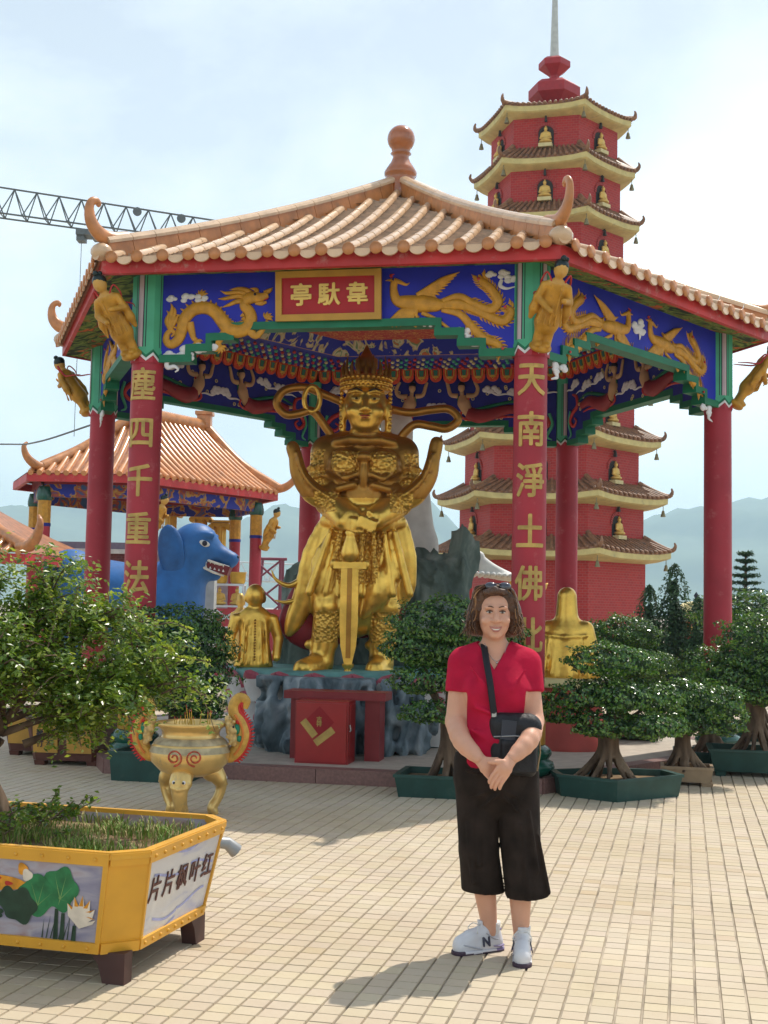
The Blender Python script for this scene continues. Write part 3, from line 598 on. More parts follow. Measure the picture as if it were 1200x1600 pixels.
# ---- roof
RE, ZE, ZA = 4.25, 4.74, 6.50
AP = RE * math.cos(R_(30))                                                # apothem of the eave
def prof(r): t = 1 - r / AP; return ZE + (ZA - ZE) * (0.80 * t + 0.20 * t * t)
roof = MB()
for k in range(6):
    rs = np.linspace(RE, 0.03, 9)
    for i in range(8):
        z0, z1 = prof(rs[i] * math.cos(R_(30))), prof(rs[i + 1] * math.cos(R_(30)))
        roof.add([ring_side(k, rs[i], z0 - .02, 0), ring_side(k, rs[i], z0 - .02, 1), ring_side(k, rs[i + 1], z1 - .02, 1), ring_side(k, rs[i + 1], z1 - .02, 0)], [(0, 1, 2, 3)], 0)
rf = roof.build('roof', PAN, pav)
SOFF = ramp_mat('soffit_paint', [(.0, (.02, .02, .02)), (.40, (.03, .05, .02)), (.46, (.12, .22, .03)), (.54, (.30, .36, .06)), (.58, (.05, .10, .03)), (.63, (.65, .12, .02)), (.70, (.70, .20, .03))], 5, .7, 1.2, (1, 1, 1), 3)
for k in range(6):
    b = MB()
    for (R0, z0, R1, z1, mm) in ((RE - .03, 4.735, RE - .03, 4.60, 0), (RE - .03, 4.60, RE - .075, 4.592, 0), (RE - .075, 4.592, RE - .08, 4.65, 0)):
        b.add([ring_side(k, R0, z0, 0), ring_side(k, R0, z0, 1), ring_side(k, R1, z1, 1), ring_side(k, R1, z1, 0)], [(3, 2, 1, 0)], mm)
    b.build('fascia_board', REDF, rf)
    b = MB(); b.add([ring_side(k, RE - .078, 4.61, 0), ring_side(k, RE - .078, 4.61, 1), ring_side(k, A - .02, 4.70, 1), ring_side(k, A - .02, 4.70, 0)], [(3, 2, 1, 0)], 0); b.build('soffit', SOFF, rf)
# barrel tiles, pan tiles, eave discs and drip tiles
SEG = .34
b = MB(); nA = 9; aa = np.linspace(0, math.pi, nA); r0_, r1_ = .050, .046
V = np.vstack([np.c_[r0_ * np.cos(aa), np.zeros(nA), r0_ * np.sin(aa)], np.c_[r1_ * np.cos(aa), np.full(nA, SEG * 1.02), r1_ * np.sin(aa)]])
b.add(V, [(i + 1, i, i + nA, i + nA + 1) for i in range(nA - 1)], 0, True); b.add(V[:nA], [list(range(nA))], 0); BARREL = b.mesh('barrel_tile'); BARREL.materials.append(TILE)
b = MB(); b.lathe([(.052, -.012), (.056, -.006), (.056, .012), (.0, .014)], 16, 0); bt = b; b2 = MB(); b2.merge(bt, Matrix.Rotation(math.pi / 2, 4, 'X')); DISC = b2.mesh('eave_disc'); DISC.materials.append(TERRA)
b = MB(); aa2 = np.linspace(math.pi, 2 * math.pi, 10); b.prism([(.082 * math.cos(t), .075 * math.sin(t)) for t in aa2] , -.014, .004, 0, 'y'); DRIP = b.mesh('drip_tile'); DRIP.materials.append(TILE)
NR = 17; DX = 2 * RE / 2 / (NR + .1)
barr_rest = MB()
for k in range(6):
    Ms = SIDES[k].to_3x3().to_4x4()                                       # origin at the centre; outward is -y
    pans = MB()
    for i in range(NR):
        x = (i - (NR - 1) / 2) * DX; rtop = abs(x) / math.tan(R_(30)) + .06; r = AP + .045; q = 0
        while r > rtop + .10:
            rn_ = max(r - SEG * .93, rtop); z0, z1 = prof(r), prof(rn_); sl_ = math.atan2(z1 - z0, r - rn_); ln = math.hypot(r - rn_, z1 - z0)
            Mt = Ms @ Matrix.Translation((x, -r, z0 + .012)) @ Matrix.Rotation(sl_, 4, 'X') @ Matrix.Scale(ln / SEG, 4, (0, 1, 0))
            if k == 0 or (k in (1, 5) and q < 3): link('barrel_tile', BARREL, rf, Mt)
            else: barr_rest.add(V @ np.array(Mt)[:3, :3].T + np.array(Mt)[:3, 3], [(i_ + 1, i_, i_ + nA, i_ + nA + 1) for i_ in range(nA - 1)], 0, True)
            r = rn_; q += 1
        if k in (0, 1, 5):
            link('eave_disc', DISC, rf, Ms @ Matrix.Translation((x, -AP - .05, prof(AP + .045) + .012)))
    for i in range(NR + 1):
        x = (i - NR / 2) * DX; rtop = max(abs(x) - DX * .5, 0) / math.tan(R_(30)) + .03; r = AP + .02
        if k in (0, 1, 5) and abs(x) < RE / 2 - .02: link('drip_tile', DRIP, rf, Ms @ Matrix.Translation((x, -AP - .03, prof(AP + .03) + .006)) @ Matrix.Rotation(R_(-8), 4, 'X'))
        while r > rtop:
            rn_ = r - .118; hwid = DX / 2 - .03; z0 = prof(r); z1 = prof(rn_); tt = np.linspace(-1, 1, 5)
            if (abs(x) - hwid * .3) > max(rn_, 0) * math.tan(R_(30)): break
            v0 = np.c_[x + hwid * tt, np.full(5, -r), z0 + .030 - .026 * (1 - tt ** 2)]; v1 = np.c_[x + hwid * tt, np.full(5, -max(rn_ - .015, 0)), z1 - .004 - .024 * (1 - tt ** 2)]; v2 = v0.copy(); v2[:, 2] -= .036
            vv = np.vstack([v0, v1, v2]) @ np.array(Ms)[:3, :3].T
            pans.add(vv, [(i_, i_ + 1, i_ + 6, i_ + 5) for i_ in range(4)] + [(i_ + 10, i_ + 11, i_ + 1, i_) for i_ in range(4)], 0, False); r = rn_
    tag(pans.build('pan_tiles', PAN, rf), kind='stuff')
tag(barr_rest.build('barrel_tiles', TILE, rf), kind='stuff')
# hip ridges with capping tiles, corner horns and the finial
for k in range(6):
    Mh = Matrix.Rotation(R_(VANG[k]), 4, 'Z'); rs = np.linspace(RE - .10, .10, 16); ph = [prof(r * math.cos(R_(30))) for r in rs]
    b = MB()
    pts = np.c_[rs, np.zeros(16), np.array(ph)]
    for i in range(15):
        p0, p1 = pts[i], pts[i + 1]; d = (p1 - p0) / np.linalg.norm(p1 - p0); n = np.array([-d[2], 0, d[0]]); n = n if n[2] > 0 else -n; p1 = p0 + (p1 - p0) * .975; q = []
        for p in (p0, p1):
            q += [p + np.array([0, -.055, 0]) - n * .05, p + np.array([0, -.055, 0]) + n * .135, p + np.array([0, .055, 0]) + n * .135, p + np.array([0, .055, 0]) - n * .05]
        b.add(q, [(0, 1, 5, 4), (1, 2, 6, 5), (2, 3, 7, 6), (0, 3, 2, 1), (4, 5, 6, 7)], 0)
        a9 = np.linspace(-.25, math.pi + .25, 9)
        ring = [np.vstack([p + n * .135 + np.array([0, .075 * math.cos(t), 0]) + n * .06 * math.sin(t) for t in a9]) for p in (p0, p1)]
        b.add(np.vstack(ring), [(j, j + 1, j + 10, j + 9) for j in range(8)] + [list(range(8, -1, -1)), list(range(9, 18))], 1, False)
    rd = b.build('hip_ridge', [TERRA, TILE], rf, Mh)
    z0 = ph[0]
    b = MB(); path = spline([(RE - .32, 0, z0 + .22), (RE - .12, 0, z0 + .17), (RE + .02, 0, z0 + .20), (RE + .11, 0, z0 + .29), (RE + .135, 0, z0 + .40), (RE + .115, 0, z0 + .47), (RE + .065, 0, z0 + .495), (RE + .035, 0, z0 + .475), (RE + .05, 0, z0 + .455)], 4)
    b.tube(path, [.075, .078, .075, .064, .050, .040, .036, .032, .022], 10, 0, flat=.62, up=(0, 1, 0)); b.build('ridge_horn', TERRA, rd)
    b = MB(); b.ball((RE - .02, 0, z0 + .03), (.10, .11, .085), 0, 10, 7); b.tube([(RE - .25, 0, z0 + .06), (RE + .05, 0, z0 + .0)], .06, 10, 0); b.build('hip_end_tile', TILE, rd)
b = MB(); b.lathe([(.20, 6.42), (.20, 6.56), (.185, 6.60), (.165, 6.66), (.19, 6.68), (.195, 6.72), (.16, 6.78), (.12, 6.84), (.095, 6.90), (.10, 6.935), (.125, 6.95), (.10, 6.97), (.11, 6.985)] + [(.165 * math.sin(t), 7.13 - .165 * math.cos(t)) for t in np.linspace(.75, math.pi, 12)], 24, 0)
b.build('finial', mat('finial_glaze', (.36, .10, .02), .18, var=.15, spec=.8, coat=.4), rf)
tag(rf, 'hexagonal roof of terracotta barrel tiles')
# ================================================================ rock, lotus dais, guardian and the small gilded figures
SCALE = mat('gold_scale_mail', (0.70, 0.40, 0.075), 0.36, metal=0.7, var=0.22, scale=6, bump=1.0, bscale=26, btype='vor', dirt=((0.35, 0.16, 0.04), 0.3, 7))
BRONZE = mat('gold_brown', (0.40, 0.19, 0.035), 0.36, metal=0.7, var=0.22, scale=5, bump=0.2, bscale=18, dirt=((0.30, 0.13, 0.04), 0.32, 5))
ROCK = ramp_mat('painted_rock', [(0.30, (.05, .075, .09)), (.45, (.13, .175, .20)), (.58, (.24, .29, .32)), (.72, (.46, .50, .52))], 4.5, .75, .6, (1, 1, .7), 7, .5)
DKROCK = ramp_mat('green_rock', [(0.30, (.05, .07, .06)), (.5, (.13, .17, .15)), (.72, (.30, .34, .31))], 3.5, .8, .8, (1, 1, .6), 7, .5)
GX, GY = -0.22, 13.72
dais = empty('lotus_dais', (-0.28, 14.35, ZF)); tag(dais, 'white round lotus dais with pink-edged petals under the gold guardian', 'dais')
b = MB(); b.lathe([(1.25, 0), (1.28, .25), (1.42, .60), (1.46, .74), (1.40, .78), (0, .79)], 40, 0); b.build('core', mat('dais_teal', (.13, .30, .28), .6, var=.25), dais)
b = MB(); n_ = 7
def petal_shape(w_, h_, m_in, m_out):
    b = MB(); nu, nv = 13, 12; U = np.linspace(-1, 1, nu); Vv = np.linspace(0, 1, nv); P = []
    for v in Vv:
        half = w_ * (math.sqrt(max(0.0, 1 - max(0, (v - .40) / .60) ** 2)) * .985 + .015) * (.80 + .20 * min(1, v / .40))
        for u in U: P.append((u * half, -.16 * v * v * h_ - .07 * (1 - u * u), v * h_))
    P = np.array(P)
    for i in range(nv - 1):
        for j in range(nu - 1):
            q = (i * nu + j, i * nu + j + 1, (i + 1) * nu + j + 1, (i + 1) * nu + j); c = P[list(q)].mean(0); u = abs(U[j] + U[j + 1]) / 2; v = (i + .5) / (nv - 1)
            b.add(P[list(q)], [(0, 1, 2, 3)], 1 if (v > .70 or (u > .80 and v > .35)) else 0, True)
    return b.mesh('petal')
PINKP = mat('petal_pink', (.40, .085, .12), .5, var=.2, scale=15); PWHITE = mat('petal_white', (.66, .64, .62), .5, var=.08, scale=10)
for row, (zz, rr, hh, ww, off) in enumerate(((.02, 1.30, .33, .19, 0), (.24, 1.36, .32, .19, .5), (.46, 1.44, .33, .19, 0))):
    pm = petal_shape(ww, hh, 0, 1); pm.materials.append(PWHITE); pm.materials.append(PINKP); nn = 24
    for q in range(nn):
        an = (q + off) * 2 * math.pi / nn
        if math.sin(an) > .45: continue
        link('petal', pm, dais, Matrix.Rotation(an + math.pi / 2, 4, 'Z') @ Matrix.Translation((0, -rr + .04, zz)) @ Matrix.Rotation(R_(10), 4, 'X'))
# front rock in which the guardian's perch is cut
S = SDF((-1.40, -1.15, -.05), (1.35, .9, .95), .024)
for (x, y, z, rx, ry, rz) in ((-.75, -.45, .25, .40, .38, .45), (-.35, -.60, .40, .40, .36, .45), (.05, -.62, .42, .40, .36, .45), (.45, -.55, .40, .42, .38, .45), (.80, -.40, .28, .32, .35, .42), (-.95, -.2, .15, .25, .3, .32), (0, .0, .50, .95, .7, .40), (-.35, -.8, .08, .45, .25, .22), (.25, -.82, .08, .45, .25, .25), (-.55, -.4, .60, .35, .32, .25), (.30, -.40, .62, .55, .38, .25), (.85, -.62, .1, .25, .2, .2)): S.ell((x, y, z), (rx, ry, rz), .06)
rr_ = random.Random(5)
for q in range(42): x = rr_.uniform(-1.1, 1.1); z = rr_.uniform(0, .75); S.ell((x, -.95 + .35 * abs(x) + .25 * z + rr_.uniform(-.05, .1), z), (rr_.uniform(.05, .12), rr_.uniform(.05, .12), rr_.uniform(.08, .2)), .03, cut=q % 3 != 0)
S.wobble(.11, 9.0, 3, (1, 1, .7), 3); S.half((0, 0, .735), (0, 0, 1))
rock = mk('rock_outcrop', S.mesh('rock_outcrop'), ROCK, None, Matrix.Translation((-.36, 13.50, ZF)) @ Matrix.Diagonal((.80, 1, 1, 1))); tag(rock, 'craggy blue grey painted rock under the gold guardian boots', 'rock')
S = SDF((-1.3, -.55, -.1), (1.3, .6, 2.0), .04)
for (x, y, z, rx, ry, rz) in ((-.75, 0, .5, .45, .4, .75), (-.92, 0, 1.0, .18, .25, .35), (.45, 0, .7, .50, .4, .75), (.8, 0, .95, .22, .28, .55), (.86, 0, 1.45, .16, .2, .30), (.55, .0, 1.2, .35, .3, .25), (0, .2, .6, .8, .3, .7)): S.ell((x, y, z), (rx, ry, rz), .15)
S.wobble(.16, 7.0, 11, (1.3, 1.3, .45), 3)
rk2 = mk('rock_backdrop', S.mesh('rock_backdrop'), DKROCK, None, Matrix.Translation((.0, 14.75, .72))); tag(rk2, 'tall dark green folded rock standing behind the gold guardian', 'rock')
# ---- guardian (x to the picture's right, y away from the viewer, z up from the boots)
gu = empty('guardian_statue', (GX, GY, .865)); tag(gu, 'giant gold armoured guardian statue resting its hands on a sword', 'statue')
S = SDF((-1.05, -.62, -.06), (1.0, .62, 3.3), .022)
# legs and boots
for sx, fx, fy, kx in ((-1, -.47, -.28, -.33), (1, .25, -.02, .24)):
    S.cap((kx * .62, 0, 1.25), (kx, fy * .5 - .03, .72), .23, .165, .05); S.cap((kx, fy * .5 - .03, .72), (fx * .88, fy * .6, .12), .165, .125, .04); S.ell((kx, fy * .5 - .06, .70), (.17, .16, .12), .03)
    S.cap((fx * .88, fy * .6, .10), (fx * 1.02 - .10, fy - .22, .06), .125, .10, .05); S.box((fx - .04, fy * .8 - .08, .0), (.18, .26, .045), .03, .02); S.cap((fx * .88 - .13, fy * .6, .30), (fx * .88 + .13, fy * .6, .30), .05, .05, .02)
# skirts of the robe
S.cap((-.02, .02, 1.60), (-.10, .03, 1.0), .42, .50, .06, sq=((0, 1, 0), .62)); S.cap((-.10, .03, 1.0), (-.14, .03, .78), .50, .42, .05, sq=((0, 1, 0), .6))
for P, r in (([(-.36, -.02, 1.62), (-.52, -.02, 1.25), (-.60, .0, .85), (-.70, .03, .58), (-.77, .04, .42)], [.10, .12, .12, .10, .05]), ([(.38, -.02, 1.60), (.44, -.02, 1.25), (.44, .0, .95), (.42, .02, .78)], [.10, .13, .13, .07]), ([(-.28, -.2, 1.50), (-.42, -.22, 1.15), (-.36, -.22, .80), (-.42, -.2, .62)], [.06, .11, .13, .05]), ([(.30, -.2, 1.50), (.34, -.22, 1.15), (.16, -.25, .85), (.02, -.24, .62)], [.06, .11, .14, .05])): S.path(spline(P, 3), r, .04, sq=((0, 1, 0), .6))
for i in range(7):
    x = -.42 + .14 * i; S.cap((x * .8, -.27, 1.50), (x * 1.25 - .02, -.30, .85), .03, .045, .03)
# torso, belly plate, belt
S.cap((0, 0, 1.65), (0, 0, 2.0), .36, .40, .08, sq=((0, 1, 0), .75)); S.cap((-.20, .02, 2.22), (.20, .02, 2.22), .33, .33, .10, sq=((0, 1, 0), .85)); S.ell((0, -.18, 1.86), (.25, .20, .22), .04); S.ell((0, -.30, 1.70), (.24, .10, .10), .02); S.ell((0, -.40, 1.71), (.07, .04, .06), .01)
S.path([(-.40, -.08, 1.62), (-.25, -.27, 1.58), (0, -.34, 1.56), (.25, -.27, 1.58), (.40, -.08, 1.62)], .065, .02)
for sx in (-1, 1):
    S.ell((sx * .20, -.24, 2.22), (.18, .12, .16), .03)                                      # breast plates
    S.path([(sx * .07, -.33, 2.10), (sx * .2, -.36, 2.05), (sx * .36, -.22, 2.16)], .035, .02); S.path([(sx * .10, -.36, 1.98), (sx * .26, -.34, 1.94), (sx * .36, -.2, 1.98)], .04, .02)
    S.cap((sx * .22, .02, 2.40), (sx * .40, .02, 2.37), .19, .18, .08)                        # shoulders
    S.cap((sx * .42, .02, 2.34), (sx * .47, .02, 2.00), .160, .145, .03); S.path([(sx * .30, -.15, 2.10), (sx * .46, -.16, 2.20), (sx * .60, -.04, 2.18)], .028, .01); S.path([(sx * .30, -.16, 2.03), (sx * .46, -.17, 2.10), (sx * .60, -.06, 2.08)], .024, .01)
    S.cap((sx * .47, .0, 1.94), (sx * .12 - .08, -.46, 1.58), .145, .090, .02); S.cap((sx * .36, -.17, 1.82), (sx * .20, -.36, 1.68), .165, .130, .008); S.cap((sx * .17, -.39, 1.66), (sx * .13, -.43, 1.63), .125, .125, .006)
    P = spline([(sx * .36, -.24, 1.80), (sx * .54, -.26, 1.90), (sx * .68, -.24, 2.08), (sx * .73, -.22, 2.28), (sx * .765, -.20, 2.42 + .04 * sx)], 4); S.path(P, [.11, .115, .090, .072, .072], .010, sq=((0, 1, 0), .85)); S.path(spline([(sx * .40, -.36, 1.86), (sx * .56, -.37, 1.98), (sx * .66, -.34, 2.14), (sx * .71, -.30, 2.32)], 3), .022, .015)
S.cap((0, -.05, 2.34), (0, -.05, 2.62), .20, .155, .05); S.path([(-.30, -.18, 2.45), (-.15, -.27, 2.47), (0, -.29, 2.46), (.15, -.27, 2.47), (.30, -.18, 2.45)], .05, .03)
S.ell((0, -.34, 2.10), (.055, .07, .17), .015); S.ell((0, -.36, 2.28), (.085, .07, .06), .015)
# head
S.ell((0, -.06, 2.88), (.225, .24, .30), .03); S.ell((0, -.17, 2.72), (.165, .14, .16), .05); S.ell((0, -.25, 2.625), (.07, .05, .045), .03)
S.path([(0, -.275, 2.98), (0, -.315, 2.86), (0, -.335, 2.80)], [.022, .03, .042], .02); 
for sx in (-1, 1):
    S.ell((sx * .038, -.31, 2.79), (.028, .03, .024), .015); S.ell((sx * .13, -.24, 2.78), (.075, .06, .075), .04); S.ell((sx * .10, -.285, 2.915), (.062, .035, .028), .012); S.path([(sx * .03, -.295, 2.97), (sx * .10, -.30, 2.995), (sx * .185, -.24, 2.975)], .02, .015)
    S.ell((sx * .24, -.02, 2.80), (.04, .07, .16), .02); S.ell((sx * .245, -.02, 2.64), (.04, .05, .06), .02)
S.ell((0, -.318, 2.725), (.07, .03, .020), .008); S.ell((0, -.31, 2.690), (.055, .03, .018), .008)
# hands folded over the pommel
for k in range(4): S.path([(-.20 + .0 * k, -.50, 1.62 - .035 * k), (-.10, -.565, 1.60 - .037 * k), (.0, -.55, 1.58 - .037 * k)], .026, .008)
for k in range(4): S.path([(.02 + .05 * k, -.50, 1.66 - .02 * k), (-.02 + .05 * k, -.60, 1.62 - .02 * k), (-.04 + .05 * k, -.60, 1.54 - .02 * k)], .026, .008)
S.ell((-.16, -.46, 1.58), (.11, .07, .085), .02); S.ell((.05, -.47, 1.62), (.12, .07, .07), .02); S.path([(.12, -.48, 1.62), (.06, -.57, 1.68)], .028, .01)
def gmat(c):
    x, y, z = c.T; m = np.zeros(len(c), int)
    up = (np.abs(x) > .36) & (z > 1.92) & (z < 2.36) & (np.abs(x) < .64) & (y > -.18); m[up] = 1
    m[(z > 1.85) & (m == 0) & (z < 2.56)] = 2
    m[(np.abs(np.abs(x) - .2) < .14) & (z > 2.12) & (z < 2.34) & (y < -.2)] = 1
    m[(np.abs(x + .05) < .30 - .18 * (1.5 - z)) & (z > .95) & (z < 1.50) & (y < -.15)] = 1
    m[(z > .33) & (z < .66) & (y < .3) & ((x < -.2) | (x > .1)) & (np.abs(x) < .50)] = 1; m[(np.abs(x) > .28) & (np.abs(x) < .52) & (z > 1.68) & (z < 1.90) & (y < -.2)] = 1
    m[(z > 2.42) & (z < 2.58) & (np.abs(x) > .17)] = 2
    return m
mk('body', S.mesh('body', gmat), [GOLD, SCALE, BRONZE], gu)
# face paint: eyes, brows, lips
DKG = mat('face_lines', (.05, .03, .015), .4); b = MB()
for sx in (-1, 1):
    b = MB(); b.ball((sx * .10, -.302, 2.905), (.048, .022, .016), 0, 10, 7); b.ball((sx * .095, -.321, 2.903), (.017, .008, .013), 1, 8, 6); b.build('eye', [mat('eye_white_gold', (.55, .42, .14), .3), DKG], gu)
    b = MB(); b.tube([(sx * .035, -.318, 2.985), (sx * .10, -.325, 3.012), (sx * .18, -.272, 2.998)], [.008, .012, .004], 6, 0); b.build('eyebrow', DKG, gu)
b = MB(); b.ball((0, -.338, 2.718), (.058, .014, .011), 0, 10, 6); b.ball((0, -.33, 2.697), (.042, .014, .010), 0, 10, 6); b.build('lips', mat('lip_red', (.40, .06, .03), .4), gu)
# crown: beaded band, side plates, tall top knot and spikes
b = MB(); b.lathe([(.235, 3.02), (.262, 3.03), (.265, 3.16), (.235, 3.18)], 28, 0, c=(0, -.055, 0)); cr_ = b.build('crown', GOLD, gu)
b = MB()
for rw in range(3):
    for q in range(30): a_ = q * 2 * math.pi / 30 + rw * .1; b.ball((.268 * math.cos(a_), -.055 + .275 * math.sin(a_), 3.045 + .05 * rw), .022, 0, 7, 5)
for sx in (-1, 1):
    for q in range(9): b.ball((sx * .262, -.06 + .03 * (q % 2), 3.0 - .045 * q), .026, 0, 7, 5)
tag(b.build('crown_beads', GOLD, cr_), kind='stuff')
b = MB(); b.lathe([(.20, 3.14), (.15, 3.20), (.10, 3.23), (.125, 3.30), (.12, 3.38), (.075, 3.41), (.045, 3.46), (.012, 3.53)], 14, 0, c=(0, -.03, 0)); b.build('top_knot', BRONZE, cr_)
for q in range(9):
    a_ = R_(200 + 140 * q / 8); b = MB(); b.tube([(.25 * math.cos(a_), -.03 + .24 * math.sin(a_), 3.16), (.27 * math.cos(a_), -.03 + .26 * math.sin(a_), 3.25), (.25 * math.cos(a_), -.03 + .23 * math.sin(a_), 3.34 + .05 * (q % 2))], [.03, .022, .004], 6, 0); b.build('crown_spike', BRONZE, cr_)
for P in ([(-.30, .0, 2.45), (-.42, -.02, 2.62), (-.57, -.03, 2.80), (-.72, -.04, 2.77), (-.86, -.04, 2.76), (-.96, -.04, 2.88), (-.88, -.04, 3.02), (-.66, -.03, 3.06), (-.45, 0, 2.99), (-.20, .05, 2.90)], [(.34, .0, 2.45), (.42, -.02, 2.58), (.54, -.03, 2.68), (.72, -.04, 2.66), (.88, -.04, 2.64), (1.0, -.04, 2.74), (.90, -.04, 2.85), (.70, -.03, 2.84), (.48, 0, 2.81), (.22, .05, 2.86)]):
    b = MB(); b.tube(spline(P, 6), .046, 10, 0); b.build('sash_loop', BRONZE, gu)
b = MB(); a_ = np.linspace(0, 6.283, 17); b.tube(np.c_[-.58 + .085 * np.cos(a_), -.05 + .0 * a_, 2.93 + .14 * np.sin(a_)], .028, 8, 0, cap=False); b.build('sash_ring', GOLD, gu)
# long scarf ends blowing off to the left, red lining behind
for P in ([(-.62, .02, 1.0), (-.78, .0, .92), (-.92, -.02, .98), (-.97, -.02, 1.08)], [(-.60, .02, .80), (-.80, .0, .74), (-.93, -.02, .76)]):
    b = MB(); b.tube(spline(P, 5), [.07, .05, .03, .008], 8, 0, flat=.6); b.build('scarf_end', GOLD, gu)
S = SDF((-1.0, -.25, .15), (.6, .5, 1.3), .03); S.path(spline([(-.5, .1, 1.1), (-.62, .12, .75), (-.70, .12, .5), (-.45, .15, .38), (-.2, .18, .5), (.2, .18, .55), (.38, .15, .7)], 4), [.12, .17, .16, .15, .14, .14, .1], .06, sq=((0, 1, 0), .5)); mk('cape_lining', S.mesh('cape_lining'), mat('cape_red', (.22, .012, .02), .5, var=.2), gu)
# sword standing point-down before him, with tassel
b = MB(); y = -.50; b.prism([(-.12 - .090, 1.10), (-.12 - .095, .55), (-.12 - .080, .30), (-.12 - .04, .12), (-.12 + .04, .12), (-.12 + .080, .30), (-.12 + .095, .55), (-.12 + .090, 1.10)], y - .035, y + .035, 0, 'y'); sw = b.build('sword', GOLD, gu)
b = MB(); b.box((-.12, y - .042, .64), (.05, .02, .92), 0); b.build('sword_ridge', BRONZE, sw)
b = MB(); b.lathe([(.0, -.02), (.045, .0), (.05, .04), (.03, .06), (.06, .09), (.06, .12)], 14, 0, c=(-.12, y, 0)); b.build('sword_tip', GOLD, sw)
b = MB(); b.box((-.12, y, 1.13), (.34, .10, .07), 0); b.ball((-.28, y, 1.14), (.05, .05, .06), 0, 8, 6); b.ball((.04, y, 1.14), (.05, .05, .06), 0, 8, 6); b.build('sword_guard', GOLD, sw)
b = MB(); b.lathe([(.035, 1.16), (.085, 1.20), (.10, 1.26), (.055, 1.40), (.045, 1.44), (.06, 1.47), (.035, 1.50)], 14, 0, c=(-.12, y - .02, 0)); b.build('tassel', GOLD, sw)
# ---- seated and standing small gilded figures
def small_figure(kind, h=.017):
    S = SDF((-.38, -.36, -.02), (.38, .36, 1.0), h)
    if kind == 'monk':                                                      # seen from behind, robe over one shoulder
        S.cap((0, 0, .02), (0, 0, .28), .20, .150, .04, sq=((0, 1, 0), .72)); S.cap((0, 0, .28), (0, 0, .50), .145, .165, .04, sq=((0, 1, 0), .62)); S.cap((-.12, 0, .52), (.12, 0, .52), .062, .062, .04)
        for sx in (-1, 1): S.cap((sx * .185, 0, .515), (sx * .245, -.01, .30), .060, .052, .015); S.cap((sx * .245, -.01, .30), (sx * .22, -.10, .10), .052, .042, .015)
        S.cap((0, .0, .54), (0, -.01, .68), .058, .056, .02); S.ell((0, -.012, .765), (.100, .11, .128), .015)
        for sx in (-1, 1): S.ell((sx * .098, -.01, .735), (.014, .028, .05), .008)
        for k in range(5): S.cap((-.10 + .05 * k, -.085, .50), (-.13 + .065 * k, -.13, .04), .012, .02, .012)
    elif kind == 'hooded':
        S.cap((0, 0, .02), (0, 0, .40), .30, .24, .06, sq=((0, 1, 0), .75)); S.cap((0, 0, .38), (0, .0, .52), .225, .14, .05, sq=((0, 1, 0), .75)); S.cap((0, 0, .55), (0, 0, .82), .125, .105, .04); S.ell((0, 0, .87), (.075, .08, .06), .05)
        for sx in (-1, 1): S.path([(sx * .20, 0, .5), (sx * .27, -.03, .25), (sx * .33, -.03, .03)], [.09, .09, .09], .05)
        for k in range(6): S.cap((-.16 + .065 * k, -.13, .44), (-.22 + .088 * k, -.2, .04), .012, .022, .012)
        S.path([(-.22, -.11, .44), (0, -.19, .42), (.22, -.11, .44)], .018, .008)
    else:                                                                    # seated cross-legged
        S.ell((0, -.03, .10), (.30, .22, .10), .05); S.cap((0, 0, .12), (0, 0, .45), .16, .15, .06, sq=((0, 1, 0), .7)); S.cap((-.11, 0, .48), (.11, 0, .48), .07, .07, .05)
        for sx in (-1, 1): S.cap((sx * .17, 0, .47), (sx * .22, -.02, .27), .06, .05, .03); S.cap((sx * .22, -.02, .27), (sx * .04, -.17, .2), .05, .04, .03)
        S.cap((0, 0, .52), (0, 0, .6), .05, .05, .02); S.ell((0, -.01, .68), (.08, .09, .105), .02); S.ell((0, 0, .80), (.04, .04, .04), .03)
    return S.mesh('figure_body')
FIG = {k: small_figure(k) for k in ('monk', 'hooded', 'seated')}
for m_ in FIG.values(): m_.materials.append(GOLD)
GOLDM = mat('matt_gold', (0.66, 0.42, 0.11), 0.42, metal=0.45, var=0.16, scale=5, dirt=((0.40, 0.24, 0.06), 0.28, 7))
FIGM = {k: v.copy() for k, v in FIG.items()}
for m_ in FIGM.values(): m_.materials.clear(); m_.materials.append(GOLDM)
def figure(name, me, loc, rz, s, label, cat='statue', group=None):
    o = link(name, me, None, Matrix.Translation(loc) @ Matrix.Rotation(rz, 4, 'Z') @ Matrix.Diagonal((s[0], s[1], s[2], 1))); return tag(o, label, cat, group)
monk = figure('monk_statue', FIG['monk'], (-1.36, 13.72, .915), R_(12), (1.06, 1.0, .985), 'gold monk statue seen from behind on the left of the lotus dais')
b = MB()
for q in range(15): b.ball((-.005, -.150 + .03 * q / 15, .08 + .030 * q), (.012, .014, .012), 0, 7, 5)
tag(b.build('bead_string', BRONZE, monk), kind='stuff')
figure('hooded_statue', FIG['hooded'], (1.98, 13.75, .86), R_(-15), (1.0, 1.0, 1.03), 'hooded gold statue seen from behind on a round red pedestal beside the front column')
pd = empty('statue_pedestal', (1.96, 13.75, ZF)); tag(pd, 'round red pedestal with cream rim below the hooded gold statue', 'pedestal')
b = MB(); b.lathe([(.50, 0), (.50, .05), (.44, .12), (.40, .40), (.38, .62), (.40, .64)], 32, 0); b.build('drum', mat('pedestal_red', (.36, .05, .035), .6, var=.15, scale=4), pd)
b = MB(); b.lathe([(.38, .635), (.42, .645), (.42, .72), (.36, .735), (0, .735)], 32, 0); b.build('rim', CREAM, pd)
figure('gilded_statue', FIGM['seated'], (-1.12, 15.7, .92), R_(30), (.8, .8, .8), 'small seated gold figure half hidden beside the guardian rock')
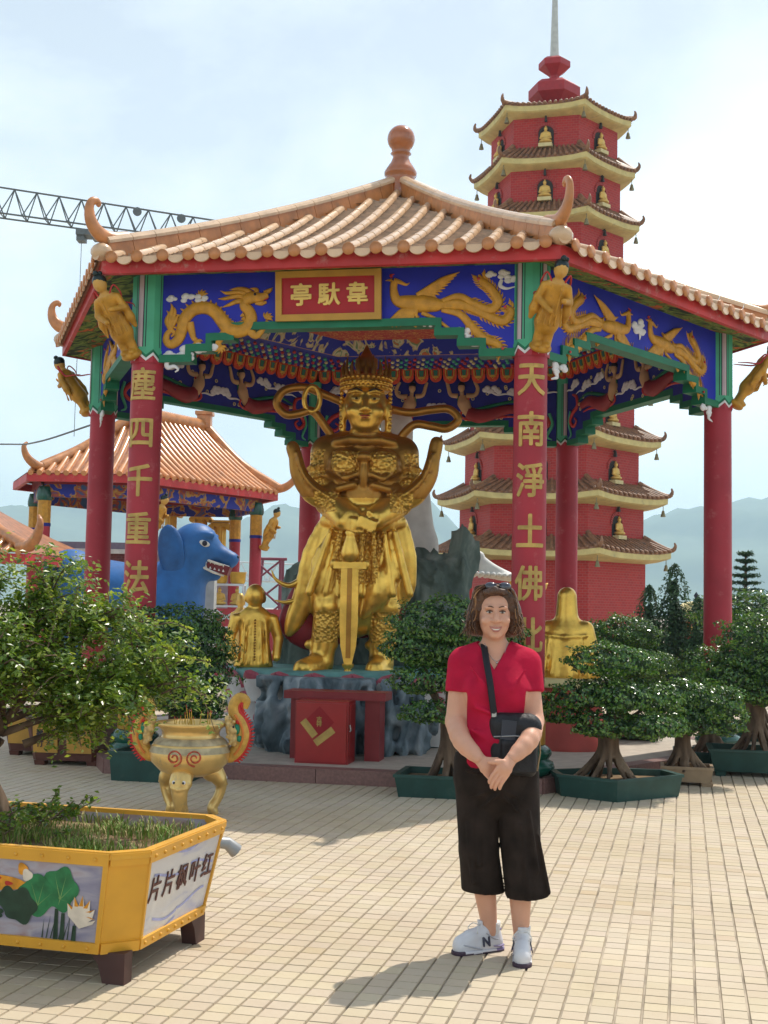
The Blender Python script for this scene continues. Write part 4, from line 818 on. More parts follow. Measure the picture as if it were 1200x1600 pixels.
# white robed statue standing back to back with the guardian
wst = empty('white_robed_statue', (.13, 15.6, .865)); tag(wst, 'tall white robed statue standing back to back with the gold guardian', 'statue')
S = SDF((-.7, -.5, -.05), (.75, .5, 3.25), .04); S.cap((0, 0, 0), (0, 0, 1.3), .52, .40, .1, sq=((0, 1, 0), .7)); S.cap((0, 0, 1.3), (0, 0, 2.2), .40, .34, .1, sq=((0, 1, 0), .65)); S.cap((0, 0, 2.5), (0, 0, 2.95), .2, .2, .15); S.path([(.3, 0, 2.1), (.36, 0, 1.5), (.46, 0, .9)], [.12, .14, .16], .1)
S.wobble(.03, 5, 5, (1, 1, .3), 2); mk('body', S.mesh('body'), mat('statue_white', (.62, .58, .54), .6, var=.1, dirt=((.4, .36, .3), .25, 6)), wst)
# ---- figures leaning out under the eave corners
def attendant():
    S = SDF((-.24, -.24, -.06), (.24, .24, .98), .0125)
    S.ell((0, 0, .0), (.12, .11, .055), .02); S.cap((-.05, 0, .06), (-.045, 0, .36), .05, .062, .02); S.cap((.05, 0, .06), (.045, 0, .36), .05, .062, .02); S.ell((-.05, -.04, .05), (.04, .075, .035), .02); S.ell((.05, -.04, .05), (.04, .075, .035), .02)
    S.cap((0, 0, .28), (0, 0, .50), .135, .095, .03, sq=((0, 1, 0), .75)); S.cap((0, 0, .50), (0, 0, .64), .10, .105, .03, sq=((0, 1, 0), .72)); S.cap((-.07, 0, .66), (.07, 0, .66), .05, .05, .03)
    for sx in (-1, 1): S.cap((sx * .12, 0, .65), (sx * .165, -.02, .52), .045, .04, .02); S.cap((sx * .165, -.02, .52), (sx * .06 + .02, -.15, .50 + .06 * sx), .04, .028, .02); S.ell((sx * .05 + .02, -.155, .50 + .06 * sx), (.03, .03, .03), .01); S.path([(sx * .16, 0, .52), (sx * .17, .0, .40), (sx * .18, .01, .30)], [.04, .05, .025], .02)
    S.cap((0, 0, .70), (0, 0, .76), .04, .038, .02); S.ell((0, -.01, .835), (.072, .080, .092), .01); S.ell((0, -.088, .825), (.012, .016, .018), .01)
    for k in range(5): S.cap((-.09 + .045 * k, -.09, .47), (-.12 + .06 * k, -.11, .28), .008, .013, .012)
    return S.mesh('body', lambda c: np.where((c[:, 2] > .70), 1, 0))
ATT = attendant(); FG = mat('attendant_gold', (.50, .25, .03), .42, var=.22, scale=9, metal=.15, dirt=((.28, .13, .04), .3, 12)); ATT.materials.append(FG); ATT.materials.append(mat('attendant_face', (.56, .31, .07), .5, var=.1))
hb = MB(); hb.ball((0, .008, .865), (.078, .085, .078), 0, 12, 9); hb.ball((0, .0, .95), (.034, .034, .035), 0, 8, 6); hb.ball((.04, .02, .94), (.025, .03, .025), 0, 8, 6); HAIRM = hb.mesh('hair'); HAIRM.materials.append(mat('painted_hair', (.008, .02, .02), .35))
rb_ = MB()
for sx in (-1, 1): rb_.tube(spline([(sx * .06, -.03, .70), (sx * .12, .03, .78), (sx * .15, .06, .68), (sx * .13, .07, .58), (sx * .16, .20, .50), (sx * .12, .30, .44)], 4), [.012, .014, .014, .014, .012, .006], 6, 0, flat=.6)
RIBM = rb_.mesh('ribbon'); RIBM.materials.append(REDF)
ob_ = MB(); ob_.tube([(.02, -.16, .40), (.02, -.17, .66)], .007, 6, 0); ob_.ball((.02, -.17, .68), (.02, .012, .03), 0, 8, 6); OBM = ob_.mesh('held_wand'); OBM.materials.append(FG)
names = {0: 'gold attendant figure leaning out under the left front eave corner', 1: 'gold attendant figure facing forward above the column with the right-hand inscription', 2: 'gold attendant figure jutting from the column at the far right edge', 5: 'gold attendant figure leaning out beyond the leftmost red column'}
for k in (0, 1, 2, 5):
    c = hx(A + .19, VANG[k]); an = VANG[k]
    Mo = Matrix.Translation((CX + c[0], CY + c[1], 3.90)) @ Matrix.Rotation(R_(an + 90), 4, 'Z') @ Matrix.Rotation(R_({0: 33, 1: 33, 2: 34, 5: 34}[k]), 4, 'X') @ Matrix.Rotation(R_({0: 25, 1: -12, 2: 10, 5: -20}[k]), 4, 'Z') @ Matrix.Scale(.86, 4)
    at = empty('attendant_figure', (0, 0, 0)); at.matrix_world = Mo; tag(at, names[k], 'statue', 'attendant figures under the eaves')
    link('body', ATT, at); link('hair', HAIRM, at); link('ribbon', RIBM, at); link('held_wand', OBM, at)
# ================================================================ offering box, table, incense burner
bx = empty('offering_box', (-.53, 11.86, ZF), R_(-11)); tag(bx, 'red metal offering box with paper strips on its door, before the rock', 'box')
REDB = mat('box_red', (.33, .012, .014), .35, var=.15, scale=5, spec=.6, dirt=((.22, .01, .01), .3, 6))
b = MB(); b.box((0, .14, .285), (.50, .30, .57), 0); b.build('cabinet', REDB, bx)
b = MB(); b.box((0, -.017, .285), (.47, .014, .53), 0); dr = b.build('door', mat('door_red', (.36, .015, .018), .3, var=.1, spec=.6), bx)
b = MB(); b.box((.255, .13, .31), (.012, .20, .46), 0); b.build('side_panel', REDB, bx)
b = MB(); b.tube([(.262, .0, .30), (.275, .0, .31), (.262, .0, .36)], .008, 6, 0); b.build('lock', mat('steel', (.4, .4, .4), .3, metal=.9), bx)
PAPER = ramp_mat('paper_print', [(.3, (.45, .42, .34)), (.5, (.55, .50, .36)), (.56, (.22, .12, .08)), (.64, (.30, .34, .22)), (.72, (.5, .4, .2))], 40, .7, .5)
for (cx_, cz_, an, L_) in ((-.115, .20 + .12, -50, .17), (.03, .25, 38, .20)):
    b = MB(); b.box((0, 0, 0), (L_, .003, .055), 0); b.box((0, -.001, .0), (L_ + .012, .002, .067), 1); b.build('paper_strip', [PAPER, GOLDP], dr, Matrix.Translation((cx_, -.027, cz_)) @ Matrix.Rotation(R_(-an) * -1 if False else R_(an) * -1, 4, 'Y'))
b = MB(); b.box((0, 0, 0), (.20, .002, .20), 0); b.build('diamond_paper', mat('diamond_red', (.30, .005, .012), .5), dr, Matrix.Translation((-.02, -.0255, .38)) @ Matrix.Rotation(R_(45), 4, 'Y'))
for q, (ch, zz) in enumerate((('吉', .40), ('祥', .36))): mk('character', stand_up(glyph(ch, .055, .001, .0012)), GOLDP, dr, Matrix.Translation((-.02, -.030, zz)))
tb = empty('offering_table', (-.40, 12.30, ZF), R_(-11)); tag(tb, 'low dark red offering table behind the red metal box', 'table')
b = MB(); b.box((0, 0, .60), (.98, .34, .075), 0); b.build('table_top', mat('table_red', (.27, .03, .035), .45, var=.15), tb)
for sx in (-1, 1): b = MB(); b.box((sx * .36, 0, .281), (.14, .26, .562), 0); b.build('table_support', mat('table_red', 0), tb)
# ---- incense burner
ib = empty('incense_burner', (-1.40, 9.60, 0)); tag(ib, 'pale gold three-legged incense burner with red-edged dragon handles', 'incense burner')
BURN = mat('burner_gilt', (.74, .50, .18), .30, metal=.6, var=.14, scale=6, dirt=((.34, .28, .20), .30, 9)); BURN2 = mat('burner_worn', (.40, .33, .20), .45, metal=.4, var=.3, scale=16)
b = MB(); b.lathe([(.0, .285), (.12, .295), (.22, .335), (.285, .40), (.30, .46), (.285, .52), (.25, .56), (.215, .585), (.21, .61), (.225, .64), (.25, .66), (.262, .672), (.262, .69), (.245, .69), (.235, .67), (.20, .62), (.0, .60)], 36, 0); b.build('bowl', BURN, ib)
b = MB(); b.lathe([(.276, .535), (.262, .555), (.232, .58)], 36, 0); b.lathe([(.288, .52), (.302, .475)], 36, 0); b.build('shoulder_band', BURN2, ib)
b = MB(); b.lathe([(.0, .625), (.19, .622), (.222, .63)], 24, 0); b.build('ash', mat('ash_grey', (.30, .24, .20), .95, var=.2, scale=40), ib)
for sx in (-1, 1):                                                         # coiled emblem on the belly
    b = MB(); t_ = np.linspace(0, 11, 40); r = .012 + .0045 * t_; x = sx * .075 + r * np.cos(t_) * sx; z = .455 + r * np.sin(t_); y = -np.sqrt(np.maximum(.305 ** 2 - x * x, 0)) * np.interp(z, [.36, .40, .46, .52, .56], [.85, .955, 1.0, .955, .86]); b.tube(np.c_[x, y, z], .006, 6, 0); b.build('dragon_medallion', mat('medal_red', (.45, .07, .03), .5, var=.5, scale=60), ib)
for k in range(3):
    Mk = Matrix.Rotation(R_(-98 + 120 * k), 4, 'Z')                         # leg built outward along +x
    S = SDF((.0, -.13, -.02), (.34, .13, .42), .010); S.path(spline([(.13, 0, .33), (.21, 0, .30), (.245, 0, .22), (.215, 0, .12), (.17, 0, .05), (.20, 0, .02)], 4), [.07, .075, .055, .045, .042, .04], .02, sq=((1, 0, 0), .6)); S.ell((.225, 0, .265), (.05, .085, .055), .02); S.path([(.262, -.06, .235), (.285, 0, .225), (.262, .06, .235)], .010, .005); S.half((0, 0, .0), (0, 0, -1))
    lg = mk('leg', S.mesh('leg'), BURN, ib, Mk)
    for sy in (-1, 1): b = MB(); b.ball((.266, sy * .034, .275), (.012, .018, .018), 0, 9, 7); b.ball((.276, sy * .034, .275), (.006, .009, .009), 1, 8, 6); b.build('eye', [WHITE, BLACK], lg)
for sx in (-1, 1):                                                          # dragon-shaped handles rising from the shoulder
    body = spline([(.270, 0, .43), (.315, 0, .45), (.365, 0, .52), (.385, 0, .61), (.362, 0, .69), (.322, 0, .75), (.315, 0, .82), (.355, 0, .87), (.402, 0, .85), (.392, 0, .795)], 5) * np.array([sx, 1, 1])
    b = MB(); b.tube(body, [.040, .050, .058, .060, .054, .046, .044, .042, .036, .024], 10, 0, flat=.75, up=(0, 1, 0)); hd = b.build('handle', mat('handle_gold', (.55, .31, .06), .42, metal=.2, var=.25, scale=20), ib)
    g = np.gradient(body, axis=0); nn = np.c_[g[:, 2], np.zeros(len(g)), -g[:, 0]]; nn /= np.linalg.norm(nn, axis=1)[:, None]; nn *= sx; b = MB(); rw_ = np.interp(np.arange(len(body)), np.linspace(0, len(body) - 1, 10), [.040, .050, .058, .060, .054, .046, .044, .042, .036, .024])
    for i in range(5, len(body)): b.tube([body[i] + nn[i] * rw_[i] * .9, body[i] + nn[i] * (rw_[i] + .030) + g[i] * .4], [.014, .003], 6, 0)
    b.tube(body[4:] + nn[4:] * rw_[4:, None] * .85 + np.array([0, -.01, 0]), .013, 6, 0); tag(b.build('red_spines', mat('spine_red', (.50, .025, .02), .5), hd), kind='stuff')
    b = MB(); b.tube(body[6:26] + nn[6:26] * .006 + np.array([0, -.040, 0]), .016, 6, 0, flat=.6); b.build('belly_line', mat('belly_orange', (.60, .18, .03), .5), hd)
    S = SDF((-.10, -.10, -.14), (.10, .10, .16), .008)                     # snarling mask facing outward over the bowl
    for (u, z, r) in ((.0, .0, .042), (-.015, .045, .036), (.01, -.05, .036), (-.03, .09, .026), (.02, -.09, .026)): S.ell((u * sx, 0, z), (r, r, r), .02)
    for k in range(7): a = k * .9; S.ell((.030 * math.cos(a), -.030, .09 * math.sin(a)), (.014, .012, .014), .008)
    mk('lion_mask', S.mesh('lion_mask'), mat('mask_cream', (.52, .35, .13), .5, var=.4, scale=30), hd, Matrix.Translation((sx * .305, -.035, .63)))
    for (u, z, rx, rz_, nm, m_) in ((.345, .645, .022, .040, 'green_collar', mat('collar_green', (.01, .20, .11), .45)), (.365, .575, .020, .024, 'green_collar', mat('collar_green', 0)), (.352, .70, .018, .020, 'red_patch', mat('spine_red', 0)), (.33, .535, .018, .016, 'red_patch', mat('spine_red', 0))): b = MB(); b.ball((sx * u, -.042, z), (rx, .014, rz_), 0, 9, 7); b.build(nm, m_, hd)
    b = MB(); b.ball((sx * .322, -.072, .665), (.008, .006, .010), 0, 7, 5); b.build('mask_eye', BLACK, hd)
for q in range(16):
    r_ = random.Random(q + 40); x, y = r_.uniform(-.14, .16), r_.uniform(-.12, .12); h = r_.uniform(.08, .19); lean = r_.uniform(-.03, .03)
    st = MB(); st.tube([(0, 0, 0), (lean, lean * .5, h)], .0035, 5, 0); st.tube([(lean, lean * .5, h), (lean * 1.2, lean * .6, h * 1.15)], .0028, 5, 1)
    o = st.build('incense_stick', [mat('stick_yellow', (.60, .36, .05), .7), mat('stick_red', (.5, .08, .04), .7)], None, Matrix.Translation((-1.40 + x, 9.60 + y, .612)))
    tag(o, 'thin yellow incense stick standing in the ash of the burner', 'incense stick', 'incense sticks in the burner')
# ================================================================ planters and trees
YEL = mat('planter_yellow', (.66, .33, .03), .45, var=.10, scale=5, spec=.5, dirt=((.45, .22, .05), .25, 11))
def chamfer_box(x, y, c): return [(-x + c, -y), (x - c, -y), (x, -y + c), (x, y - c), (x - c, y), (-x + c, y), (-x, y - c), (-x, -y + c)]
pl = empty('yellow_planter', (-1.463, 5.90, 0), R_(-15.5)); tag(pl, 'large yellow planter box with painted koi and lotus panels in the left foreground', 'planter')
X1, Y1, X0, Y0 = .66, .515, .59, .445; Z0, Z1 = .135, .545; CH = .115
lo_, hi_ = chamfer_box(X0, Y0, CH), chamfer_box(X1, Y1, CH)
def lerp_poly(t): return [(a[0] + (b_[0] - a[0]) * t, a[1] + (b_[1] - a[1]) * t) for a, b_ in zip(lo_, hi_)]
def pan_mat(name, kind):
    m = ramp_mat(name, [(.30, (.16, .15, .24)), (.45, (.28, .27, .36)), (.55, (.40, .37, .42)), (.68, (.30, .18, .17))] if kind == 'lotus' else [(.30, (.36, .38, .55)), (.40, (.60, .58, .58)), (.60, (.66, .62, .58)), (.72, (.60, .50, .40))], 3.0 if kind == 'lotus' else 2.2, .4, .6, (1, 1, 3.2), 4); return m
PM = {'lotus': pan_mat('panel_lotus', 'lotus'), 'text': pan_mat('panel_text', 'text')}
for j in range(8):
    a0, a1, b0, b1 = np.r_[lo_[j], Z0], np.r_[lo_[(j + 1) % 8], Z0], np.r_[hi_[j], Z1], np.r_[hi_[(j + 1) % 8], Z1]; corner = j % 2 == 1
    n = np.cross(a1 - a0, b0 - a0); n /= np.linalg.norm(n)
    def q4(u0, u1, v0, v1, off): return [a0 * (1 - u) * (1 - v) + a1 * u * (1 - v) + b0 * (1 - u) * v + b1 * u * v + n * off for u, v in ((u0, v0), (u1, v0), (u1, v1), (u0, v1))]
    b = MB(); q = q4(0, 1, 0, 1, 0); qi = [p - n * .02 for p in q]; b.add(q + qi, [(0, 1, 2, 3), (7, 6, 5, 4), (0, 4, 5, 1), (2, 6, 7, 3), (1, 5, 6, 2), (3, 7, 4, 0)], 0)
    b.build('side_panel', YEL if corner else PM['text' if j in (2, 6) else 'lotus'], pl)
    for (v0, v1, nm) in ((-.02, .085, 'lower_rail'), (.875, 1.0, 'upper_rail')):
        b = MB(); q = q4(0, 1, v0, v1, .012); qi = [p - n * .03 for p in q]; b.add(q + qi, [(0, 1, 2, 3), (0, 4, 5, 1), (2, 6, 7, 3), (1, 5, 6, 2), (3, 7, 4, 0)], 0); rl = b.build(nm, YEL, pl)
        if not corner:
            nb_ = 9
            for k in range(nb_): b = MB(); c = q4((k + .5) / nb_, (k + .5) / nb_, (v0 + v1) / 2, (v0 + v1) / 2, .013)[0]; b.ball(c, .0085, 0, 8, 6); b.build('bolt', YEL, rl)
    if not corner:
        for (u0, u1) in ((0, .022), (.978, 1)):
            b = MB(); q = q4(u0, u1, .085, .875, .010); qi = [p - n * .03 for p in q]; b.add(q + qi, [(0, 1, 2, 3), (0, 4, 5, 1), (2, 6, 7, 3), (1, 5, 6, 2), (3, 7, 4, 0)], 0); b.build('edge_strip', YEL, pl)
    b = MB(); q = [np.r_[np.array(hi_[j]) * 1.012, Z1 + .004], np.r_[np.array(hi_[(j + 1) % 8]) * 1.012, Z1 + .004], np.r_[np.array(hi_[(j + 1) % 8]) * .955, Z1 + .004], np.r_[np.array(hi_[j]) * .955, Z1 + .004]]; qi = [p - np.array([0, 0, .03]) for p in q]; b.add(q + qi, [(0, 1, 2, 3), (0, 4, 5, 1), (2, 6, 7, 3)], 0); b.build('rim', YEL, pl)
    # paintings lie a hair proud of the panels
    if j == 0:
        def P2(u, v, off=.0035): return q4(u, u, v, v, off)[0]
        def paint(pts, m, off=.0035, nm='painted_leaf'): b = MB(); b.add([P2(u, v, off) for u, v in pts], [list(range(len(pts)))], 0); b.build(nm, m, pl)
        def blob(cu, cv, ru, rv, m, lobes=7, off=.0035, nm='painted_leaf', wav=.12, a0_=0): t_ = np.linspace(0, 2 * math.pi, 36, endpoint=False); paint([(cu + ru * (1 + wav * math.cos(lobes * t)) * math.cos(t + a0_), cv + rv * (1 + wav * math.cos(lobes * t)) * math.sin(t + a0_)) for t in t_], m, off, nm)
        GRN = mat('paint_green', (.02, .17, .06), .45, var=.3, scale=20); DGR = mat('paint_dark_green', (.02, .05, .03), .45, var=.3, scale=20); WHT = mat('paint_white', (.66, .58, .48), .45, var=.15, scale=15); KOI = mat('paint_koi', (.62, .26, .02), .45, var=.25, scale=25)
        for (du, dv, ru, rv, m, off, lb) in ((.80, .60, .075, .22, GRN, .0035, 5), (.70, .52, .085, .20, GRN, .0045, 4), (.62, .40, .075, .18, DGR, .0055, 5), (.565, .45, .05, .13, DGR, .0040, 4)): blob(du, dv, ru, rv, m, lb, off)
        VEIN = mat('paint_vein', (.20, .36, .12), .45)
        for (cu, cv, ru, rv, off) in ((.80, .60, .07, .20, .0042), (.70, .52, .08, .18, .0052)):
            for k in range(7): a_ = R_(15 + 50 * k); paint([(cu, cv - .10), (cu + .004, cv - .10), (cu + ru * .85 * math.cos(a_), cv + rv * .85 * math.sin(a_))], VEIN, off, 'painted_vein')
        for k in range(6): a_ = -.9 + k * .5; u_, v_ = .895 + .040 * math.sin(a_), .30 + .10 * math.cos(a_); paint([(.895, .22), (u_ - .022, v_ - .02), (u_ + .035 * math.sin(a_), v_ + .14 * abs(math.cos(a_)) + .02), (u_ + .022, v_ - .02)], WHT, .005 + .0006 * k, 'painted_petal'); paint([(u_ - .010, v_ + .05), (u_ + .035 * math.sin(a_), v_ + .14 * abs(math.cos(a_)) + .02), (u_ + .010, v_ + .05)], KOI, .0054 + .0006 * k, 'petal_tip')
        for (u, v, l) in ((.79, .40, .34), (.82, .36, .3), (.875, .24, .2)): paint([(u - .010, v), (u - .016, v - l), (u + .008, v - l), (u + .006, v)], DGR, .003, 'painted_stem')
        for k in range(8): u = .72 + .02 * k; paint([(u, .09), (u + .006, .09), (u + .012 + .01 * (k % 3), .30 + .04 * (k % 4))], DGR, .0030, 'painted_reed')
        blob(.505, .62, .135, .085, KOI, 2, .0035, 'painted_koi', .06); paint([(.60, .62), (.69, .68), (.67, .60), (.68, .55)], KOI, .0038, 'painted_koi_tail'); blob(.36, .80, .14, .07, WHT, 2, .0035, 'painted_koi', .06, .2); paint([(.46, .86), (.58, .93), (.56, .88), (.50, .84)], WHT, .0038, 'painted_koi_tail')
        for (u, v) in ((.36, .80), (.42, .845), (.30, .76), (.45, .65), (.52, .67), (.57, .62), (.49, .60)): blob(u, v, .018, .022, mat('koi_red', (.45, .03, .02), .45), 3, .0048, 'koi_spot')
        blob(.635, .78, .022, .06, KOI, 3, .0042, 'painted_bud'); blob(.655, .72, .022, .06, WHT, 3, .005, 'painted_bud')
        for k in range(9): blob(.38 + .026 * (k % 5) + .008 * k, .235 + .045 * (k % 3), .018, .030, DGR, 2, .0036, 'painted_pad')
    if j == 2:
        xa = (a1 - a0) / np.linalg.norm(a1 - a0); za = np.cross(n, xa)
        for q, ch in enumerate('片片枫叶红'):
            u = .13 + .185 * q; c = q4(u, u, .54, .54, .003)[0]; Mg = Matrix(((xa[0], -n[0], za[0], c[0]), (xa[1], -n[1], za[1], c[1]), (xa[2], -n[2], za[2], c[2]), (0, 0, 0, 1)))
            mk('character', stand_up(glyph(ch, .118, .0006, .0020)), mat('ink_maroon', (.09, .022, .018), .5), pl, Mg @ Matrix.Shear('XZ', 4, (.0, .0)) if False else Mg)
        LIL = mat('paint_lilac', (.34, .36, .60), .5, var=.2, scale=20)
        for (v, u0, u1, ph) in ((.88, .3, .95, 0), (.66, .10, .55, 1), (.62, .6, .95, 2), (.22, .15, .5, 1.5), (.27, .5, .9, 0), (.12, .3, .5, 2)):
            b = MB(); U = np.linspace(u0, u1, 16); top = [q4(u, u, v + .035 * math.sin(9 * u + ph) + .012, 0, .0025)[0] for u in U]; top = [q4(u, u, v + .05 * math.sin(9 * u + ph) + .014, v + .05 * math.sin(9 * u + ph) + .014, .0022)[0] for u in U]; bot = [q4(u, u, v + .05 * math.sin(9 * u + ph) - .014, v + .05 * math.sin(9 * u + ph) - .014, .0022)[0] for u in U]
            b.add(top + bot, [(i + 16, i + 17, i + 1, i) for i in range(15)], 0); b.build('painted_wave', LIL, pl)
for (x, y) in ((X0 - .07, -Y0 + .05), (X0 - .03, Y0 - .15), (-X0 + .12, -Y0 + .05), (-X0 + .03, Y0 - .15)):
    b = MB(); b.prism([(-.10, Z0 - .005), (-.06, .08), (-.035, .0), (.06, .0), (.06, Z0 - .005)], -.035, .035, 0, 'y'); b.build('foot', mat('foot_brown', (.07, .03, .025), .6, var=.2), pl, Matrix.Translation((x, y, 0)) @ (Matrix.Rotation(R_(90), 4, 'Z') if y > 0 else Matrix.Identity(4)))
b = MB(); b.add([np.r_[np.array(p) * .99, Z0 + .02] for p in lo_], [list(range(8))], 0); b.build('base_plate', mat('foot_brown', 0), pl)
b = MB(); b.tube([(X1 - .05, Y1 - .14, .45), (X1 + .01, Y1 - .10, .44), (X1 + .045, Y1 - .07, .40)], [.024, .030, .036], 10, 0); b.build('drain_spout', mat('spout_grey', (.30, .31, .32), .45, metal=.3), pl)
soil = ramp_mat('soil', [(.3, (.10, .06, .03)), (.5, (.20, .13, .07)), (.7, (.28, .21, .11))], 14, .95, .3, (1, 1, 1), 7, .8)
b = MB(); gp = [np.r_[np.array(p) * .97, Z1 - .07] for p in hi_]; nseg = 14; V = [np.array([0, 0, Z1 - .035])]
for r in np.linspace(.12, 1, 8):
    for j in range(8):
        for t in (0, .5): p = (gp[j] * (1 - t) + gp[(j + 1) % 8] * t) * r; V.append(np.array([p[0], p[1], Z1 - .04 - .03 * r + .012 * math.sin(p[0] * 9) * math.cos(p[1] * 11)]))
F = [(0, 1 + j, 1 + (j + 1) % 16) for j in range(16)] + [(1 + i * 16 + j, 1 + (i + 1) * 16 + j, 1 + (i + 1) * 16 + (j + 1) % 16, 1 + i * 16 + (j + 1) % 16) for i in range(7) for j in range(16)]
b.add(V, F, 0, True); b.build('soil_bed', soil, pl)
# grass in the planter: blades in tufts
def grass(name, n, xs, ys, z, hgt, seed, M, parent):
    r = np.random.default_rng(seed); tuft = np.c_[r.uniform(-xs, xs, n // 40), r.uniform(-ys, ys, n // 40)]; i = r.integers(0, len(tuft), n); P = tuft[i] + r.normal(0, .045, (n, 2)); ok = (abs(P[:, 0]) < xs) & (abs(P[:, 1]) < ys) & (np.abs(P[:, 0]) / xs + np.abs(P[:, 1]) / ys < 1.75) & (np.sin(P[:, 0] * 9 + 1.5) * np.cos(P[:, 1] * 11 + .6) + r.normal(0, .35, n) > -.22); P = P[ok]; n = len(P)
    an = r.uniform(0, 6.28, n); h = hgt * r.uniform(.4, 1.3, n); ln = h * r.uniform(.1, .9, n); w_ = r.uniform(.0015, .0035, n); d = np.c_[np.cos(an), np.sin(an)]; s_ = np.c_[-d[:, 1], d[:, 0]]
    B = np.c_[P, np.full(n, z)]; V = np.stack([B + np.c_[s_ * w_[:, None], np.zeros(n)], B - np.c_[s_ * w_[:, None], np.zeros(n)], B + np.c_[d * ln[:, None] * .4 - s_ * w_[:, None], h * .7], B + np.c_[d * ln[:, None] * .4 + s_ * w_[:, None], h * .7], B + np.c_[d * ln[:, None], h]], 1).reshape(-1, 3)
    k = (np.arange(n) * 5)[:, None]; F = np.concatenate([k + [0, 1, 2], k + [0, 2, 3], k + [3, 2, 4]]); mi = r.integers(0, 3, n)
    me = npmesh(name, V, F, False, np.tile(mi, 3)); return tag(mk(name, me, [mat('grass_a', (.13, .23, .03), .6), mat('grass_b', (.19, .27, .04), .6), mat('grass_dry', (.34, .28, .11), .7)], parent, M), kind='stuff')
gr = grass('planter_grass', 5200, X1 - .07, Y1 - .07, Z1 - .05, .046, 3, None, None); gr.matrix_world = Matrix.Translation((-1.463, 5.90, 0)) @ Matrix.Rotation(R_(-15.5), 4, 'Z'); tag(gr, 'short green and dry grass covering the soil of the yellow planter', 'grass')
BARK = ramp_mat('bark', [(.3, (.055, .035, .025)), (.5, (.13, .085, .055)), (.7, (.24, .17, .115))], 9, .9, .5, (1, 1, .35), 6, .7)
def leafmat(name, c, rough=.30, tr=.25):
    if name in MATS: return MATS[name]
    m = mat(name, c, rough, var=.22, scale=8, spec=.65); t = m.node_tree; bs = t.nodes['Principled BSDF']; tl = t.nodes.new('ShaderNodeBsdfTranslucent'); tl.inputs['Color'].default_value = (c[0] * 1.6, c[1] * 1.5, c[2] * .8, 1); mxn = t.nodes.new('ShaderNodeMixShader'); mxn.inputs['Fac'].default_value = tr
    o = t.nodes['Material Output']; t.links.new(bs.outputs[0], mxn.inputs[1]); t.links.new(tl.outputs[0], mxn.inputs[2]); t.links.new(mxn.outputs[0], o.inputs['Surface']); return m
LEAFS = [leafmat('leaf_mid', (.125, .215, .026), .30, .42), leafmat('leaf_bright', (.18, .265, .034), .30, .45), leafmat('leaf_dark', (.075, .145, .022)), leafmat('leaf_tip', (.27, .33, .06), .3, .45)]
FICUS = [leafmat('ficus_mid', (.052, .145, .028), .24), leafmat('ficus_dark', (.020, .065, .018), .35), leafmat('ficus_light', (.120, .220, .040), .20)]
# ---- foreground tree: crooked trunk, layered boughs, feathery shoots
ft = empty('foreground_bonsai', (-1.745, 5.98, Z1 - .05)); tag(ft, 'leafy green bonsai tree spreading from the yellow planter at the left edge', 'tree')
b = MB(); b.tube(spline([(0, 0, 0), (-.03, .02, .12), (-.10, .0, .30), (-.06, -.04, .52), (.06, .0, .75), (.02, .02, 1.02)], 6), [.085, .065, .055, .05, .035, .015], 10, 0)
b.build('trunk', BARK, ft)
rt_ = np.random.default_rng(21); PTS = []; NRM = []; MI = []; bl = MB()
boughs = [((-.05, 0, .55), (-.75, .05, .72), .30), ((.0, 0, .62), (.72, -.05, .52), .27), ((.0, 0, .50), (.52, .10, .60), .26), ((.05, 0, .68), (.40, .0, .80), .27), ((0, 0, .7), (-.25, .0, .98), .28), ((0, 0, .7), (.12, .1, 1.0), .25), ((0, 0, .5), (-.45, -.15, .55), .28), ((0, 0, .5), (.25, -.22, .52), .26), ((0, 0, .45), (.05, -.30, .66), .26), ((0, 0, .6), (-.55, .1, .9), .27), ((0, 0, .45), (.50, -.2, .40), .22), ((0, 0, .45), (-.2, -.3, .42), .24), ((0, 0, .4), (-.6, -.1, .40), .25), ((.1, 0, .4), (.30, .05, .36), .2), ((0, 0, .5), (.05, .0, .80), .26)]
for a_, e_, rad in boughs:
    a_, e_ = np.array(a_), np.array(e_); e_ = np.array([e_[0] * 1.12 + .06, e_[1], .56 + (e_[2] - .36) * 1.02]); rad *= .80; m_ = (a_ + e_) / 2 + rt_.normal(0, .05, 3); bl.tube(spline([a_, m_, e_], 5), [.022, .014, .006], 6, 0)
    for q in range(44):                                                    # twigs radiating in a flat-ish layer
        d = rt_.normal(size=3) * np.array([1, 1, .55]); d /= np.linalg.norm(d); c0 = m_ + (e_ - m_) * rt_.uniform(0, 1) + rt_.normal(0, .03, 3); ln = rad * rt_.uniform(.6, 1.25); tw = spline([c0, c0 + d * ln * .5 + np.array([0, 0, .03]), c0 + d * ln + np.array([0, 0, -.02])], 5)
        if q % 3 == 0: bl.tube(tw[::2], [.005, .002], 4, 0, cap=False)
        for t in np.linspace(.15, 1, 17):
            p = tw[int(t * 10)] + rt_.normal(0, .020, 3)
            for w__ in range(3): PTS.append(p + rt_.normal(0, .018, 3)); NRM.append(np.array([d[0] * .4, d[1] * .4, .9])); MI.append(3 if t > .86 and rt_.random() < .5 else int(rt_.choice([0, 1, 2], p=[.45, .30, .25])))
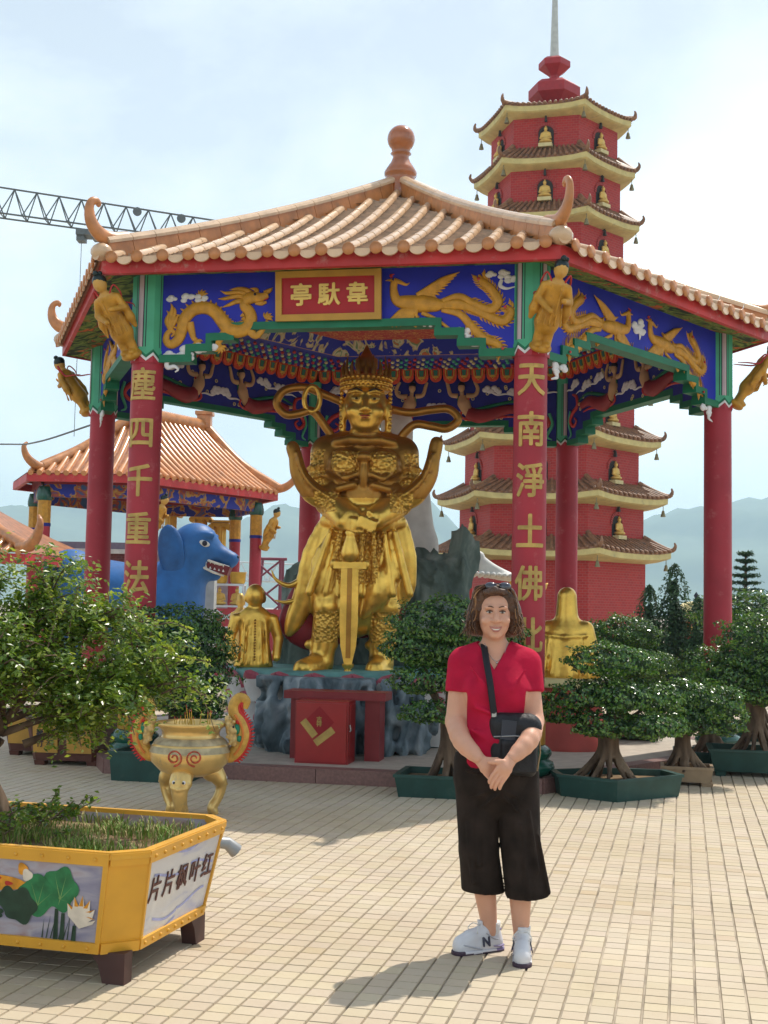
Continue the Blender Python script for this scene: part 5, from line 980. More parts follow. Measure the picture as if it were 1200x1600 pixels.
for q in range(46):                                                         # long bright shoots that stick out of the crown
    base = np.array([rt_.uniform(-.2, .75), rt_.uniform(-.25, .1), rt_.uniform(.55, .98)]); d = np.array([rt_.uniform(.5, 1.0), rt_.uniform(-.2, .2), rt_.uniform(-.12, .30)]) if q % 3 else np.array([rt_.uniform(-.3, .5), 0, rt_.uniform(.6, 1)]); L_ = rt_.uniform(.16, .34); tw = spline([base, base + d * L_ * .5 + np.array([0, 0, .03]), base + d * L_], 8); bl.tube(tw, [.004, .0015], 4, 0, cap=False)
    for t in range(1, 17):
        for sg in (-1, 1): PTS.append(tw[t] + np.array([0, sg * .011, sg * .009]) + rt_.normal(0, .003, 3)); NRM.append(np.array([.2, sg * .5, .8])); MI.append(3 if t > 9 else 1)
for q in range(26):                                                         # low shoots over the planter grass
    base = np.array([rt_.uniform(-.05, .32), rt_.uniform(-.28, .12), rt_.uniform(.0, .10)]); d = np.array([rt_.uniform(.2, .9), rt_.uniform(-.5, .3), rt_.uniform(.1, .7)]); L_ = rt_.uniform(.12, .26); tw = spline([base, base + d * L_ * .6, base + d * L_], 6); bl.tube(tw, [.004, .0015], 4, 0, cap=False)
    for t in range(2, 13):
        for sg in (-1, 1): PTS.append(tw[t] + rt_.normal(0, .010, 3)); NRM.append(np.array([.1, sg * .4, .8])); MI.append(int(rt_.choice([0, 1, 2])))
bl.build('branches', BARK, ft)['kind'] = 'stuff'
me = leaf_mesh('crown', np.array(PTS), np.array(NRM), .031, .52, np.array(MI), 5, .42); tag(mk('crown', me, LEAFS, ft), kind='stuff')
# ---- clipped banyans in trays
def banyan(name, loc, pads, trunk_h, trunk_r, label, seed, leaf=.036, rz=0.0, dens=1150, group='clipped banyan trees in trays'):
    r = np.random.default_rng(seed); o = empty(name, loc, rz); tag(o, label, 'tree', group)
    S = SDF((-trunk_r * 2.4, -trunk_r * 2.4, -.03), (trunk_r * 2.4, trunk_r * 2.4, trunk_h + .08), .016)
    for k in range(15):
        a = 2 * math.pi * k / 15 + r.uniform(-.2, .2); R0 = trunk_r * r.uniform(1.15, 2.0); S.path(spline([(R0 * math.cos(a), R0 * math.sin(a), -.02), (R0 * .55 * math.cos(a + .1), R0 * .55 * math.sin(a + .1), trunk_h * .25), (.42 * trunk_r * math.cos(a + .2), .42 * trunk_r * math.sin(a + .2), trunk_h * .6), (.40 * trunk_r * math.cos(a), .40 * trunk_r * math.sin(a), trunk_h)], 3), [.014, .022, .026, .028], .007)
    mk('trunk', S.mesh('trunk'), BARK, o)
    lb = MB(); P, N, M_ = [], [], []
    for (cx, cy, cz, rx, ry, rz_) in pads:
        rz_ *= 1.12
        c = np.array([cx, cy, cz]); n = int(dens * (rx * ry + rx * rz_ + ry * rz_) / .09 * (.036 / leaf) ** 1.2); u = r.normal(size=(n, 3)); u /= np.linalg.norm(u, axis=1)[:, None]; u[:, 2] = np.where(u[:, 2] < -.45, u[:, 2] * .7, u[:, 2])
        lump = 1 + .15 * np.sin(u[:, 0] * 7 + cx * 9) * np.cos(u[:, 1] * 8 + cy * 5) + .12 * np.sin(u[:, 2] * 9 + u[:, 0] * 6 + cx * 20)
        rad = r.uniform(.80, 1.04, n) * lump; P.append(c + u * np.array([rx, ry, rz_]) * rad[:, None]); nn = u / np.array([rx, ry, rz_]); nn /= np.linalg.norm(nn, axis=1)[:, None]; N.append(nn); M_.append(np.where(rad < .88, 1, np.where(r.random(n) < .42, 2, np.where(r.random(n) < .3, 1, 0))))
        lb.tube(spline([(0, 0, trunk_h * .85), ((cx) * .5, cy * .5, (trunk_h + cz) / 2 - .02), (cx, cy, cz)], 4), [.03, .02, .01], 6, 0)
    tag(lb.build('branches', BARK, o), kind='stuff')
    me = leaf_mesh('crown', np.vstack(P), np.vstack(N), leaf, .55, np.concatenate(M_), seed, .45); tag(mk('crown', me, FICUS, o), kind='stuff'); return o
def tray(name, poly, z1, wall, m, loc, rz, label, flare=1.08, feet=0.0, group=None):
    o = empty(name, loc, rz); tag(o, label, 'planter', group); n = len(poly); P = np.array(poly, float)
    b = MB(); rings = [(P / flare, feet), (P, z1), (P * (1 + .03), z1), (P * (1 + .03), z1 + .025), (P * (1 - wall), z1 + .025), (P * (1 - wall), z1 - .05)]
    V = np.vstack([np.c_[p, np.full(n, z)] for p, z in rings]); F = [(i * n + j, i * n + (j + 1) % n, (i + 1) * n + (j + 1) % n, (i + 1) * n + j) for i in range(len(rings) - 1) for j in range(n)]; b.add(V, F, 0); b.add(V[:n], [list(range(n - 1, -1, -1))], 0); b.build('tray_body', m, o)
    b = MB(); b.add(np.c_[P * (1 - wall * .9), np.full(n, z1 - .03)], [list(range(n))], 0); b.build('soil_bed', soil, o)
    if feet:
        for p in P[::max(1, n // 4)] / flare * .86: b = MB(); b.box((p[0], p[1], feet / 2), (.09, .09, feet), 0, top=(1.2, 1.2)); b.build('foot', m, o)
    return o
TGRN = mat('tray_green', (.018, .062, .052), .45, var=.2, scale=7, dirt=((.05, .09, .07), .3, 10)); TBRN = mat('pot_tan', (.34, .24, .15), .6, var=.15, scale=8); TWOOD = mat('pot_maroon', (.10, .035, .025), .5, var=.25)
hexp_ = lambda r, s=1.0, off=0: [(r * math.cos(R_(60 * k + off)), s * r * math.sin(R_(60 * k + off))) for k in range(6)]
rect_ = lambda x, y: [(-x, -y), (x, -y), (x, y), (-x, y)]
# right-hand group
tray('green_tray', [(-.50, -.10), (-.06, -.44), (.58, .02), (.50, .36), (-.08, .42), (-.52, .22)], .165, .08, TGRN, (2.02, 11.08, 0), 0, 'dark green angular tray holding the largest clipped banyan on the right', 1.06)
banyan('banyan_tree', (1.96, 11.08, .14), [(.02, .0, .99, .39, .34, .15), (-.27, -.10, .70, .25, .24, .125), (.08, -.26, .70, .25, .22, .13), (.38, -.08, .68, .25, .22, .13), (-.08, -.2, .47, .27, .22, .12), (.28, -.26, .46, .24, .2, .12), (-.38, .05, .54, .19, .2, .10), (.50, .0, .45, .18, .18, .10), (.05, .1, .74, .3, .25, .12)], .42, .17, 'large dome-topped clipped banyan with thick rooted trunk in the angular green tray', 3)
tray('small_tan_pot', rect_(.23, .17), .15, .10, TBRN, (2.84, 11.95, 0), R_(-12), 'small tan rectangular pot with feet behind the angular green tray', 1.12, .035)
banyan('banyan_tree', (2.80, 11.95, .14), [(.02, 0, .66, .30, .28, .14), (.25, -.1, .60, .30, .26, .17), (.35, -.1, .45, .22, .22, .16), (-.05, -.1, .50, .28, .24, .14), (.15, -.12, .42, .26, .2, .12)], .36, .12, 'smaller bright clipped banyan rising from the small tan pot', 8, .034)
tray('green_planter_box', rect_(.46, .30), .24, .08, TGRN, (3.72, 12.75, 0), R_(-12), 'deep green footed planter box at the right edge', 1.10, .05)
banyan('banyan_tree', (3.72, 12.80, .20), [(.08, 0, 1.12, .46, .36, .22), (-.28, -.05, .74, .34, .3, .18), (.2, -.1, .80, .4, .3, .2), (-.05, 0, .92, .38, .32, .16), (.35, -.1, .60, .32, .28, .18), (.05, -.1, .60, .3, .26, .15)], .50, .16, 'tall two-tiered banyan in the green box at the right edge', 12)
banyan('banyan_tree', (2.75, 14.9, .20), [(-.10, 0, 1.05, .48, .40, .20), (.08, 0, 1.12, .40, .36, .20), (.2, -.1, .75, .45, .38, .16), (-.35, 0, .72, .36, .36, .18), (.0, 0, .55, .5, .4, .18)], .45, .14, 'wide umbrella-shaped clipped tree behind the big banyan, against the brick pagoda', 17)
tray('green_planter_box', rect_(.46, .32), .22, .08, TGRN, (2.75, 14.9, ZF), R_(-12), 'green planter box inside the pavilion under the umbrella-shaped tree', 1.10, .03)
banyan('banyan_tree', (3.40, 13.30, .14), [(.0, 0, .88, .34, .30, .18), (.15, 0, .62, .36, .32, .2), (-.15, 0, .5, .34, .3, .2)], .40, .12, 'small clipped tree just in front of the rightmost red column', 19)
tray('green_tray', rect_(.36, .26), .15, .08, TGRN, (3.40, 13.30, 0), R_(-12), 'green tray at the foot of the rightmost red column', 1.08)
banyan('banyan_tree', (4.75, 16.4, .1), [(0, 0, 1.42, .75, .6, .30), (.3, 0, 1.05, .7, .5, .28), (-.2, 0, .8, .5, .5, .3)], .8, .16, 'rounded bush rising beyond the pavilion at the right edge', 23, .05)
tray('green_tray', rect_(.5, .4), .12, .08, TGRN, (4.75, 16.4, 0), R_(-12), 'green tray beyond the pavilion at the right edge', 1.08)
# behind the woman
tray('green_tray', rect_(.42, .30), .165, .08, TGRN, (.60, 10.95, 0), R_(-11), 'long green tray half hidden behind the woman', 1.08)
banyan('banyan_tree', (.58, 10.95, .14), [(-.02, 0, 1.28, .50, .36, .22), (.30, 0, 1.18, .36, .3, .2), (-.28, -.05, 1.08, .30, .28, .17), (.1, 0, 1.05, .5, .34, .18), (-.22, -.1, .82, .28, .24, .14), (.5, 0, .84, .26, .24, .14), (.62, -.08, .66, .24, .2, .12), (-.16, -.14, .55, .24, .2, .10), (.3, 0, .7, .3, .25, .14)], .50, .10, 'clipped banyan with cloud-like pads behind the woman', 29)
# left group
tray('green_tray', rect_(.36, .30), .24, .08, TGRN, (-1.96, 11.60, 0), R_(-11), 'deep green tray behind the incense burner', 1.06)
banyan('banyan_tree', (-1.84, 11.70, .2), [(-.10, 0, 1.16, .52, .36, .17), (.12, -.1, .98, .40, .34, .22), (.18, -.1, .74, .36, .3, .20), (-.3, 0, .9, .34, .3, .2), (.10, -.1, .50, .34, .28, .15), (-.3, 0, .6, .3, .3, .2), (.22, -.05, .40, .22, .2, .12)], .4, .12, 'dense dark clipped tree behind the incense burner', 31)
for nm, lc, rz, lab, m2 in (('wooden_pot', (-2.98, 12.62, 0), R_(-6), 'maroon tapered pot with yellow lettered panels on the left', 1), ('wooden_pot', (-3.42, 13.35, 0), R_(-10), 'maroon pot standing behind the one with yellow lettered panels', 0)):
    o = tray(nm, chamfer_box(.38, .33, .05), .44, .08, TWOOD, lc, rz, lab, 1.22, .05)
    for q, (u, w_) in enumerate(((-.17, .24), (.16, .24))):
        b = MB(); b.box((u, -.318, .26), (w_, .008, .27), 0, rot=(R_(8.5), 'X')); b.v[-1][:] += 0; pn = b.build('yellow_panel', mat('panel_ochre', (.48, .26, .05), .5, var=.15), o)
        if m2:
            for ch, dx, dz in ((('壽', -.05, .05), ('山', .05, .05), ('竹', -.05, -.05), ('石', .05, -.05)) if q == 0 else (('❀', -.02, .02), ('✿', .04, .06))):
                me = stand_up(glyph(ch, .075, .001, .0015)); mk('character', me, BLACK, pn, Matrix.Translation((u + dx, -.330 - .1 * dz, .26 + dz)))
# ================================================================ pagoda
def brick_mat(name, c1, c2, cm, scale, rough=.6):
    m = bpy.data.materials.new(name); m.use_nodes = True; t = m.node_tree; b = t.nodes['Principled BSDF']; b.inputs['Roughness'].default_value = rough; b.inputs['Specular IOR Level'].default_value = .3
    tcn = t.nodes.new('ShaderNodeUVMap') if False else t.nodes.new('ShaderNodeTexCoord'); br = t.nodes.new('ShaderNodeTexBrick'); br.inputs['Color1'].default_value = (*c1, 1); br.inputs['Color2'].default_value = (*c2, 1); br.inputs['Mortar'].default_value = (*cm, 1)
    br.inputs['Scale'].default_value = scale; br.inputs['Mortar Size'].default_value = .018; t.links.new(tcn.outputs['UV'], br.inputs['Vector']); t.links.new(br.outputs['Color'], b.inputs['Base Color'])
    bp = t.nodes.new('ShaderNodeBump'); bp.inputs['Strength'].default_value = .4; bp.inputs['Distance'].default_value = .01; bp.invert = True; t.links.new(br.outputs['Fac'], bp.inputs['Height']); t.links.new(bp.outputs['Normal'], b.inputs['Normal']); return m
def uv_wall(o):
    """UV in metres: along the wall and up"""
    me = o.data; uv = me.uv_layers.new(name='UVMap')
    for p in me.polygons:
        n = p.normal; t = Vector((-n.y, n.x, 0)); t = t.normalized() if t.length > 1e-4 else Vector((1, 0, 0))
        for li in p.loop_indices: c = me.vertices[me.loops[li].vertex_index].co; uv.data[li].uv = (c.dot(t), c.z)
PBR = brick_mat('pagoda_brick', (.44, .030, .026), (.36, .020, .022), (.36, .10, .085), 2.6)
DTILE = mat('pagoda_tile', (.25, .12, .06), .45, var=.3, scale=5, dirt=((.09, .06, .05), .35, 4))
pg = empty('pagoda', (6.5, 50, 0)); tag(pg, 'tall hexagonal red brick pagoda of nine tiers with cream eaves', 'pagoda')
PA = [-75 + 60 * k for k in range(6)]
ZT = [20.79, 18.69, 16.55, 14.40, 12.26, 10.12, 8.01, 5.81, 3.73]; RT_ = [3.06, 3.22, 3.40, 3.60, 3.82, 4.02, 4.26, 4.52, 4.64]
def ph(R_e, k, z): return np.array([R_e * math.cos(R_(PA[k % 6])), R_e * math.sin(R_(PA[k % 6])), z])
BELL = MB(); BELL.lathe([(.10, 0), (.09, .05), (.065, .13), (.055, .20), (.03, .24), (.0, .25)], 10, 0); BELL.tube([(0, 0, .24), (0, 0, .42)], .015, 5, 0); BELLM = BELL.mesh('bell'); BELLM.materials.append(mat('bell_bronze', (.22, .19, .10), .45, metal=.4))
NI = MB(); aN = np.linspace(0, math.pi, 11); arch = [(-.30, 0), (.30, 0)] + [(.30 * math.cos(t), .55 + .30 * math.sin(t)) for t in aN]; NI.prism(arch[:2] + arch[2:], -.012, .05, 0, 'y')
NICHE = NI.mesh('niche_shade_panel'); NICHE.materials.append(mat('niche_shade', (.035, .03, .028), .8))  # no recess behind: dark colour of this proud panel paints the niche's shade
AR = MB()
for q in range(15): t = math.pi * q / 14; AR.box((.37 * math.cos(t), -.02, .55 + .37 * math.sin(t)), (.055, .06, .10), 0, rot=(-(t - math.pi / 2), 'Y'))
ARM = AR.mesh('arch_bricks'); ARM.materials.append(mat('arch_brick', (.40, .05, .045), .6))
LP = MB(); LP.box((0, -.10, 0), (.10, .12, .22), 0, top=(.6, .6)); LP.tube([(0, 0, .1), (0, -.12, .16)], .02, 5, 0); LPM = LP.mesh('wall_lamp'); LPM.materials.append(mat('lamp_black', (.03, .03, .03), .5))
for i in range(9):
    ze, Re = ZT[i], RT_[i]; Rw = Re * (.825 - .004 * i); ztop = ze; zbot = (ZT[i + 1] + .42) if i < 8 else -.05
    Rn = (RT_[i - 1] * (.825 - .004 * (i - 1))) if i else .8
    b = MB(); b.lathe([(Rw, zbot - .1), (Rw, ztop - .02)], 6, 0, ph=R_(PA[0]), smooth=False); wl = b.build('wall', PBR, pg); uv_wall(wl)
    b = MB()                                                               # cream eave: soffit, edge band
    for k in range(6):
        for s0 in range(6):
            t0, t1 = s0 / 6, (s0 + 1) / 6; lift = lambda t: .13 * (abs(2 * t - 1)) ** 3
            def e(R_e, z, t): p = ph(R_e, k, 0) * (1 - t) + ph(R_e, k + 1, 0) * t; p[2] = z + lift(t) * (R_e - Rw) / (Re - Rw) if R_e > Rw else z; return p
            for (R0, z0, R1, z1, mm) in ((Rw - .02, ze - .27, Re * .97, ze - .20, 0), (Re * .97, ze - .20, Re, ze - .16, 0), (Re, ze - .16, Re, ze + .04, 0), (Re, ze + .04, Re, ze + .10, 1), (Re, ze + .10, Rn + .02, ze + .62, 1)):
                b.add([e(R0, z0, t0), e(R0, z0, t1), e(R1, z1, t1), e(R1, z1, t0)], [(0, 1, 2, 3)], mm)
    ev = b.build('eave', [mat('eave_olive_cream', (.60, .49, .20), .65, var=.12, scale=3, dirt=((.38, .32, .17), .3, 4)), DTILE], pg)
    b = MB()
    for k in range(6):
        if PA[k] % 360 in (105 % 360,): pass
        for q in range(15):
            t = (q + .5) / 15; p0 = ph(Re * 1.01, k, 0) * (1 - t) + ph(Re * 1.01, k + 1, 0) * t; p1 = ph(Rn, k, 0) * (1 - t) + ph(Rn, k + 1, 0) * t; lf = .13 * abs(2 * t - 1) ** 3; p0[2] = ze + .13 + lf; p1[2] = ze + .66; b.tube([p0, p1], .062, 6, 0)
            b.ball(p0 + np.array([0, 0, -.0]), (.075, .075, .075), 0, 6, 4)
    tag(b.build('barrel_tiles', DTILE, ev), kind='stuff')
    for k in range(6):
        b = MB(); c0, c1 = ph(Re * 1.0, k, ze + .27), ph(Rn, k, ze + .78); o_ = ph(1, k, 0); b.tube(spline([c1, (c0 + c1) / 2 - np.array([0, 0, .04]), c0, c0 + o_ * .16 + np.array([0, 0, .14]), c0 + o_ * .13 + np.array([0, 0, .30])], 4), [.10, .10, .10, .07, .03], 6, 0); b.build('hip_ridge', DTILE, ev)
        if k in (0, 1, 4, 5): link('bell', BELLM, ev, Matrix.Translation(ph(Re * .96, k, ze - .52)))
        cm = (ph(Rw, k, 0) + ph(Rw, k + 1, 0)) / 2; nrm = cm / np.linalg.norm(cm)
        if nrm[1] < .35:
            an = math.atan2(nrm[1], nrm[0]) + math.pi / 2; zb = zbot + .22 if i < 8 else None
            if zb is not None:
                Mn = Matrix.Translation((cm[0], cm[1], zb)) @ Matrix.Rotation(an, 4, 'Z'); ni = link('niche', NICHE, pg, Mn); link('arch', ARM, ni)
                link('seated_buddha', FIGM['seated'], ni, Matrix.Translation((0, -.12, .10)) @ Matrix.Scale(.86, 4)); bb = MB(); bb.box((0, -.14, .03), (.52, .30, .14), 0); bb.build('ledge', CREAM, ni); link('wall_lamp', LPM, ni, Matrix.Translation((0, 0, 1.10)))
b = MB(); b.lathe([(.55, 21.2), (.55, 21.75), (1.04, 22.15), (1.04, 22.52), (.80, 22.70), (.18, 22.72)], 6, 0, ph=R_(PA[0]), smooth=False); sp = b.build('spire_base', mat('spire_red', (.36, .022, .03), .5, var=.1), pg)
b = MB(); b.lathe([(.20, 22.6), (.20, 23.05), (.64, 23.38), (.64, 23.62), (.46, 23.74), (.14, 23.76)], 6, 0, ph=R_(PA[0]), smooth=False); b.build('spire_knob', mat('spire_red', 0), pg)
b = MB(); b.lathe([(.19, 23.66), (.17, 24.2), (.12, 26.0), (.05, 29.0), (.0, 29.6)], 12, 0); b.build('spire', mat('spire_steel', (.50, .50, .46), .35, metal=.3), pg)
# ================================================================ second pavilion to the left
p2 = empty('left_pavilion', (0, 0, 0)); tag(p2, 'smaller red-columned pavilion with orange tiled hip roof behind the blue beast', 'pavilion')
OTILE = mat('orange_tile', (.60, .25, .085), .22, var=.22, scale=4, spec=.8, vary=.08); OPAN = mat('orange_pan', (.34, .13, .05), .35, var=.3, scale=6)
Lc, Nc, Rc = np.array([-8.15, 29.0, 4.50]), np.array([-5.50, 28.9, 4.50]), np.array([-2.75, 33.0, 4.50]); L2 = Rc + np.array([-1.0, 2.4, 0]); C2 = (Lc + L2) / 2; N2 = 2 * C2 - Nc; R2 = 2 * C2 - Rc
ra, rb = np.array([-6.05, 31.2, 6.15]), np.array([-4.85, 34.0, 6.25])
def hip_panel(par, e0, e1, t0, t1, nrow, vis=True, m=OTILE, mp=OPAN, rad=.07, red=REDF):
    """one roof slope: eave e0-e1, top t0-t1, curved rafters with barrel rows"""
    b = MB(); K = 8
    def pt(u, v): a_ = e0 * (1 - u) + e1 * u; c_ = t0 * (1 - u) + t1 * u; p = a_ * (1 - v) + c_ * v; p = p.copy(); p[2] -= .22 * 4 * v * (1 - v) * .5; return p
    for i in range(K):
        b.add([pt(0, i / K), pt(1, i / K), pt(1, (i + 1) / K), pt(0, (i + 1) / K)], [(0, 1, 2, 3)], 0)
    sl = b.build('roof_slope', mp, par)
    if vis:
        ed = e1 - e0; Ld = np.linalg.norm(ed); ed = ed / Ld; tu0, tu1 = np.dot(t0 - e0, ed), np.dot(t1 - e0, ed)
        for q in range(nrow):
            s_ = (q + .5) / nrow * Ld
            if s_ < tu0: vm = s_ / max(tu0, 1e-3)
            elif s_ > tu1: vm = (Ld - s_) / max(Ld - tu1, 1e-3)
            else: vm = 1
            P = []
            for v in np.linspace(-.02, vm, 8): lo_ = tu0 * v; hi2 = Ld + (tu1 - Ld) * v; u = np.clip((s_ - lo_) / max(hi2 - lo_, 1e-3), 0, 1); P.append(pt(u, v) + np.array([0, 0, .02]))
            bb = MB(); bb.tube(P, rad, 7, 0); link('barrel_row', bb.mesh('barrel_row'), sl).data.materials.append(m)
    b = MB(); q = [e0 - [0, 0, .02], e1 - [0, 0, .02], e1 - [0, 0, .20], e0 - [0, 0, .20]]; c_ = (e0 + e1) / 2; n = np.cross(e1 - e0, [0, 0, 1.]); n /= np.linalg.norm(n); qi = [p - n * .10 for p in q]; b.add(q + qi, [(3, 2, 1, 0), (4, 5, 6, 7), (2, 3, 7, 6)], 0); b.build('fascia_board', red, sl); return sl
hip_panel(p2, Lc, Nc, ra, ra, 13); hip_panel(p2, Nc, Rc, ra, rb, 22); hip_panel(p2, Rc, L2, rb, rb, 4, False); hip_panel(p2, R2, Lc, rb, ra, 4, False); hip_panel(p2, L2, N2, rb, rb, 4, False); hip_panel(p2, N2, R2, rb, rb, 4, False)
def ridge(par, P, r=.12, horn=None, m=TERRA):
    b = MB(); b.tube(spline(P, 5), r, 8, 0, flat=1.2); o = b.build('ridge', m, par)
    if horn is not None:
        d = np.array(P[-1]) - np.array(P[-2]); d[2] = 0; d /= np.linalg.norm(d); e = np.array(P[-1]); b = MB(); b.tube(spline([e - d * .2, e + d * .15 + [0, 0, .02], e + d * .42 + [0, 0, .18], e + d * .52 + [0, 0, .40], e + d * .44 + [0, 0, .52]], 4), [.12, .11, .09, .06, .03], 7, 0); b.build('ridge_horn', m, o)
up_ = np.array([0, 0, .10]); mid = lambda a, b_: (a + b_) / 2 - np.array([0, 0, .20])
ridge(p2, [ra + up_, mid(ra, Lc) + up_, Lc + up_ + [0.3, .2, .05]], .12, 1); ridge(p2, [ra + up_, mid(ra, Nc) + up_, Nc + up_]); ridge(p2, [rb + up_, mid(rb, Rc) + up_, Rc + up_], .12, 1); ridge(p2, [ra + up_, rb + up_], .14)
b = MB(); b.box(rb + [0, 0, .22], (.36, .36, .34), 0); b.box(rb + [0, 0, .43], (.46, .46, .09), 0); b.build('ridge_block', TERRA, p2)
FRZ = ramp_mat('far_frieze', [(.0, (.02, .03, .25)), (.46, (.02, .03, .28)), (.50, (.45, .26, .04)), (.56, (.30, .04, .03)), (.62, (.04, .10, .22))], 3.5, .6, .8)
insets = []
for c in (Lc, Nc, Rc, L2, N2, R2):
    d = (C2 - c); d[2] = 0; insets.append(c + d / np.linalg.norm(d) * .55)
for k in range(6):
    c = insets[k]; b = MB(); b.lathe([(.15, -.05), (.15, 3.35)], 14, 0, c=(c[0], c[1], 0)); col = b.build('column', RED, p2)
    b = MB(); b.lathe([(.155, 3.33), (.155, 3.9)], 8, 0, c=(c[0], c[1], 0), smooth=False); b.lathe([(.17, 3.9), (.19, 3.95), (.19, 4.05), (.15, 4.22)], 8, 1, c=(c[0], c[1], 0)); b.lathe([(.16, 3.30), (.165, 3.34), (.16, 3.38)], 8, 2, c=(c[0], c[1], 0)); b.build('capital', [OCHRE, DKGREEN, DKBLUE], col)
    d = insets[(k + 1) % 6]; u = d - c; Lg = np.linalg.norm(u); u /= Lg; n = np.array([u[1], -u[0], 0]); b = MB()
    for (z0, z1, mm, th) in ((3.98, 4.30, 0, .06), (4.28, 4.50, 1, .10)): q = [c * [1, 1, 0] + [0, 0, z0], d * [1, 1, 0] + [0, 0, z0], d * [1, 1, 0] + [0, 0, z1], c * [1, 1, 0] + [0, 0, z1]]; q = [p + n * th for p in q] + [p - n * th for p in q]; b.add(q, [(0, 1, 2, 3), (7, 6, 5, 4), (0, 4, 5, 1), (3, 2, 6, 7)], mm)
    b.build('beam', [FRZ, MAROON], p2)
for (k, lab, rz) in ((1, 'gold figure clinging to the hidden near column of the smaller pavilion', 20), (2, 'gold archer figure leaning off the right column of the smaller pavilion', 40)):
    c = insets[k]; dd = np.array([math.cos(R_(-20 + 10 * k)), math.sin(R_(-30)), 0]); at = empty('attendant_figure', (0, 0, 0)); at.matrix_world = Matrix.Translation((c[0] + .22, c[1] - .12, 3.05)) @ Matrix.Rotation(R_(65), 4, 'Z') @ Matrix.Rotation(R_(22), 4, 'X') @ Matrix.Scale(1.15, 4); tag(at, lab, 'statue', 'attendant figures of the smaller pavilion'); link('body', ATT, at); link('hair', HAIRM, at)
# ---- third roof at the left edge
p3 = empty('edge_pavilion', (0, 0, 0)); tag(p3, 'low orange roofed pavilion corner cut off by the left edge', 'pavilion')
E0, E1, T0_ = np.array([-9.9, 22.6, 2.45]), np.array([-6.15, 22.0, 2.40]), np.array([-7.9, 24.0, 3.65]); hip_panel(p3, E0, E1, T0_, T0_, 16, True, OTILE, OPAN, .06); E2 = np.array([-5.5, 25.6, 2.40]); hip_panel(p3, E1, E2, T0_, T0_, 4, False); ridge(p3, [T0_ + up_, mid(T0_, E1) + up_, E1 + up_], .10, 1)
for (x, y) in ((-6.10, 22.5), (-9.5, 23.0), (-5.7, 25.4)): b = MB(); b.lathe([(.14, -.05), (.14, 2.30)], 12, 0, c=(x, y, 0)); b.build('column', RED, p3)
# ================================================================ blue beast
bs = empty('blue_beast_statue', (-3.50, 24.0, 0)); tag(bs, 'huge blue dog-headed beast statue baring its teeth, behind the left columns', 'statue')
S = SDF((-3.0, -.9, -.05), (.95, .9, 3.3), .04)
S.ell((-.02, 0, 2.68), (.44, .38, .42), .12); S.cap((.10, 0, 2.60), (.62, 0, 2.42), .30, .165, .10); S.ell((.70, 0, 2.44), (.10, .13, .09), .05); S.cap((.0, 0, 2.40), (.36, 0, 2.14), .25, .12, .06); S.ell((.22, -.28, 2.86), (.16, .10, .07), .06); S.ell((.22, .28, 2.86), (.16, .10, .07), .06)
S.cap((-.10, 0, 2.50), (-.50, 0, 1.55), .40, .62, .2); S.cap((-.6, 0, 1.5), (-2.2, 0, 1.75), .72, .70, .25); S.ell((-2.35, 0, 2.0), (.5, .6, .55), .2)
for x in (-.35, -2.2):
    for sy in (-.38, .38): S.cap((x, sy, 1.3), (x + .1, sy, .1), .3, .22, .1); S.ell((x + .2, sy, .1), (.34, .24, .14), .05)
S.box((.52, 0, 2.235), (.30, .34, .035), .02, .02, rot=np.array(Matrix.Rotation(R_(20), 3, 'Y')), cut=True)
S.half((0, 0, 0), (0, 0, -1)); mk('body', S.mesh('body'), mat('beast_blue', (.015, .105, .31), .5, var=.25, scale=3, bump=.2, bscale=12), bs)
b = MB(); b.ball((-.40, -.42, 2.52), (.25, .09, .52), 0, 14, 10, rot=Matrix.Rotation(R_(-10), 3, 'Y')); b.build('ear', mat('beast_ear', (.012, .085, .26), .5, var=.25, scale=4), bs)
b = MB(); b.ball((.17, -.345, 2.70), (.125, .05, .062), 0, 12, 8, rot=Matrix.Rotation(R_(14), 3, 'Y')); b.ball((.20, -.385, 2.70), (.05, .025, .052), 1, 10, 8); b.build('eye', [mat('beast_white', (.62, .60, .54), .4), BLACK], bs)
b = MB(); b.box((.40, -.02, 2.28), (.50, .44, .17), 0, rot=(R_(20), 'Y')); b.build('mouth', mat('mouth_red', (.14, .01, .015), .5), bs)
for (z, dz) in ((2.345, -.05), (2.20, .04)):
    b = MB(); b.tube([(.16, -.26, z + .08), (.40, -.25, z), (.64, -.19, z - .07)] if dz < 0 else [(.15, -.26, z + .07), (.36, -.25, z - .03), (.54, -.15, z - .08)], .026, 6, 0); g_ = b.build('gum', mat('beast_white', 0), bs)
    for q in range(5):
        b = MB(); x = .22 + .08 * q; zz = z + .06 - .23 * (x - .2); b.tube([(x, -.262 + .03 * q / 4, zz), (x, -.262 + .03 * q / 4, zz + dz * (1.6 if q in (0, 4) else 1))], [.024, .004], 6, 0); b.build('tooth', mat('beast_white', 0), bs)
b = MB(); b.ball((.785, -.05, 2.47), (.03, .04, .03), 0, 8, 6); b.build('nostril', BLACK, bs)
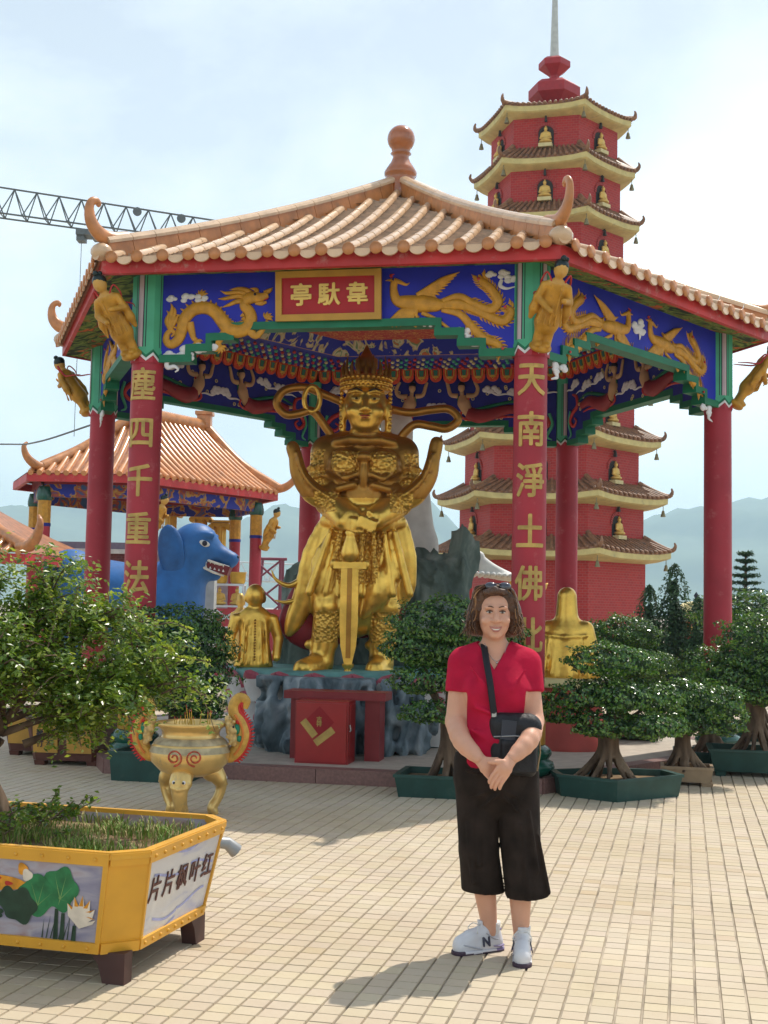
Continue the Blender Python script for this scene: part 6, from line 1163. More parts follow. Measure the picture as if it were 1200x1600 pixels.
# ================================================================ things around the beast
pw = empty('brick_house', (-9.3, 41, 0)); tag(pw, 'low maroon brick house with pale eaves far behind the left columns', 'house')
b = MB(); b.box((.3, 1.5, 1.55), (4.6, 3, 3.2), 0); wl = b.build('wall', brick_mat('house_brick', (.16, .035, .035), (.11, .025, .03), (.18, .09, .08), 3.0), pw); uv_wall(wl)
b = MB(); b.box((.3, 1.5, 3.22), (5.2, 3.6, .14), 0); b.box((.3, 1.5, 3.40), (4.9, 3.3, .22), 1); b.build('roof', [mat('eave_pale', (.50, .45, .42), .6), mat('roof_grey_purple', (.16, .12, .16), .7)], pw)
b = MB(); b.box((1.4, -.04, 1.9), (1.2, .06, .9), 0); wi = b.build('window', mat('window_white', (.62, .62, .60), .5), pw); b = MB(); b.box((1.4, -.08, 1.9), (1.04, .02, .74), 0); b.build('pane', mat('pane_dark', (.05, .06, .07), .1, spec=.8), wi)
gt = empty('gold_gateway', (0, 0, 0)); tag(gt, 'gilded gateway with fluted gold columns and scroll capitals behind the beast', 'gate')
YG = mat('gate_gold', (.60, .34, .05), .4, metal=.2, var=.15)
for (x, zt) in ((-6.0, 4.35), (-5.14, 4.22), (-4.6, 4.02)):
    b = MB(); b.lathe([(.20, 2.95), (.20, 3.02), (.165, 3.06)], 16, 1, c=(x, 36, 0)); n_ = 28; a_ = np.arange(n_) * 2 * math.pi / n_; rr = .155 + .012 * (np.arange(n_) % 2); V = np.vstack([np.c_[x + rr * np.cos(a_), 36 + rr * np.sin(a_), np.full(n_, z)] for z in (3.05, zt - .25)]); b.add(V, [(j, (j + 1) % n_, (j + 1) % n_ + n_, j + n_) for j in range(n_)], 0); cl = b.build('column', [YG, REDF], gt)
    b = MB(); b.box((x, 36, zt - .20), (.50, .40, .10), 0)
    for sx in (-1, 1): b.tube([(x + sx * .24, 35.78, zt - .26), (x + sx * .24, 36.22, zt - .26)], .085, 10, 0)
    b.box((x, 36, zt - .10), (.58, .44, .06), 0); b.build('scroll_capital', YG, cl)
    b = MB(); b.box((x, 36, 1.45), (.7, .6, 3.0), 0); b.build('plinth', mat('gate_plinth', (.35, .30, .34), .6), cl)
b = MB(); b.box((-5.9, 36, 4.47), (1.7, .4, .16), 0); b.box((-5.9, 36, 4.60), (1.9, .5, .10), 0); b.build('lintel', YG, gt)
b = MB(); b.box((0, 0, 1.07), (.42, .42, 2.14), 0); pi_ = b.build('concrete_pillar', mat('pillar_grey', (.40, .40, .38), .7, var=.12), None, Matrix.Translation((-3.62, 26.2, 0))); tag(pi_, 'square grey concrete pillar below the beast chin', 'pillar')
rk = empty('metal_rack', (-3.25, 27, 0)); tag(rk, 'white metal shelf rack beside the grey pillar', 'rack')
for x in (-.34, .34):
    for y in (-.2, .2): b = MB(); b.tube([(x, y, 0), (x, y, 2.0)], .025, 6, 0); b.build('post', mat('rack_white', (.62, .64, .66), .4), rk)
for z in (.6, 1.1, 1.55, 2.0): b = MB(); b.box((0, 0, z), (.72, .44, .04), 0); b.build('shelf', mat('rack_white', 0), rk)
b = MB(); b.tube([(-.34, -.2, 1.1), (.34, -.2, 1.55)], .018, 5, 0); b.tube([(.34, -.2, 1.1), (-.34, -.2, 1.55)], .018, 5, 0); b.build('brace', mat('rack_white', 0), rk)
for q, (x, z, lab) in enumerate(((-.18, 2.02, 'left yellow pot on top of the white metal rack'), (.20, 2.02, 'right yellow pot on top of the white metal rack'))):
    b = MB(); b.lathe([(.13, 0), (.16, .05), (.17, .22), (.19, .25), (.15, .25), (0, .22)], 14, 0); tag(b.build('yellow_pot', YG, None, Matrix.Translation((-3.25 + x, 27, z))), lab, 'pot', 'pots on the rack')
for q, (x, lab) in enumerate(((-.17, 'seated gold figure on the left of the rack shelf'), (.20, 'seated gold figure on the right of the rack shelf'))): figure('gilded_statue', FIGM['seated'], (-3.25 + x, 26.95, 1.57), 0, (.5, .5, .46), lab)
b = MB(); b.box((0, 0, .75), (2.4, .25, 1.5), 0); tag(b.build('red_wall', mat('wall_red', (.40, .05, .06), .6), None, Matrix.Translation((-2.9, 28.5, 0))), 'low red wall behind the metal rack', 'wall')
for (x, y, s_, lab) in ((-2.15, 19.5, .9, 'small distant gold figure standing just right of the gold monk'),): 
    figure('gilded_statue', FIGM['monk'], (x, y, .95), math.pi, (s_ * .7, s_ * .7, s_), lab); pd2 = MB(); pd2.lathe([(.3, 0), (.28, .1), (.22, .2), (.22, .8), (.28, .93), (0, .95)], 16, 0); tag(pd2.build('small_pedestal', CREAM, None, Matrix.Translation((x, y, 0))), 'plain pedestal of the distant gold figure', 'pedestal')
# cranes: lattice jibs
def lattice(par, A0, A1, B0, B1, n, r, m, wid):
    A0, A1, B0, B1 = map(np.array, (A0, A1, B0, B1)); b = MB(); b.tube([A0, A1], r * 1.4, 6, 0); b.build('top_chord', m, par)
    for sy in (-1, 1): b = MB(); b.tube([B0 + [0, sy * wid, 0], B1 + [0, sy * wid, 0]], r * 1.4, 6, 0); b.build('bottom_chord', m, par)
    for i in range(n):
        t0, t1, tm = i / n, (i + 1) / n, (i + .5) / n; a0 = B0 * (1 - t0) + B1 * t0; a1 = B0 * (1 - t1) + B1 * t1; am = A0 * (1 - tm) + A1 * tm
        for sy in (-1, 1):
            b = MB(); b.tube([a0 + [0, sy * wid, 0], am], r, 5, 0); b.build('diagonal', m, par); b = MB(); b.tube([am, a1 + [0, sy * wid, 0]], r, 5, 0); b.build('diagonal', m, par)
        b = MB(); b.tube([a0 + [0, -wid, 0], a0 + [0, wid, 0]], r, 5, 0); b.build('cross_strut', m, par)
cgrey = mat('crane_grey', (.12, .13, .13), .5, metal=.3); cwhite = mat('crane_white', (.62, .66, .68), .5)
ck = empty('tower_crane_jib', (0, 0, 0)); tag(ck, 'dark grey lattice crane jib crossing the sky at upper left', 'crane'); lattice(ck, (-29, 80, 28.5), (-10.4, 80, 25.95), (-29, 80, 26.6), (-10.4, 80, 24.4), 13, .042, cgrey, .6)
b = MB(); b.box((-19.1, 80, 25.0), (1.5, 1.2, .35), 0); b.box((-19.6, 80, 24.75), (.5, .8, .5), 0); b.box((-18.6, 80, 24.8), (.5, .8, .4), 0); tr_ = b.build('trolley', cgrey, ck); b = MB(); b.tube([(-19.6, 80, 24.6), (-19.6, 80, 12)], .02, 4, 0); b.build('hoist_rope', cgrey, tr_); b = MB(); b.tube([(-18.0, 80, 24.6), (-18.0, 80, 18)], .015, 4, 0); b.build('hoist_rope', cgrey, tr_)
for x in (-16.0, -13.2): b = MB(); b.lathe([(.28, -.06), (.28, .06)], 12, 0); b.build('sheave', cgrey, ck, Matrix.Translation((x, 79.4, 26.35 - (x + 16) * .14)) @ Matrix.Rotation(R_(90), 4, 'X'))
c2 = empty('white_crane_jib', (0, 0, 0)); tag(c2, 'pale lattice jib low over the hills left of the guardian', 'crane'); lattice(c2, (-9.2, 70, 4.0), (1.5, 70, 3.75), (-9.2, 70, 2.98), (1.5, 70, 2.85), 11, .035, cwhite, .4)
c3 = empty('purple_truss_mast', (0, 0, 0)); tag(c3, 'dull purple lattice mast beside the beast muzzle', 'mast'); pm_ = mat('mast_purple', (.22, .05, .08), .5)
for (x, y) in ((-4.1, 40), (-3.2, 40), (-4.1, 41), (-3.2, 41)): b = MB(); b.tube([(x, y, -.02), (x + (.25 if x < -3.6 else -.0), y, 3.05)], .05, 6, 0); b.build('leg', pm_, c3)
for q in range(4): b = MB(); z = .2 + q * .7; b.tube([(-4.05, 40, z), (-3.2, 40, z + .7)], .035, 5, 0); b.build('brace', pm_, c3); b = MB(); b.tube([(-3.2, 40, z), (-4.0, 40, z + .7)], .035, 5, 0); b.build('brace', pm_, c3)
b = MB(); b.tube([(-4.0, 40, 3.05), (-3.0, 40, 3.05)], .05, 5, 0); b.build('brace', pm_, c3)
b = MB(); b.tube(spline([(-8.5, 20, 4.0), (-6.06, 20, 4.02), (-4.8, 17.5, 3.75), (-3.55, 15.55, 3.75)], 8), .012, 5, 0); tag(b.build('power_cable', cgrey), 'thin black cable strung from the left edge to the leftmost column', 'cable')
# ================================================================ right-hand background
def cypress(name, loc, h, r, label, seed, n=9000):
    o = empty(name, loc); tag(o, label, 'tree', 'cypresses beside the pagoda'); rg = np.random.default_rng(seed); b = MB(); b.tube([(0, 0, -.02), (0, 0, h * .8)], [r * .18, .02], 6, 0); b.build('trunk', BARK, o); P, N = [], []
    spires = [(0, 0, h, r)] + [(rg.uniform(-.8, .8) * r, rg.uniform(-.8, .8) * r, h * rg.uniform(.6, .9), r * .55) for _ in range(4)]
    for (sx, sy, hh, rr) in spires:
        k = n // 5; z = rg.uniform(0, 1, k) ** .8; a = rg.uniform(0, 6.28, k); q = rr * (1 - z) ** .55 * rg.uniform(.75, 1.05, k) * (1 + .25 * np.sin(a * 5 + z * 14)); P.append(np.c_[sx * (1 - z) + q * np.cos(a), sy * (1 - z) + q * np.sin(a), z * hh]); N.append(np.c_[np.cos(a), np.sin(a), np.full(k, .9)])
    me = leaf_mesh('crown', np.vstack(P), np.vstack(N), .085, .35, rg.integers(0, 3, sum(map(len, P))), seed, .5); tag(mk('crown', me, [leafmat('cyp_a', (.022, .07, .022), .6), leafmat('cyp_b', (.035, .095, .028), .6), leafmat('cyp_c', (.014, .045, .018), .6)], o), kind='stuff')
cypress('cypress_tree', (4.62, 22.2, 0), 2.05, .46, 'shorter left cypress beside the pagoda wall', 51); cypress('cypress_tree', (5.02, 22.0, 0), 2.42, .56, 'tallest twin-pointed cypress right of the pagoda', 52); cypress('cypress_tree', (5.32, 21.6, 0), 1.85, .48, 'low right cypress before the small red shrine', 53)
pn_ = empty('norfolk_pine', (8.5, 30, 0)); tag(pn_, 'dark tiered pine peeping out at the right edge', 'tree'); b = MB(); b.tube([(0, 0, -.02), (0, 0, 3.0)], [.10, .02], 6, 0); b.build('trunk', BARK, pn_); rg = np.random.default_rng(9); P = []
for z in np.arange(.6, 3.0, .17):
    for k in range(7):
        a = k * .9 + z * 5; Lb = .9 * (1 - z / 3.2) + .12; t = rg.uniform(0, 1, 70); P.append(np.c_[t * Lb * math.cos(a), t * Lb * math.sin(a), z + .10 * t - .06 * t * t] + rg.normal(0, .022, (70, 3)))
P = np.vstack(P); tag(mk('crown', leaf_mesh('crown', P, np.tile([0, 0, 1.], (len(P), 1)), .10, .3, rg.integers(0, 3, len(P)), 4, .4), [leafmat('cyp_a', 0), leafmat('cyp_b', 0), leafmat('cyp_c', 0)], pn_), kind='stuff')
sh = empty('red_shrine', (5.95, 24.3, 0)); tag(sh, 'small red shrine with arched yellow roof behind the cypresses', 'shrine')
b = MB(); b.box((0, 0, .75), (.62, .4, 1.5), 0); b.build('body', REDF, sh); b = MB(); b.prism([(-.42, 1.50), (.42, 1.50)] + [(.42 * math.cos(t), 1.52 + .30 * math.sin(t)) for t in np.linspace(0, math.pi, 12)], -.3, .25, 0, 'y'); b.build('roof', CREAM, sh); b = MB(); b.lathe([(.06, 1.8), (.03, 1.88), (.05, 1.93), (0, 2.0)], 8, 0); b.build('finial', BLACK, sh); b = MB(); b.box((0, -.21, .8), (.30, .03, .9), 0); b.build('door', MAROON, sh); b = MB(); b.box((0, -.23, 1.3), (.4, .03, .10), 0); b.build('gold_plaque', GOLDP, sh)
wc = empty('white_canopy', (1.72, 20, 0)); tag(wc, 'small altar with white upswept roof behind the woman', 'altar')
S = SDF((-.5, -.45, 1.85), (.55, .45, 2.6), .02)
for t in np.linspace(0, 1, 9): S.cap((-.36 + .70 * t, -.30 * (1 - .2 * t), 2.12 - .04 * t + .02), (-.36 + .70 * t, .30, 2.12 - .04 * t), .035, .035, .02); S.cap((-.34 + .25 * t, 0, 2.50 - .36 * t ** .7), (-.20 + .5 * t, 0, 2.42 - .34 * t ** .6), .05, .06, .06)
mk('roof', S.mesh('roof'), mat('canopy_white', (.62, .62, .58), .5), wc)
for (x, m_) in ((-.36, REDF), (.30, YG)): b = MB(); b.tube([(x, 0, 0), (x, 0, 2.1)], .05, 8, 0); b.build('post', m_, wc)
b = MB(); b.box((0, .1, .9), (.72, .2, 1.8), 0); b.build('back_panel', PBR, wc); uv_wall(wc.children[-1])
S = SDF((-.25, -.15, .9), (.3, .15, 2.1), .015); S.path(spline([(-.1, 0, .95), (-.05, 0, 1.4), (.02, 0, 1.6), (.0, 0, 1.75)], 4), [.10, .13, .10, .06], .03)
for k in range(7): a = R_(20 + 24 * k); S.path([(.02, 0, 1.74), (.02 + .10 * math.cos(a), 0, 1.76 + .10 * math.sin(a)), (.02 + .17 * math.cos(a + .2), 0, 1.78 + .16 * math.sin(a + .2))], [.04, .035, .012], .015)
gp_ = mk('gold_ornament', S.mesh('gold_ornament'), GOLDM, None, Matrix.Translation((2.27, 18.9, .12))); tag(gp_, 'gold flame-shaped ornament peeking out between the two right columns', 'ornament')
bp_ = MB(); bp_.box((0, 0, .5), (.4, .3, 1.0), 0); tag(bp_.build('ornament_plinth', CREAM, None, Matrix.Translation((2.27, 18.9, 0))), 'plinth below the gold flame-shaped ornament', 'plinth')
# ================================================================ hills and air
px_ = np.array([-4000, -2200, -1400, -903, -723, -560, -342, -290, -245, -180, -120, 0, 93, 173, 350, 500, 662, 843, 1200, 1800, 2600, 4000.]); pz_ = np.array([200, 260, 215, 233, 259, 240, 202, 230, 262, 240, 212, 235, 271, 207, 190, 215, 243, 286, 310, 250, 280, 200.])
nx, ny = 260, 26; X = np.linspace(-4000, 4000, nx); V = []; rg = np.random.default_rng(3)
for j in range(ny):
    t = j / (ny - 1); y = 2300 + 1500 * t; env = math.sin(math.pi * min(1, t * 1.0714)) if t < .4667 else math.cos((t - .4667) / .5333 * math.pi / 2); env = min(1, max(0, (t / .4667))) ** .8 if t < .4667 else max(0, 1 - (t - .4667) / .5333)
    z = np.interp(X, px_, pz_) * env + env * (1 - abs(t - .4667) * .3) * (7 * np.sin(X * .031 + j) + 5 * np.sin(X * .071 + j * 1.7) + rg.normal(0, 2.0, nx)) * (1 if j else 0); V.append(np.c_[X, np.full(nx, y) + 60 * np.sin(X * .01 + j), z - 2])
V = np.vstack(V); F = [(j * nx + i, j * nx + i + 1, (j + 1) * nx + i + 1, (j + 1) * nx + i) for j in range(ny - 1) for i in range(nx - 1)]
hl = mk('hills', npmesh('hills', V, F, True), ramp_mat('hill_forest', [(.3, (.025, .045, .02)), (.6, (.05, .085, .03)), (.75, (.10, .11, .06))], .012, .9, .3, (1, 1, 1), 8)); tag(hl, kind='structure')
hz = MB(); hz.box((0, 2700, 168), (9000, 7400, 340), 0); hv = bpy.data.materials.new('haze_air'); hv.use_nodes = True; t = hv.node_tree; t.nodes.remove(t.nodes['Principled BSDF']); pv = t.nodes.new('ShaderNodeVolumePrincipled'); pv.inputs['Density'].default_value = .00032; pv.inputs['Color'].default_value = (.62, .86, 1.0, 1); pv.inputs['Anisotropy'].default_value = .2; t.links.new(pv.outputs['Volume'], t.nodes['Material Output'].inputs['Volume'])
tag(hz.build('haze', hv), 'thin bluish haze hanging between the plaza and the hills', 'haze', kind='stuff')
# ================================================================ the woman
WX, WY = .525, 5.93
pe = empty('person', (WX, WY, 0)); pe.scale = (.94, .97, 1.0); tag(pe, 'woman in red V-neck shirt and black cropped trousers standing with hands clasped', 'person')
def skin_mat(name, c, rough=.5):
    m = mat(name, c, rough, var=.05, scale=9, spec=.35, bump=.03, bscale=160); b = m.node_tree.nodes['Principled BSDF']; b.inputs['Subsurface Weight'].default_value = .12; b.inputs['Subsurface Radius'].default_value = (.012, .005, .003); b.inputs['Subsurface Scale'].default_value = 1.0; return m
SKIN = skin_mat('skin', (.66, .35, .235))
HX, HY, HZ = -.010, -.045, 1.535                                           # head centre
def torso(S, g, k=.05):
    S.cap((.0, 0, .90), (.0, .005, 1.04), .160 + g, .150 + g, k, sq=((0, 1, 0), .80)); S.cap((0, .005, 1.04), (0, .0, 1.22), .150 + g, .148 + g, k, sq=((0, 1, 0), .74)); S.cap((-.085, .01, 1.29), (.085, .01, 1.29), .080 + g, .080 + g, .05)
    for sx in (-1, 1): S.ell((sx * .074, -.076, 1.185), (.080 + g, .070 + g, .080 + g), .05); S.cap((sx * .035, .005, 1.385), (sx * .145, .012, 1.318), .032 + g, .050 + g, .04)
    S.ell((.0, -.05, .97), (.135 + g, .10 + g, .11 + g), .06)
ELB = {-1: (-.188, -.02, 1.045), 1: (.186, -.035, 1.055)}; SHO = {-1: (-.158, .01, 1.305), 1: (.158, .01, 1.305)}; WRI = {-1: (-.092, -.225, .905), 1: (.062, -.262, .912)}
def upper_arm(S, sx, g, t1=1.0):
    a, e = np.array(SHO[sx]), np.array(ELB[sx]); S.cap(a, a + (e - a) * t1, .057 + g, .057 + g + (.051 - .057) * t1, .03)
HIP = {-1: (-.080, .0, .86), 1: (.105, .0, .86)}; KNE = {-1: (-.062, -.02, .47), 1: (.128, -.025, .46)}; ANK = {-1: (-.002, .055, .095), 1: (.142, -.02, .085)}
S = SDF((-.34, -.36, .02), (.34, .24, 1.48), .0075)
torso(S, 0)
MIDF = {-1: (-.165, -.14, .97), 1: (.150, -.185, .985)}
for sx in (-1, 1):
    upper_arm(S, sx, 0); S.path(spline([ELB[sx], MIDF[sx], WRI[sx]], 3), [.050, .046, .040, .029], .015)
    S.cap(HIP[sx], KNE[sx], .098, .064, .02); S.path([KNE[sx], (np.array(KNE[sx]) * .6 + np.array(ANK[sx]) * .4 + np.array([0, .015, 0])), ANK[sx]], [.062, .058, .036], .02); S.cap(ANK[sx], np.array(ANK[sx]) - [0, 0, .012], .034, .032, .01)
S.cap((0, .012, 1.34), (HX, HY + .035, 1.475), .060, .054, .03)
bodym = S.mesh('body')
# head on a finer grid
S = SDF((-.12, -.18, 1.38), (.11, .10, 1.69), .004); S.cap((0, .010, 1.37), (HX, HY + .035, 1.475), .0585, .0535, .02)
S.ell((HX, HY + .015, HZ + .03), (.080, .095, .098), .02); S.ell((HX, HY - .020, HZ - .035), (.070, .068, .074), .03); S.ell((HX, HY - .066, HZ - .090), (.028, .020, .018), .02)
S.path([(HX, HY - .082, HZ + .012), (HX, HY - .097, HZ - .010), (HX, HY - .107, HZ - .024)], [.0085, .0105, .0135], .010)
for sx in (-1, 1):
    S.ell((HX + sx * .014, HY - .093, HZ - .027), (.009, .010, .008), .006); S.ell((HX + sx * .043, HY - .070, HZ - .026), (.027, .022, .021), .016); S.ell((HX + sx * .032, HY - .092, HZ + .011), (.017, .011, .0075), .005, cut=True); S.ell((HX + sx * .083, HY + .02, HZ - .005), (.010, .018, .029), .006); S.ell((HX + sx * .031, HY - .076, HZ + .033), (.027, .017, .011), .012)
    S.path([(HX + sx * .024, HY - .090, HZ - .034), (HX + sx * .038, HY - .086, HZ - .056)], .0022, .006, cut=True)
S.ell((HX, HY - .086, HZ - .057), (.026, .012, .0065), .004); S.ell((HX, HY - .083, HZ - .068), (.021, .011, .0065), .004); S.half((0, 0, 1.395), (0, 0, -1)); headm = S.mesh('head')
# hands on the finest grid: palm, four bent fingers of unequal length, thumb
S = SDF((-.14, -.35, .75), (.12, -.17, .95), .0027)
def hand(S, wr, pc, fdir, side, curl, thumb, span, r0=.0088):
    wr, pc, fdir, side = map(np.array, (wr, pc, fdir, side)); fdir = fdir / np.linalg.norm(fdir); side = side / np.linalg.norm(side); S.cap(wr, pc, .027, .031, .012, sq=((0, 1, 0), .72)); kn = pc + fdir * .028
    for i in range(3): S.cap(pc + side * span * (i - 1), kn + side * span * (i - 1), .017, .013, .008, sq=((0, 1, 0), .8))
    for i, ln in enumerate((.064, .074, .069, .054)):
        o = kn + side * span * (i - 1.5); m1 = o + fdir * ln * .48 + curl * .15 * ln; m2 = m1 + fdir * ln * .12 + curl * ln * .38; m3 = m2 - fdir * ln * .12 + curl * ln * .25; S.path([o - fdir * .012, m1, m2, m3], [r0 * 1.1, r0, r0 * .95, r0 * .82], .0022)
    S.path([pc - fdir * .012 - side * .024, pc + thumb * .035 - side * .032, pc + thumb * .064 - side * .026], [.013, .0112, .009], .005)
hand(S, WRI[-1], (-.058, -.238, .872), (.80, -.10, -.60), (-.58, .0, -.80), np.array([.10, .40, -.85]), np.array([.9, -.25, .05]), .0185)
hand(S, WRI[1], (.028, -.288, .872), (-.62, .02, -.78), (.78, .05, -.62), np.array([-.25, .45, -.80]), np.array([-.88, .0, .12]), .0185)
handm = S.mesh('hands')
bm = bmesh.new()
for m_ in (bodym, headm, handm): bm.from_mesh(m_)
bm.to_mesh(bodym); bm.free(); mk('body', bodym, SKIN, pe)
# face details
def bal(nm, m, c, r, rot=None): b = MB(); b.ball(c, r, 0, 12, 8, rot); return b.build(nm, m, pe)
EW = mat('eye_white', (.62, .58, .54), .25); IR = mat('iris_brown', (.05, .03, .02), .15, spec=.8); BROW = mat('brow_brown', (.10, .05, .03), .7); LIP = mat('lip_rose', (.48, .17, .14), .4)
for sx in (-1, 1):
    e = bal('eye', EW, (HX + sx * .031, HY - .0795, HZ + .0115), (.0135, .008, .0050)); b = MB(); b.ball((HX + sx * .031, HY - .0855, HZ + .0110), (.0064, .0035, .0050), 0, 10, 7); b.build('iris', IR, e)
    b = MB(); b.tube([(HX + sx * .016, HY - .086, HZ + .0155), (HX + sx * .031, HY - .0895, HZ + .0190), (HX + sx * .047, HY - .0785, HZ + .0150)], [.0022, .0034, .0024], 6, 0); b.build('eyelid_line', BROW, e)
    b = MB(); b.tube(spline([(HX + sx * .013, HY - .0915, HZ + .0335), (HX + sx * .030, HY - .0935, HZ + .0385), (HX + sx * .050, HY - .079, HZ + .0335)], 4), [.0032, .0042, .0016], 6, 0, flat=.7); b.build('eyebrow', BROW, pe)
b = MB(); b.tube(spline([(HX - .031, HY - .0800, HZ - .0525), (HX - .014, HY - .0970, HZ - .0585), (HX, HY - .1005, HZ - .0595), (HX + .014, HY - .0970, HZ - .0585), (HX + .031, HY - .0800, HZ - .0520)], 4), [.0012, .0036, .0038, .0036, .0012], 6, 0); b.tube(spline([(HX - .030, HY - .0800, HZ - .0540), (HX - .013, HY - .0950, HZ - .0705), (HX, HY - .0965, HZ - .0725), (HX + .013, HY - .0950, HZ - .0705), (HX + .030, HY - .0800, HZ - .0535)], 4), [.0012, .0042, .0048, .0042, .0012], 6, 1); b.build('lips', [LIP, LIP], pe)
b = MB(); b.tube(spline([(HX - .025, HY - .0830, HZ - .0570), (HX - .01, HY - .0965, HZ - .0640), (HX, HY - .0985, HZ - .0650), (HX + .01, HY - .0965, HZ - .0640), (HX + .025, HY - .0830, HZ - .0565)], 4), [.0015, .0042, .0046, .0042, .0015], 6, 0); b.build('teeth', mat('teeth', (.74, .70, .62), .3), pe)
# shirt
SHIRT = mat('shirt_red', (.46, .012, .045), .85, var=.12, scale=14, spec=.12, bump=.35, bscale=16)
S = SDF((-.32, -.26, .80), (.32, .24, 1.46), .007); torso(S, .014)
S.cap((.005, 0, .82), (.0, .0, 1.0), .184, .168, .04, sq=((0, 1, 0), .80))
for sx in (-1, 1): upper_arm(S, sx, .016, .52)
for q, (x0, z0, x1, z1) in enumerate(((-.12, 1.02, .06, .94), (.13, 1.05, .0, .98), (-.14, .96, -.02, .90), (-.13, 1.30, -.06, 1.22), (.13, 1.29, .07, 1.2), (-.10, 1.12, .08, 1.06), (.10, .95, .15, 1.1))): S.cap((x0, -.15, z0), (x1, -.16, z1), .007, .004, .03)
for sx in (-1, 1):
    a, e = np.array(SHO[sx]), np.array(ELB[sx]); d = (e - a) / np.linalg.norm(e - a); P = a + (e - a) * .50
    X, Y, Z = np.meshgrid(*S.ax, indexing='ij', sparse=True); dd = (X - P[0]) * d[0] + (Y - P[1]) * d[1] + (Z - P[2]) * d[2]; S.D = np.where(sx * X > .140, np.maximum(S.D, dd), S.D).astype(np.float32)
S.half((0, 0, .842), (0, .0, -1))
S.cap((0, .01, 1.385), (0, .02, 1.50), .068, .10, .004, cut=True); X, Y, Z = np.meshgrid(*S.ax, indexing='ij', sparse=True)
S.D = np.maximum(S.D, -.60 * np.maximum(1.288 + 1.55 * np.abs(X + .012) - Z, Y - .01)).astype(np.float32)
mk('shirt', S.mesh('shirt'), SHIRT, pe)
# trousers: wide cropped legs
TRO = mat('trouser_black', (.023, .016, .013), .85, var=.45, scale=9, spec=.15, bump=.45, bscale=14)
S = SDF((-.27, -.24, .22), (.33, .26, .93), .0065); S.cap((.01, 0, .80), (0.005, 0, .92), .196, .180, .03, sq=((0, 1, 0), .80)); S.ell((.012, .03, .80), (.205, .165, .12), .03)
HEM = {-1: (-.038, .035, .255), 1: (.170, -.030, .250)}
for sx in (-1, 1):
    k_ = np.array(KNE[sx]) + [sx * .006, -.012 * sx, 0]; kk = .012 if sx < 0 else .0015; S.cap(HIP[sx], k_, .115, .0955, kk); S.cap(k_, HEM[sx], .0955, .105, kk)
for q, (x, y, z0, z1, dx) in enumerate(((-.13, -.09, .60, .34, .03), (-.09, -.105, .70, .42, .02), (-.05, -.075, .45, .28, .01), (.09, -.12, .72, .50, .02), (.12, -.13, .60, .30, .04), (.16, -.12, .66, .40, .04), (.21, -.09, .55, .30, .05), (.14, -.135, .44, .27, .02))): S.cap((x, y, z0), (x + dx, y + .004, z1), .007, .013, .012)
for q, (x0, z0, x1, z1) in enumerate(((.0, .76, -.12, .72), (.02, .76, .15, .71), (.0, .73, -.08, .67), (.03, .73, .11, .66), (-.14, .84, -.05, .81), (.16, .84, .07, .81))): S.cap((x0, -.150, z0), (x1, -.135, z1), .009, .004, .012)
X, Y, Z = np.meshgrid(*S.ax, indexing='ij', sparse=True); S.D = np.maximum(S.D, np.where(X < .066 + 0 * Z, .278 - Z - .04 * X, .262 - Z + .05 * X)).astype(np.float32); S.half((0, 0, .905), (0, 0, 1))
mk('trousers', S.mesh('trousers'), TRO, pe)
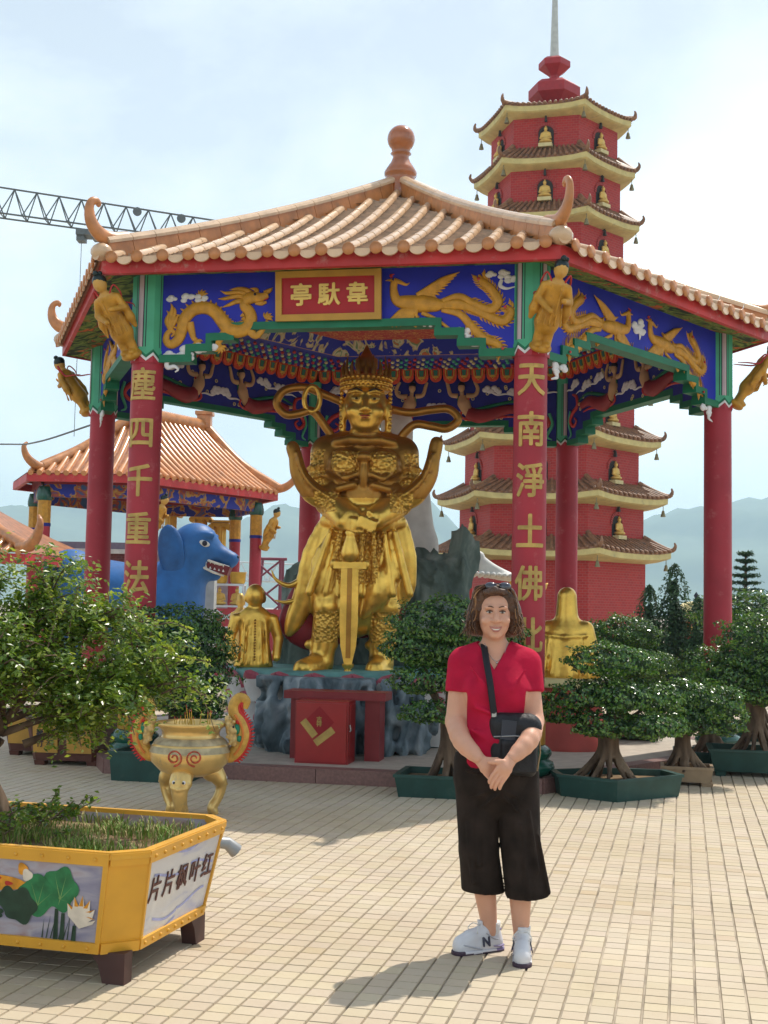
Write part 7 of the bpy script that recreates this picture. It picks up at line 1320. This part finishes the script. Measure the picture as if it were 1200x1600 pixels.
# shoes and socks
SHO_W = mat('shoe_white', (.66, .65, .68), .5, var=.05, scale=20); SOLE = mat('sole_plum', (.055, .03, .05), .6); LILAC = mat('shoe_lilac', (.25, .20, .36), .5); SOCK = mat('sock_white', (.72, .71, .70), .9, bump=.2, bscale=90); LACE = mat('lace_white', (.70, .69, .66), .8)
def shoe(loc, rz):
    o = MB(); M = Matrix.Translation(loc) @ Matrix.Rotation(rz, 4, 'Z')           # toe along -y
    S = SDF((-.07, -.22, -.01), (.07, .12, .15), .005); S.cap((0, .05, .04), (0, -.14, .035), .042, .040, .02, sq=((1, 0, 0), .95)); S.cap((0, .04, .06), (0, -.02, .075), .038, .034, .02); S.cap((0, .045, .085), (0, .0, .10), .034, .032, .015); S.path([(0, -.02, .095), (0, -.09, .072), (0, -.14, .055)], [.030, .032, .032], .02); S.ell((0, .035, .12), (.032, .042, .035), .004, cut=True); S.path([(0, -.028, .10), (0, -.035, .138)], [.020, .022], .008, sq=((0, 1, 0), .4)); S.half((0, 0, .012), (0, 0, -1)); up = mk('shoe', S.mesh('shoe'), SHO_W, pe, M)
    S = SDF((-.07, -.22, -.01), (.07, .12, .05), .005); S.cap((0, .055, .012), (0, -.14, .012), .044, .046, .01); S.half((0, 0, .022), (0, 0, 1)); S.half((0, 0, .0), (0, 0, -1)); mk('sole', S.mesh('sole', lambda c: np.where(c[:, 2] > .010, np.where(c[:, 1] < -.135, 0, np.where(c[:, 1] > .04, 2, 1)), 0)), [SOLE, SHO_W, LILAC], up)
    for sx in (-1, 1):
        me = glyph('N', .058, .0012, .0026); b_ = stand_up(me); mk('emblem', b_, mat('emblem_dark', (.06, .06, .09), .4), up, Matrix.Translation((sx * .0435, -.022, .055)) @ Matrix.Rotation(R_(90 * sx), 4, 'Z') @ Matrix.Rotation(R_(-14), 4, 'X'))
        b = MB(); b.tube([(sx * .028, .082, .034), (sx * .040, .060, .032), (sx * .0425, .02, .034)], [.008, .010, .004], 6, 0, flat=.5); b.build('heel_patch', LILAC, up); b = MB(); b.tube([(sx * .010, .078, .100), (sx * .027, .058, .104), (sx * .032, .02, .112)], .005, 6, 0); b.build('collar_trim', LILAC, up)
    for sx in (-1, 1):
        b = MB(); b.tube(spline([(sx * .043, -.045, .024), (sx * .0435, -.10, .040), (sx * .034, -.148, .052), (0, -.168, .056)], 4), [.0025, .0035, .0035, .003], 5, 0); b.build('toe_seam', mat('shoe_grey', (.42, .42, .46), .6), up)
        b = MB(); b.tube(spline([(sx * .040, .045, .062), (sx * .0435, .015, .070), (sx * .038, -.02, .094)], 4), .0028, 5, 0); b.build('side_seam', mat('shoe_grey', 0), up)
    b = MB()
    for q in range(5): y = -.035 - .018 * q; z = .118 - .0105 * q; b.tube([(-.022, y, z - .004), (0, y - .006, z + .004), (.022, y, z - .004)], .0028, 5, 0)
    for sx in (-1, 1): b.tube(spline([(0, -.035, .122), (sx * .025, -.06, .130), (sx * .045, -.075, .105), (sx * .025, -.06, .095), (0, -.04, .118)], 4), .0024, 5, 0)
    b.build('laces', LACE, up)
    b = MB(); b.lathe([(.039, .08), (.040, .12), (.041, .135), (.036, .135)], 16, 0, c=(0, .035, 0)); b.build('sock', SOCK, up)
shoe((-.022, .050, 0), R_(-64)); shoe((.142, -.055, 0), R_(-6))
# hair: soft bob grown from the head, with separate wavy locks
HAIR = mat('hair_brown', (.085, .036, .017), .38, var=.45, scale=24, spec=.55, bump=.5, bscale=70); HAIR2 = mat('hair_light', (.19, .085, .035), .36, var=.35, scale=30, spec=.6)
S = SDF((-.19, -.17, 1.38), (.19, .15, 1.70), .006); S.ell((HX, HY + .030, HZ + .040), (.090, .100, .096), .02)
for sx in (-1, 1): S.path(spline([(HX + sx * .060, HY - .030, HZ + .095), (HX + sx * .090, HY + .0, HZ + .045), (HX + sx * .100, HY + .015, HZ - .020), (HX + sx * .094, HY + .02, HZ - .065)], 4), [.022, .024, .028, .022], .02); S.path([(HX + sx * .08, HY + .05, HZ + .03), (HX + sx * .09, HY + .06, HZ - .06)], [.045, .04], .03)
S.ell((HX, HY + .07, HZ - .03), (.09, .05, .09), .03); S.path([(HX - .05, HY - .066, HZ + .100), (HX - .01, HY - .074, HZ + .112), (HX + .045, HY - .068, HZ + .102)], .015, .02); S.ell((HX, HY - .095, HZ - .010), (.076, .085, .104), .006, cut=True)
S.wobble(.008, 34, 4, (1, 1, .6), 2); hr = mk('hair', S.mesh('hair'), HAIR, pe)
rg = np.random.default_rng(14); b = MB()
for q in range(560):
    sx = -1 if q % 2 else 1; a = rg.uniform(-.42, 1.5); part = HX - .012; lift_ = rg.uniform(0, .014)
    top = np.array([part + sx * rg.uniform(.0, .05), HY - .055 + .12 * (a + .42) / 1.9 + rg.normal(0, .006), HZ + .134 - .02 * (a > 1) + lift_ * .3]); ca = math.cos(max(a, -.25) * .8)
    mid = np.array([HX + sx * (.096 + lift_) * ca, HY + .005 + .085 * math.sin(a), HZ + .050 + rg.normal(0, .012)]); low = np.array([HX + sx * (.100 + .032 * rg.random()) * math.cos(a * .7), HY + .005 + .080 * math.sin(a) + rg.normal(0, .010), HZ - .030 + rg.normal(0, .016)]); end = low + np.array([sx * rg.normal(.004, .016), rg.normal(-.006, .014), -.030 + rg.normal(0, .026)])
    P = spline([top, (top + mid) / 2 + np.array([sx * .018, -.004, .016]), mid, low, end], 5); t_ = np.linspace(0, 1, len(P)); wv = .013 * t_; P += np.c_[np.sin(t_ * 11 + q) * wv * sx, np.cos(t_ * 11 + q * 1.3) * wv, np.zeros(len(P))]; b.tube(P, [.0020, .0030, .0032, .0028, .0006], 4, 0 if rg.random() < .55 else (1 if rg.random() < .7 else 2), cap=False)
tag(b.build('hair_locks', [HAIR, HAIR2, mat('hair_gold', (.36, .18, .07), .35, var=.2, spec=.6)], hr), kind='stuff')
# shoulder bag, strap, sunglasses, necklace, ring: worn and carried
BAGM = mat('bag_black', (.014, .014, .017), .55, var=.3, scale=12, spec=.35, bump=.25, bscale=40)
bag = empty('shoulder_bag', (WX + .077, WY - .124, .825)); bag.scale = (.94, .97, 1.0); tag(bag, 'black shoulder bag hanging at the hip of the woman in red', 'bag')
S = SDF((-.16, -.09, -.02), (.16, .09, .33), .006); S.box((.0, 0, .125), (.118, .045, .125), .03, .01, rot=np.array(Matrix.Rotation(R_(5), 3, 'Y'))); S.cap((-.06, 0, .22), (.07, 0, .22), .052, .052, .04, sq=((0, 1, 0), .85)); S.box((.02, -.045, .085), (.085, .02, .075), .015, .01); mk('pouch', S.mesh('pouch'), BAGM, bag)
b = MB(); b.box((-.03, -.055, .20), (.07, .006, .085), 0, rot=(R_(5), 'Y')); b.build('phone_pocket', mat('pocket_blue_black', (.03, .035, .05), .4), bag); b = MB(); b.tube([(-.10, -.052, .17), (.0, -.062, .176), (.10, -.052, .168)], .003, 5, 0); b.build('zip', mat('steel', 0), bag); b = MB(); b.tube([(.11, -.03, .02), (.125, -.02, .10), (.12, -.01, .2)], .004, 5, 0); b.build('piping', mat('piping_tan', (.30, .20, .10), .5), bag)
P = spline([(-.150, .20, .48), (-.142, .135, .572), (-.140, .085, .565), (-.134, .010, .500), (-.122, -.042, .42), (-.112, -.052, .35), (-.100, -.035, .28), (-.088, -.02, .23)], 5); b = MB(); b.tube(P, .016, 8, 0, flat=.25, up=(0, 1, 0)); b.build('strap', mat('strap_black', (.012, .012, .018), .7), bag)
b = MB(); b.box((-.098, -.030, .27), (.022, .012, .030), 0); b.build('buckle', mat('steel', 0), bag)
sg_ = empty('sunglasses', (WX + HX * .94, WY + HY * .97, HZ)); sg_.scale = (.94, .97, 1.0); tag(sg_, 'dark sunglasses pushed up on the hair of the woman', 'sunglasses'); LENS = mat('lens_dark', (.02, .02, .035), .08, spec=.9, coat=.5)
for sx in (-1, 1): b = MB(); b.ball((sx * .034 + .010, -.058, .132), (.030, .012, .020), 0, 12, 8, rot=Matrix.Rotation(R_(-35), 3, 'X')); b.build('lens', LENS, sg_); b = MB(); b.tube([(sx * .062 + .01, -.048, .128), (sx * .092, .0, .095), (sx * .098, .05, .06)], .003, 5, 0); b.build('temple', BLACK, sg_)
b = MB(); b.tube([(-.006, -.066, .138), (.010, -.070, .142), (.026, -.066, .138)], .003, 5, 0); b.build('bridge', BLACK, sg_)
b = MB(); b.tube(spline([(-.055, -.040, 1.405), (-.035, -.070, 1.355), (0, -.086, 1.325), (.035, -.070, 1.355), (.055, -.040, 1.405)], 5), .0014, 5, 0); b.ball((0, -.092, 1.318), .005, 0, 8, 6); b.build('necklace', mat('silver', (.6, .6, .6), .2, metal=.9), pe)
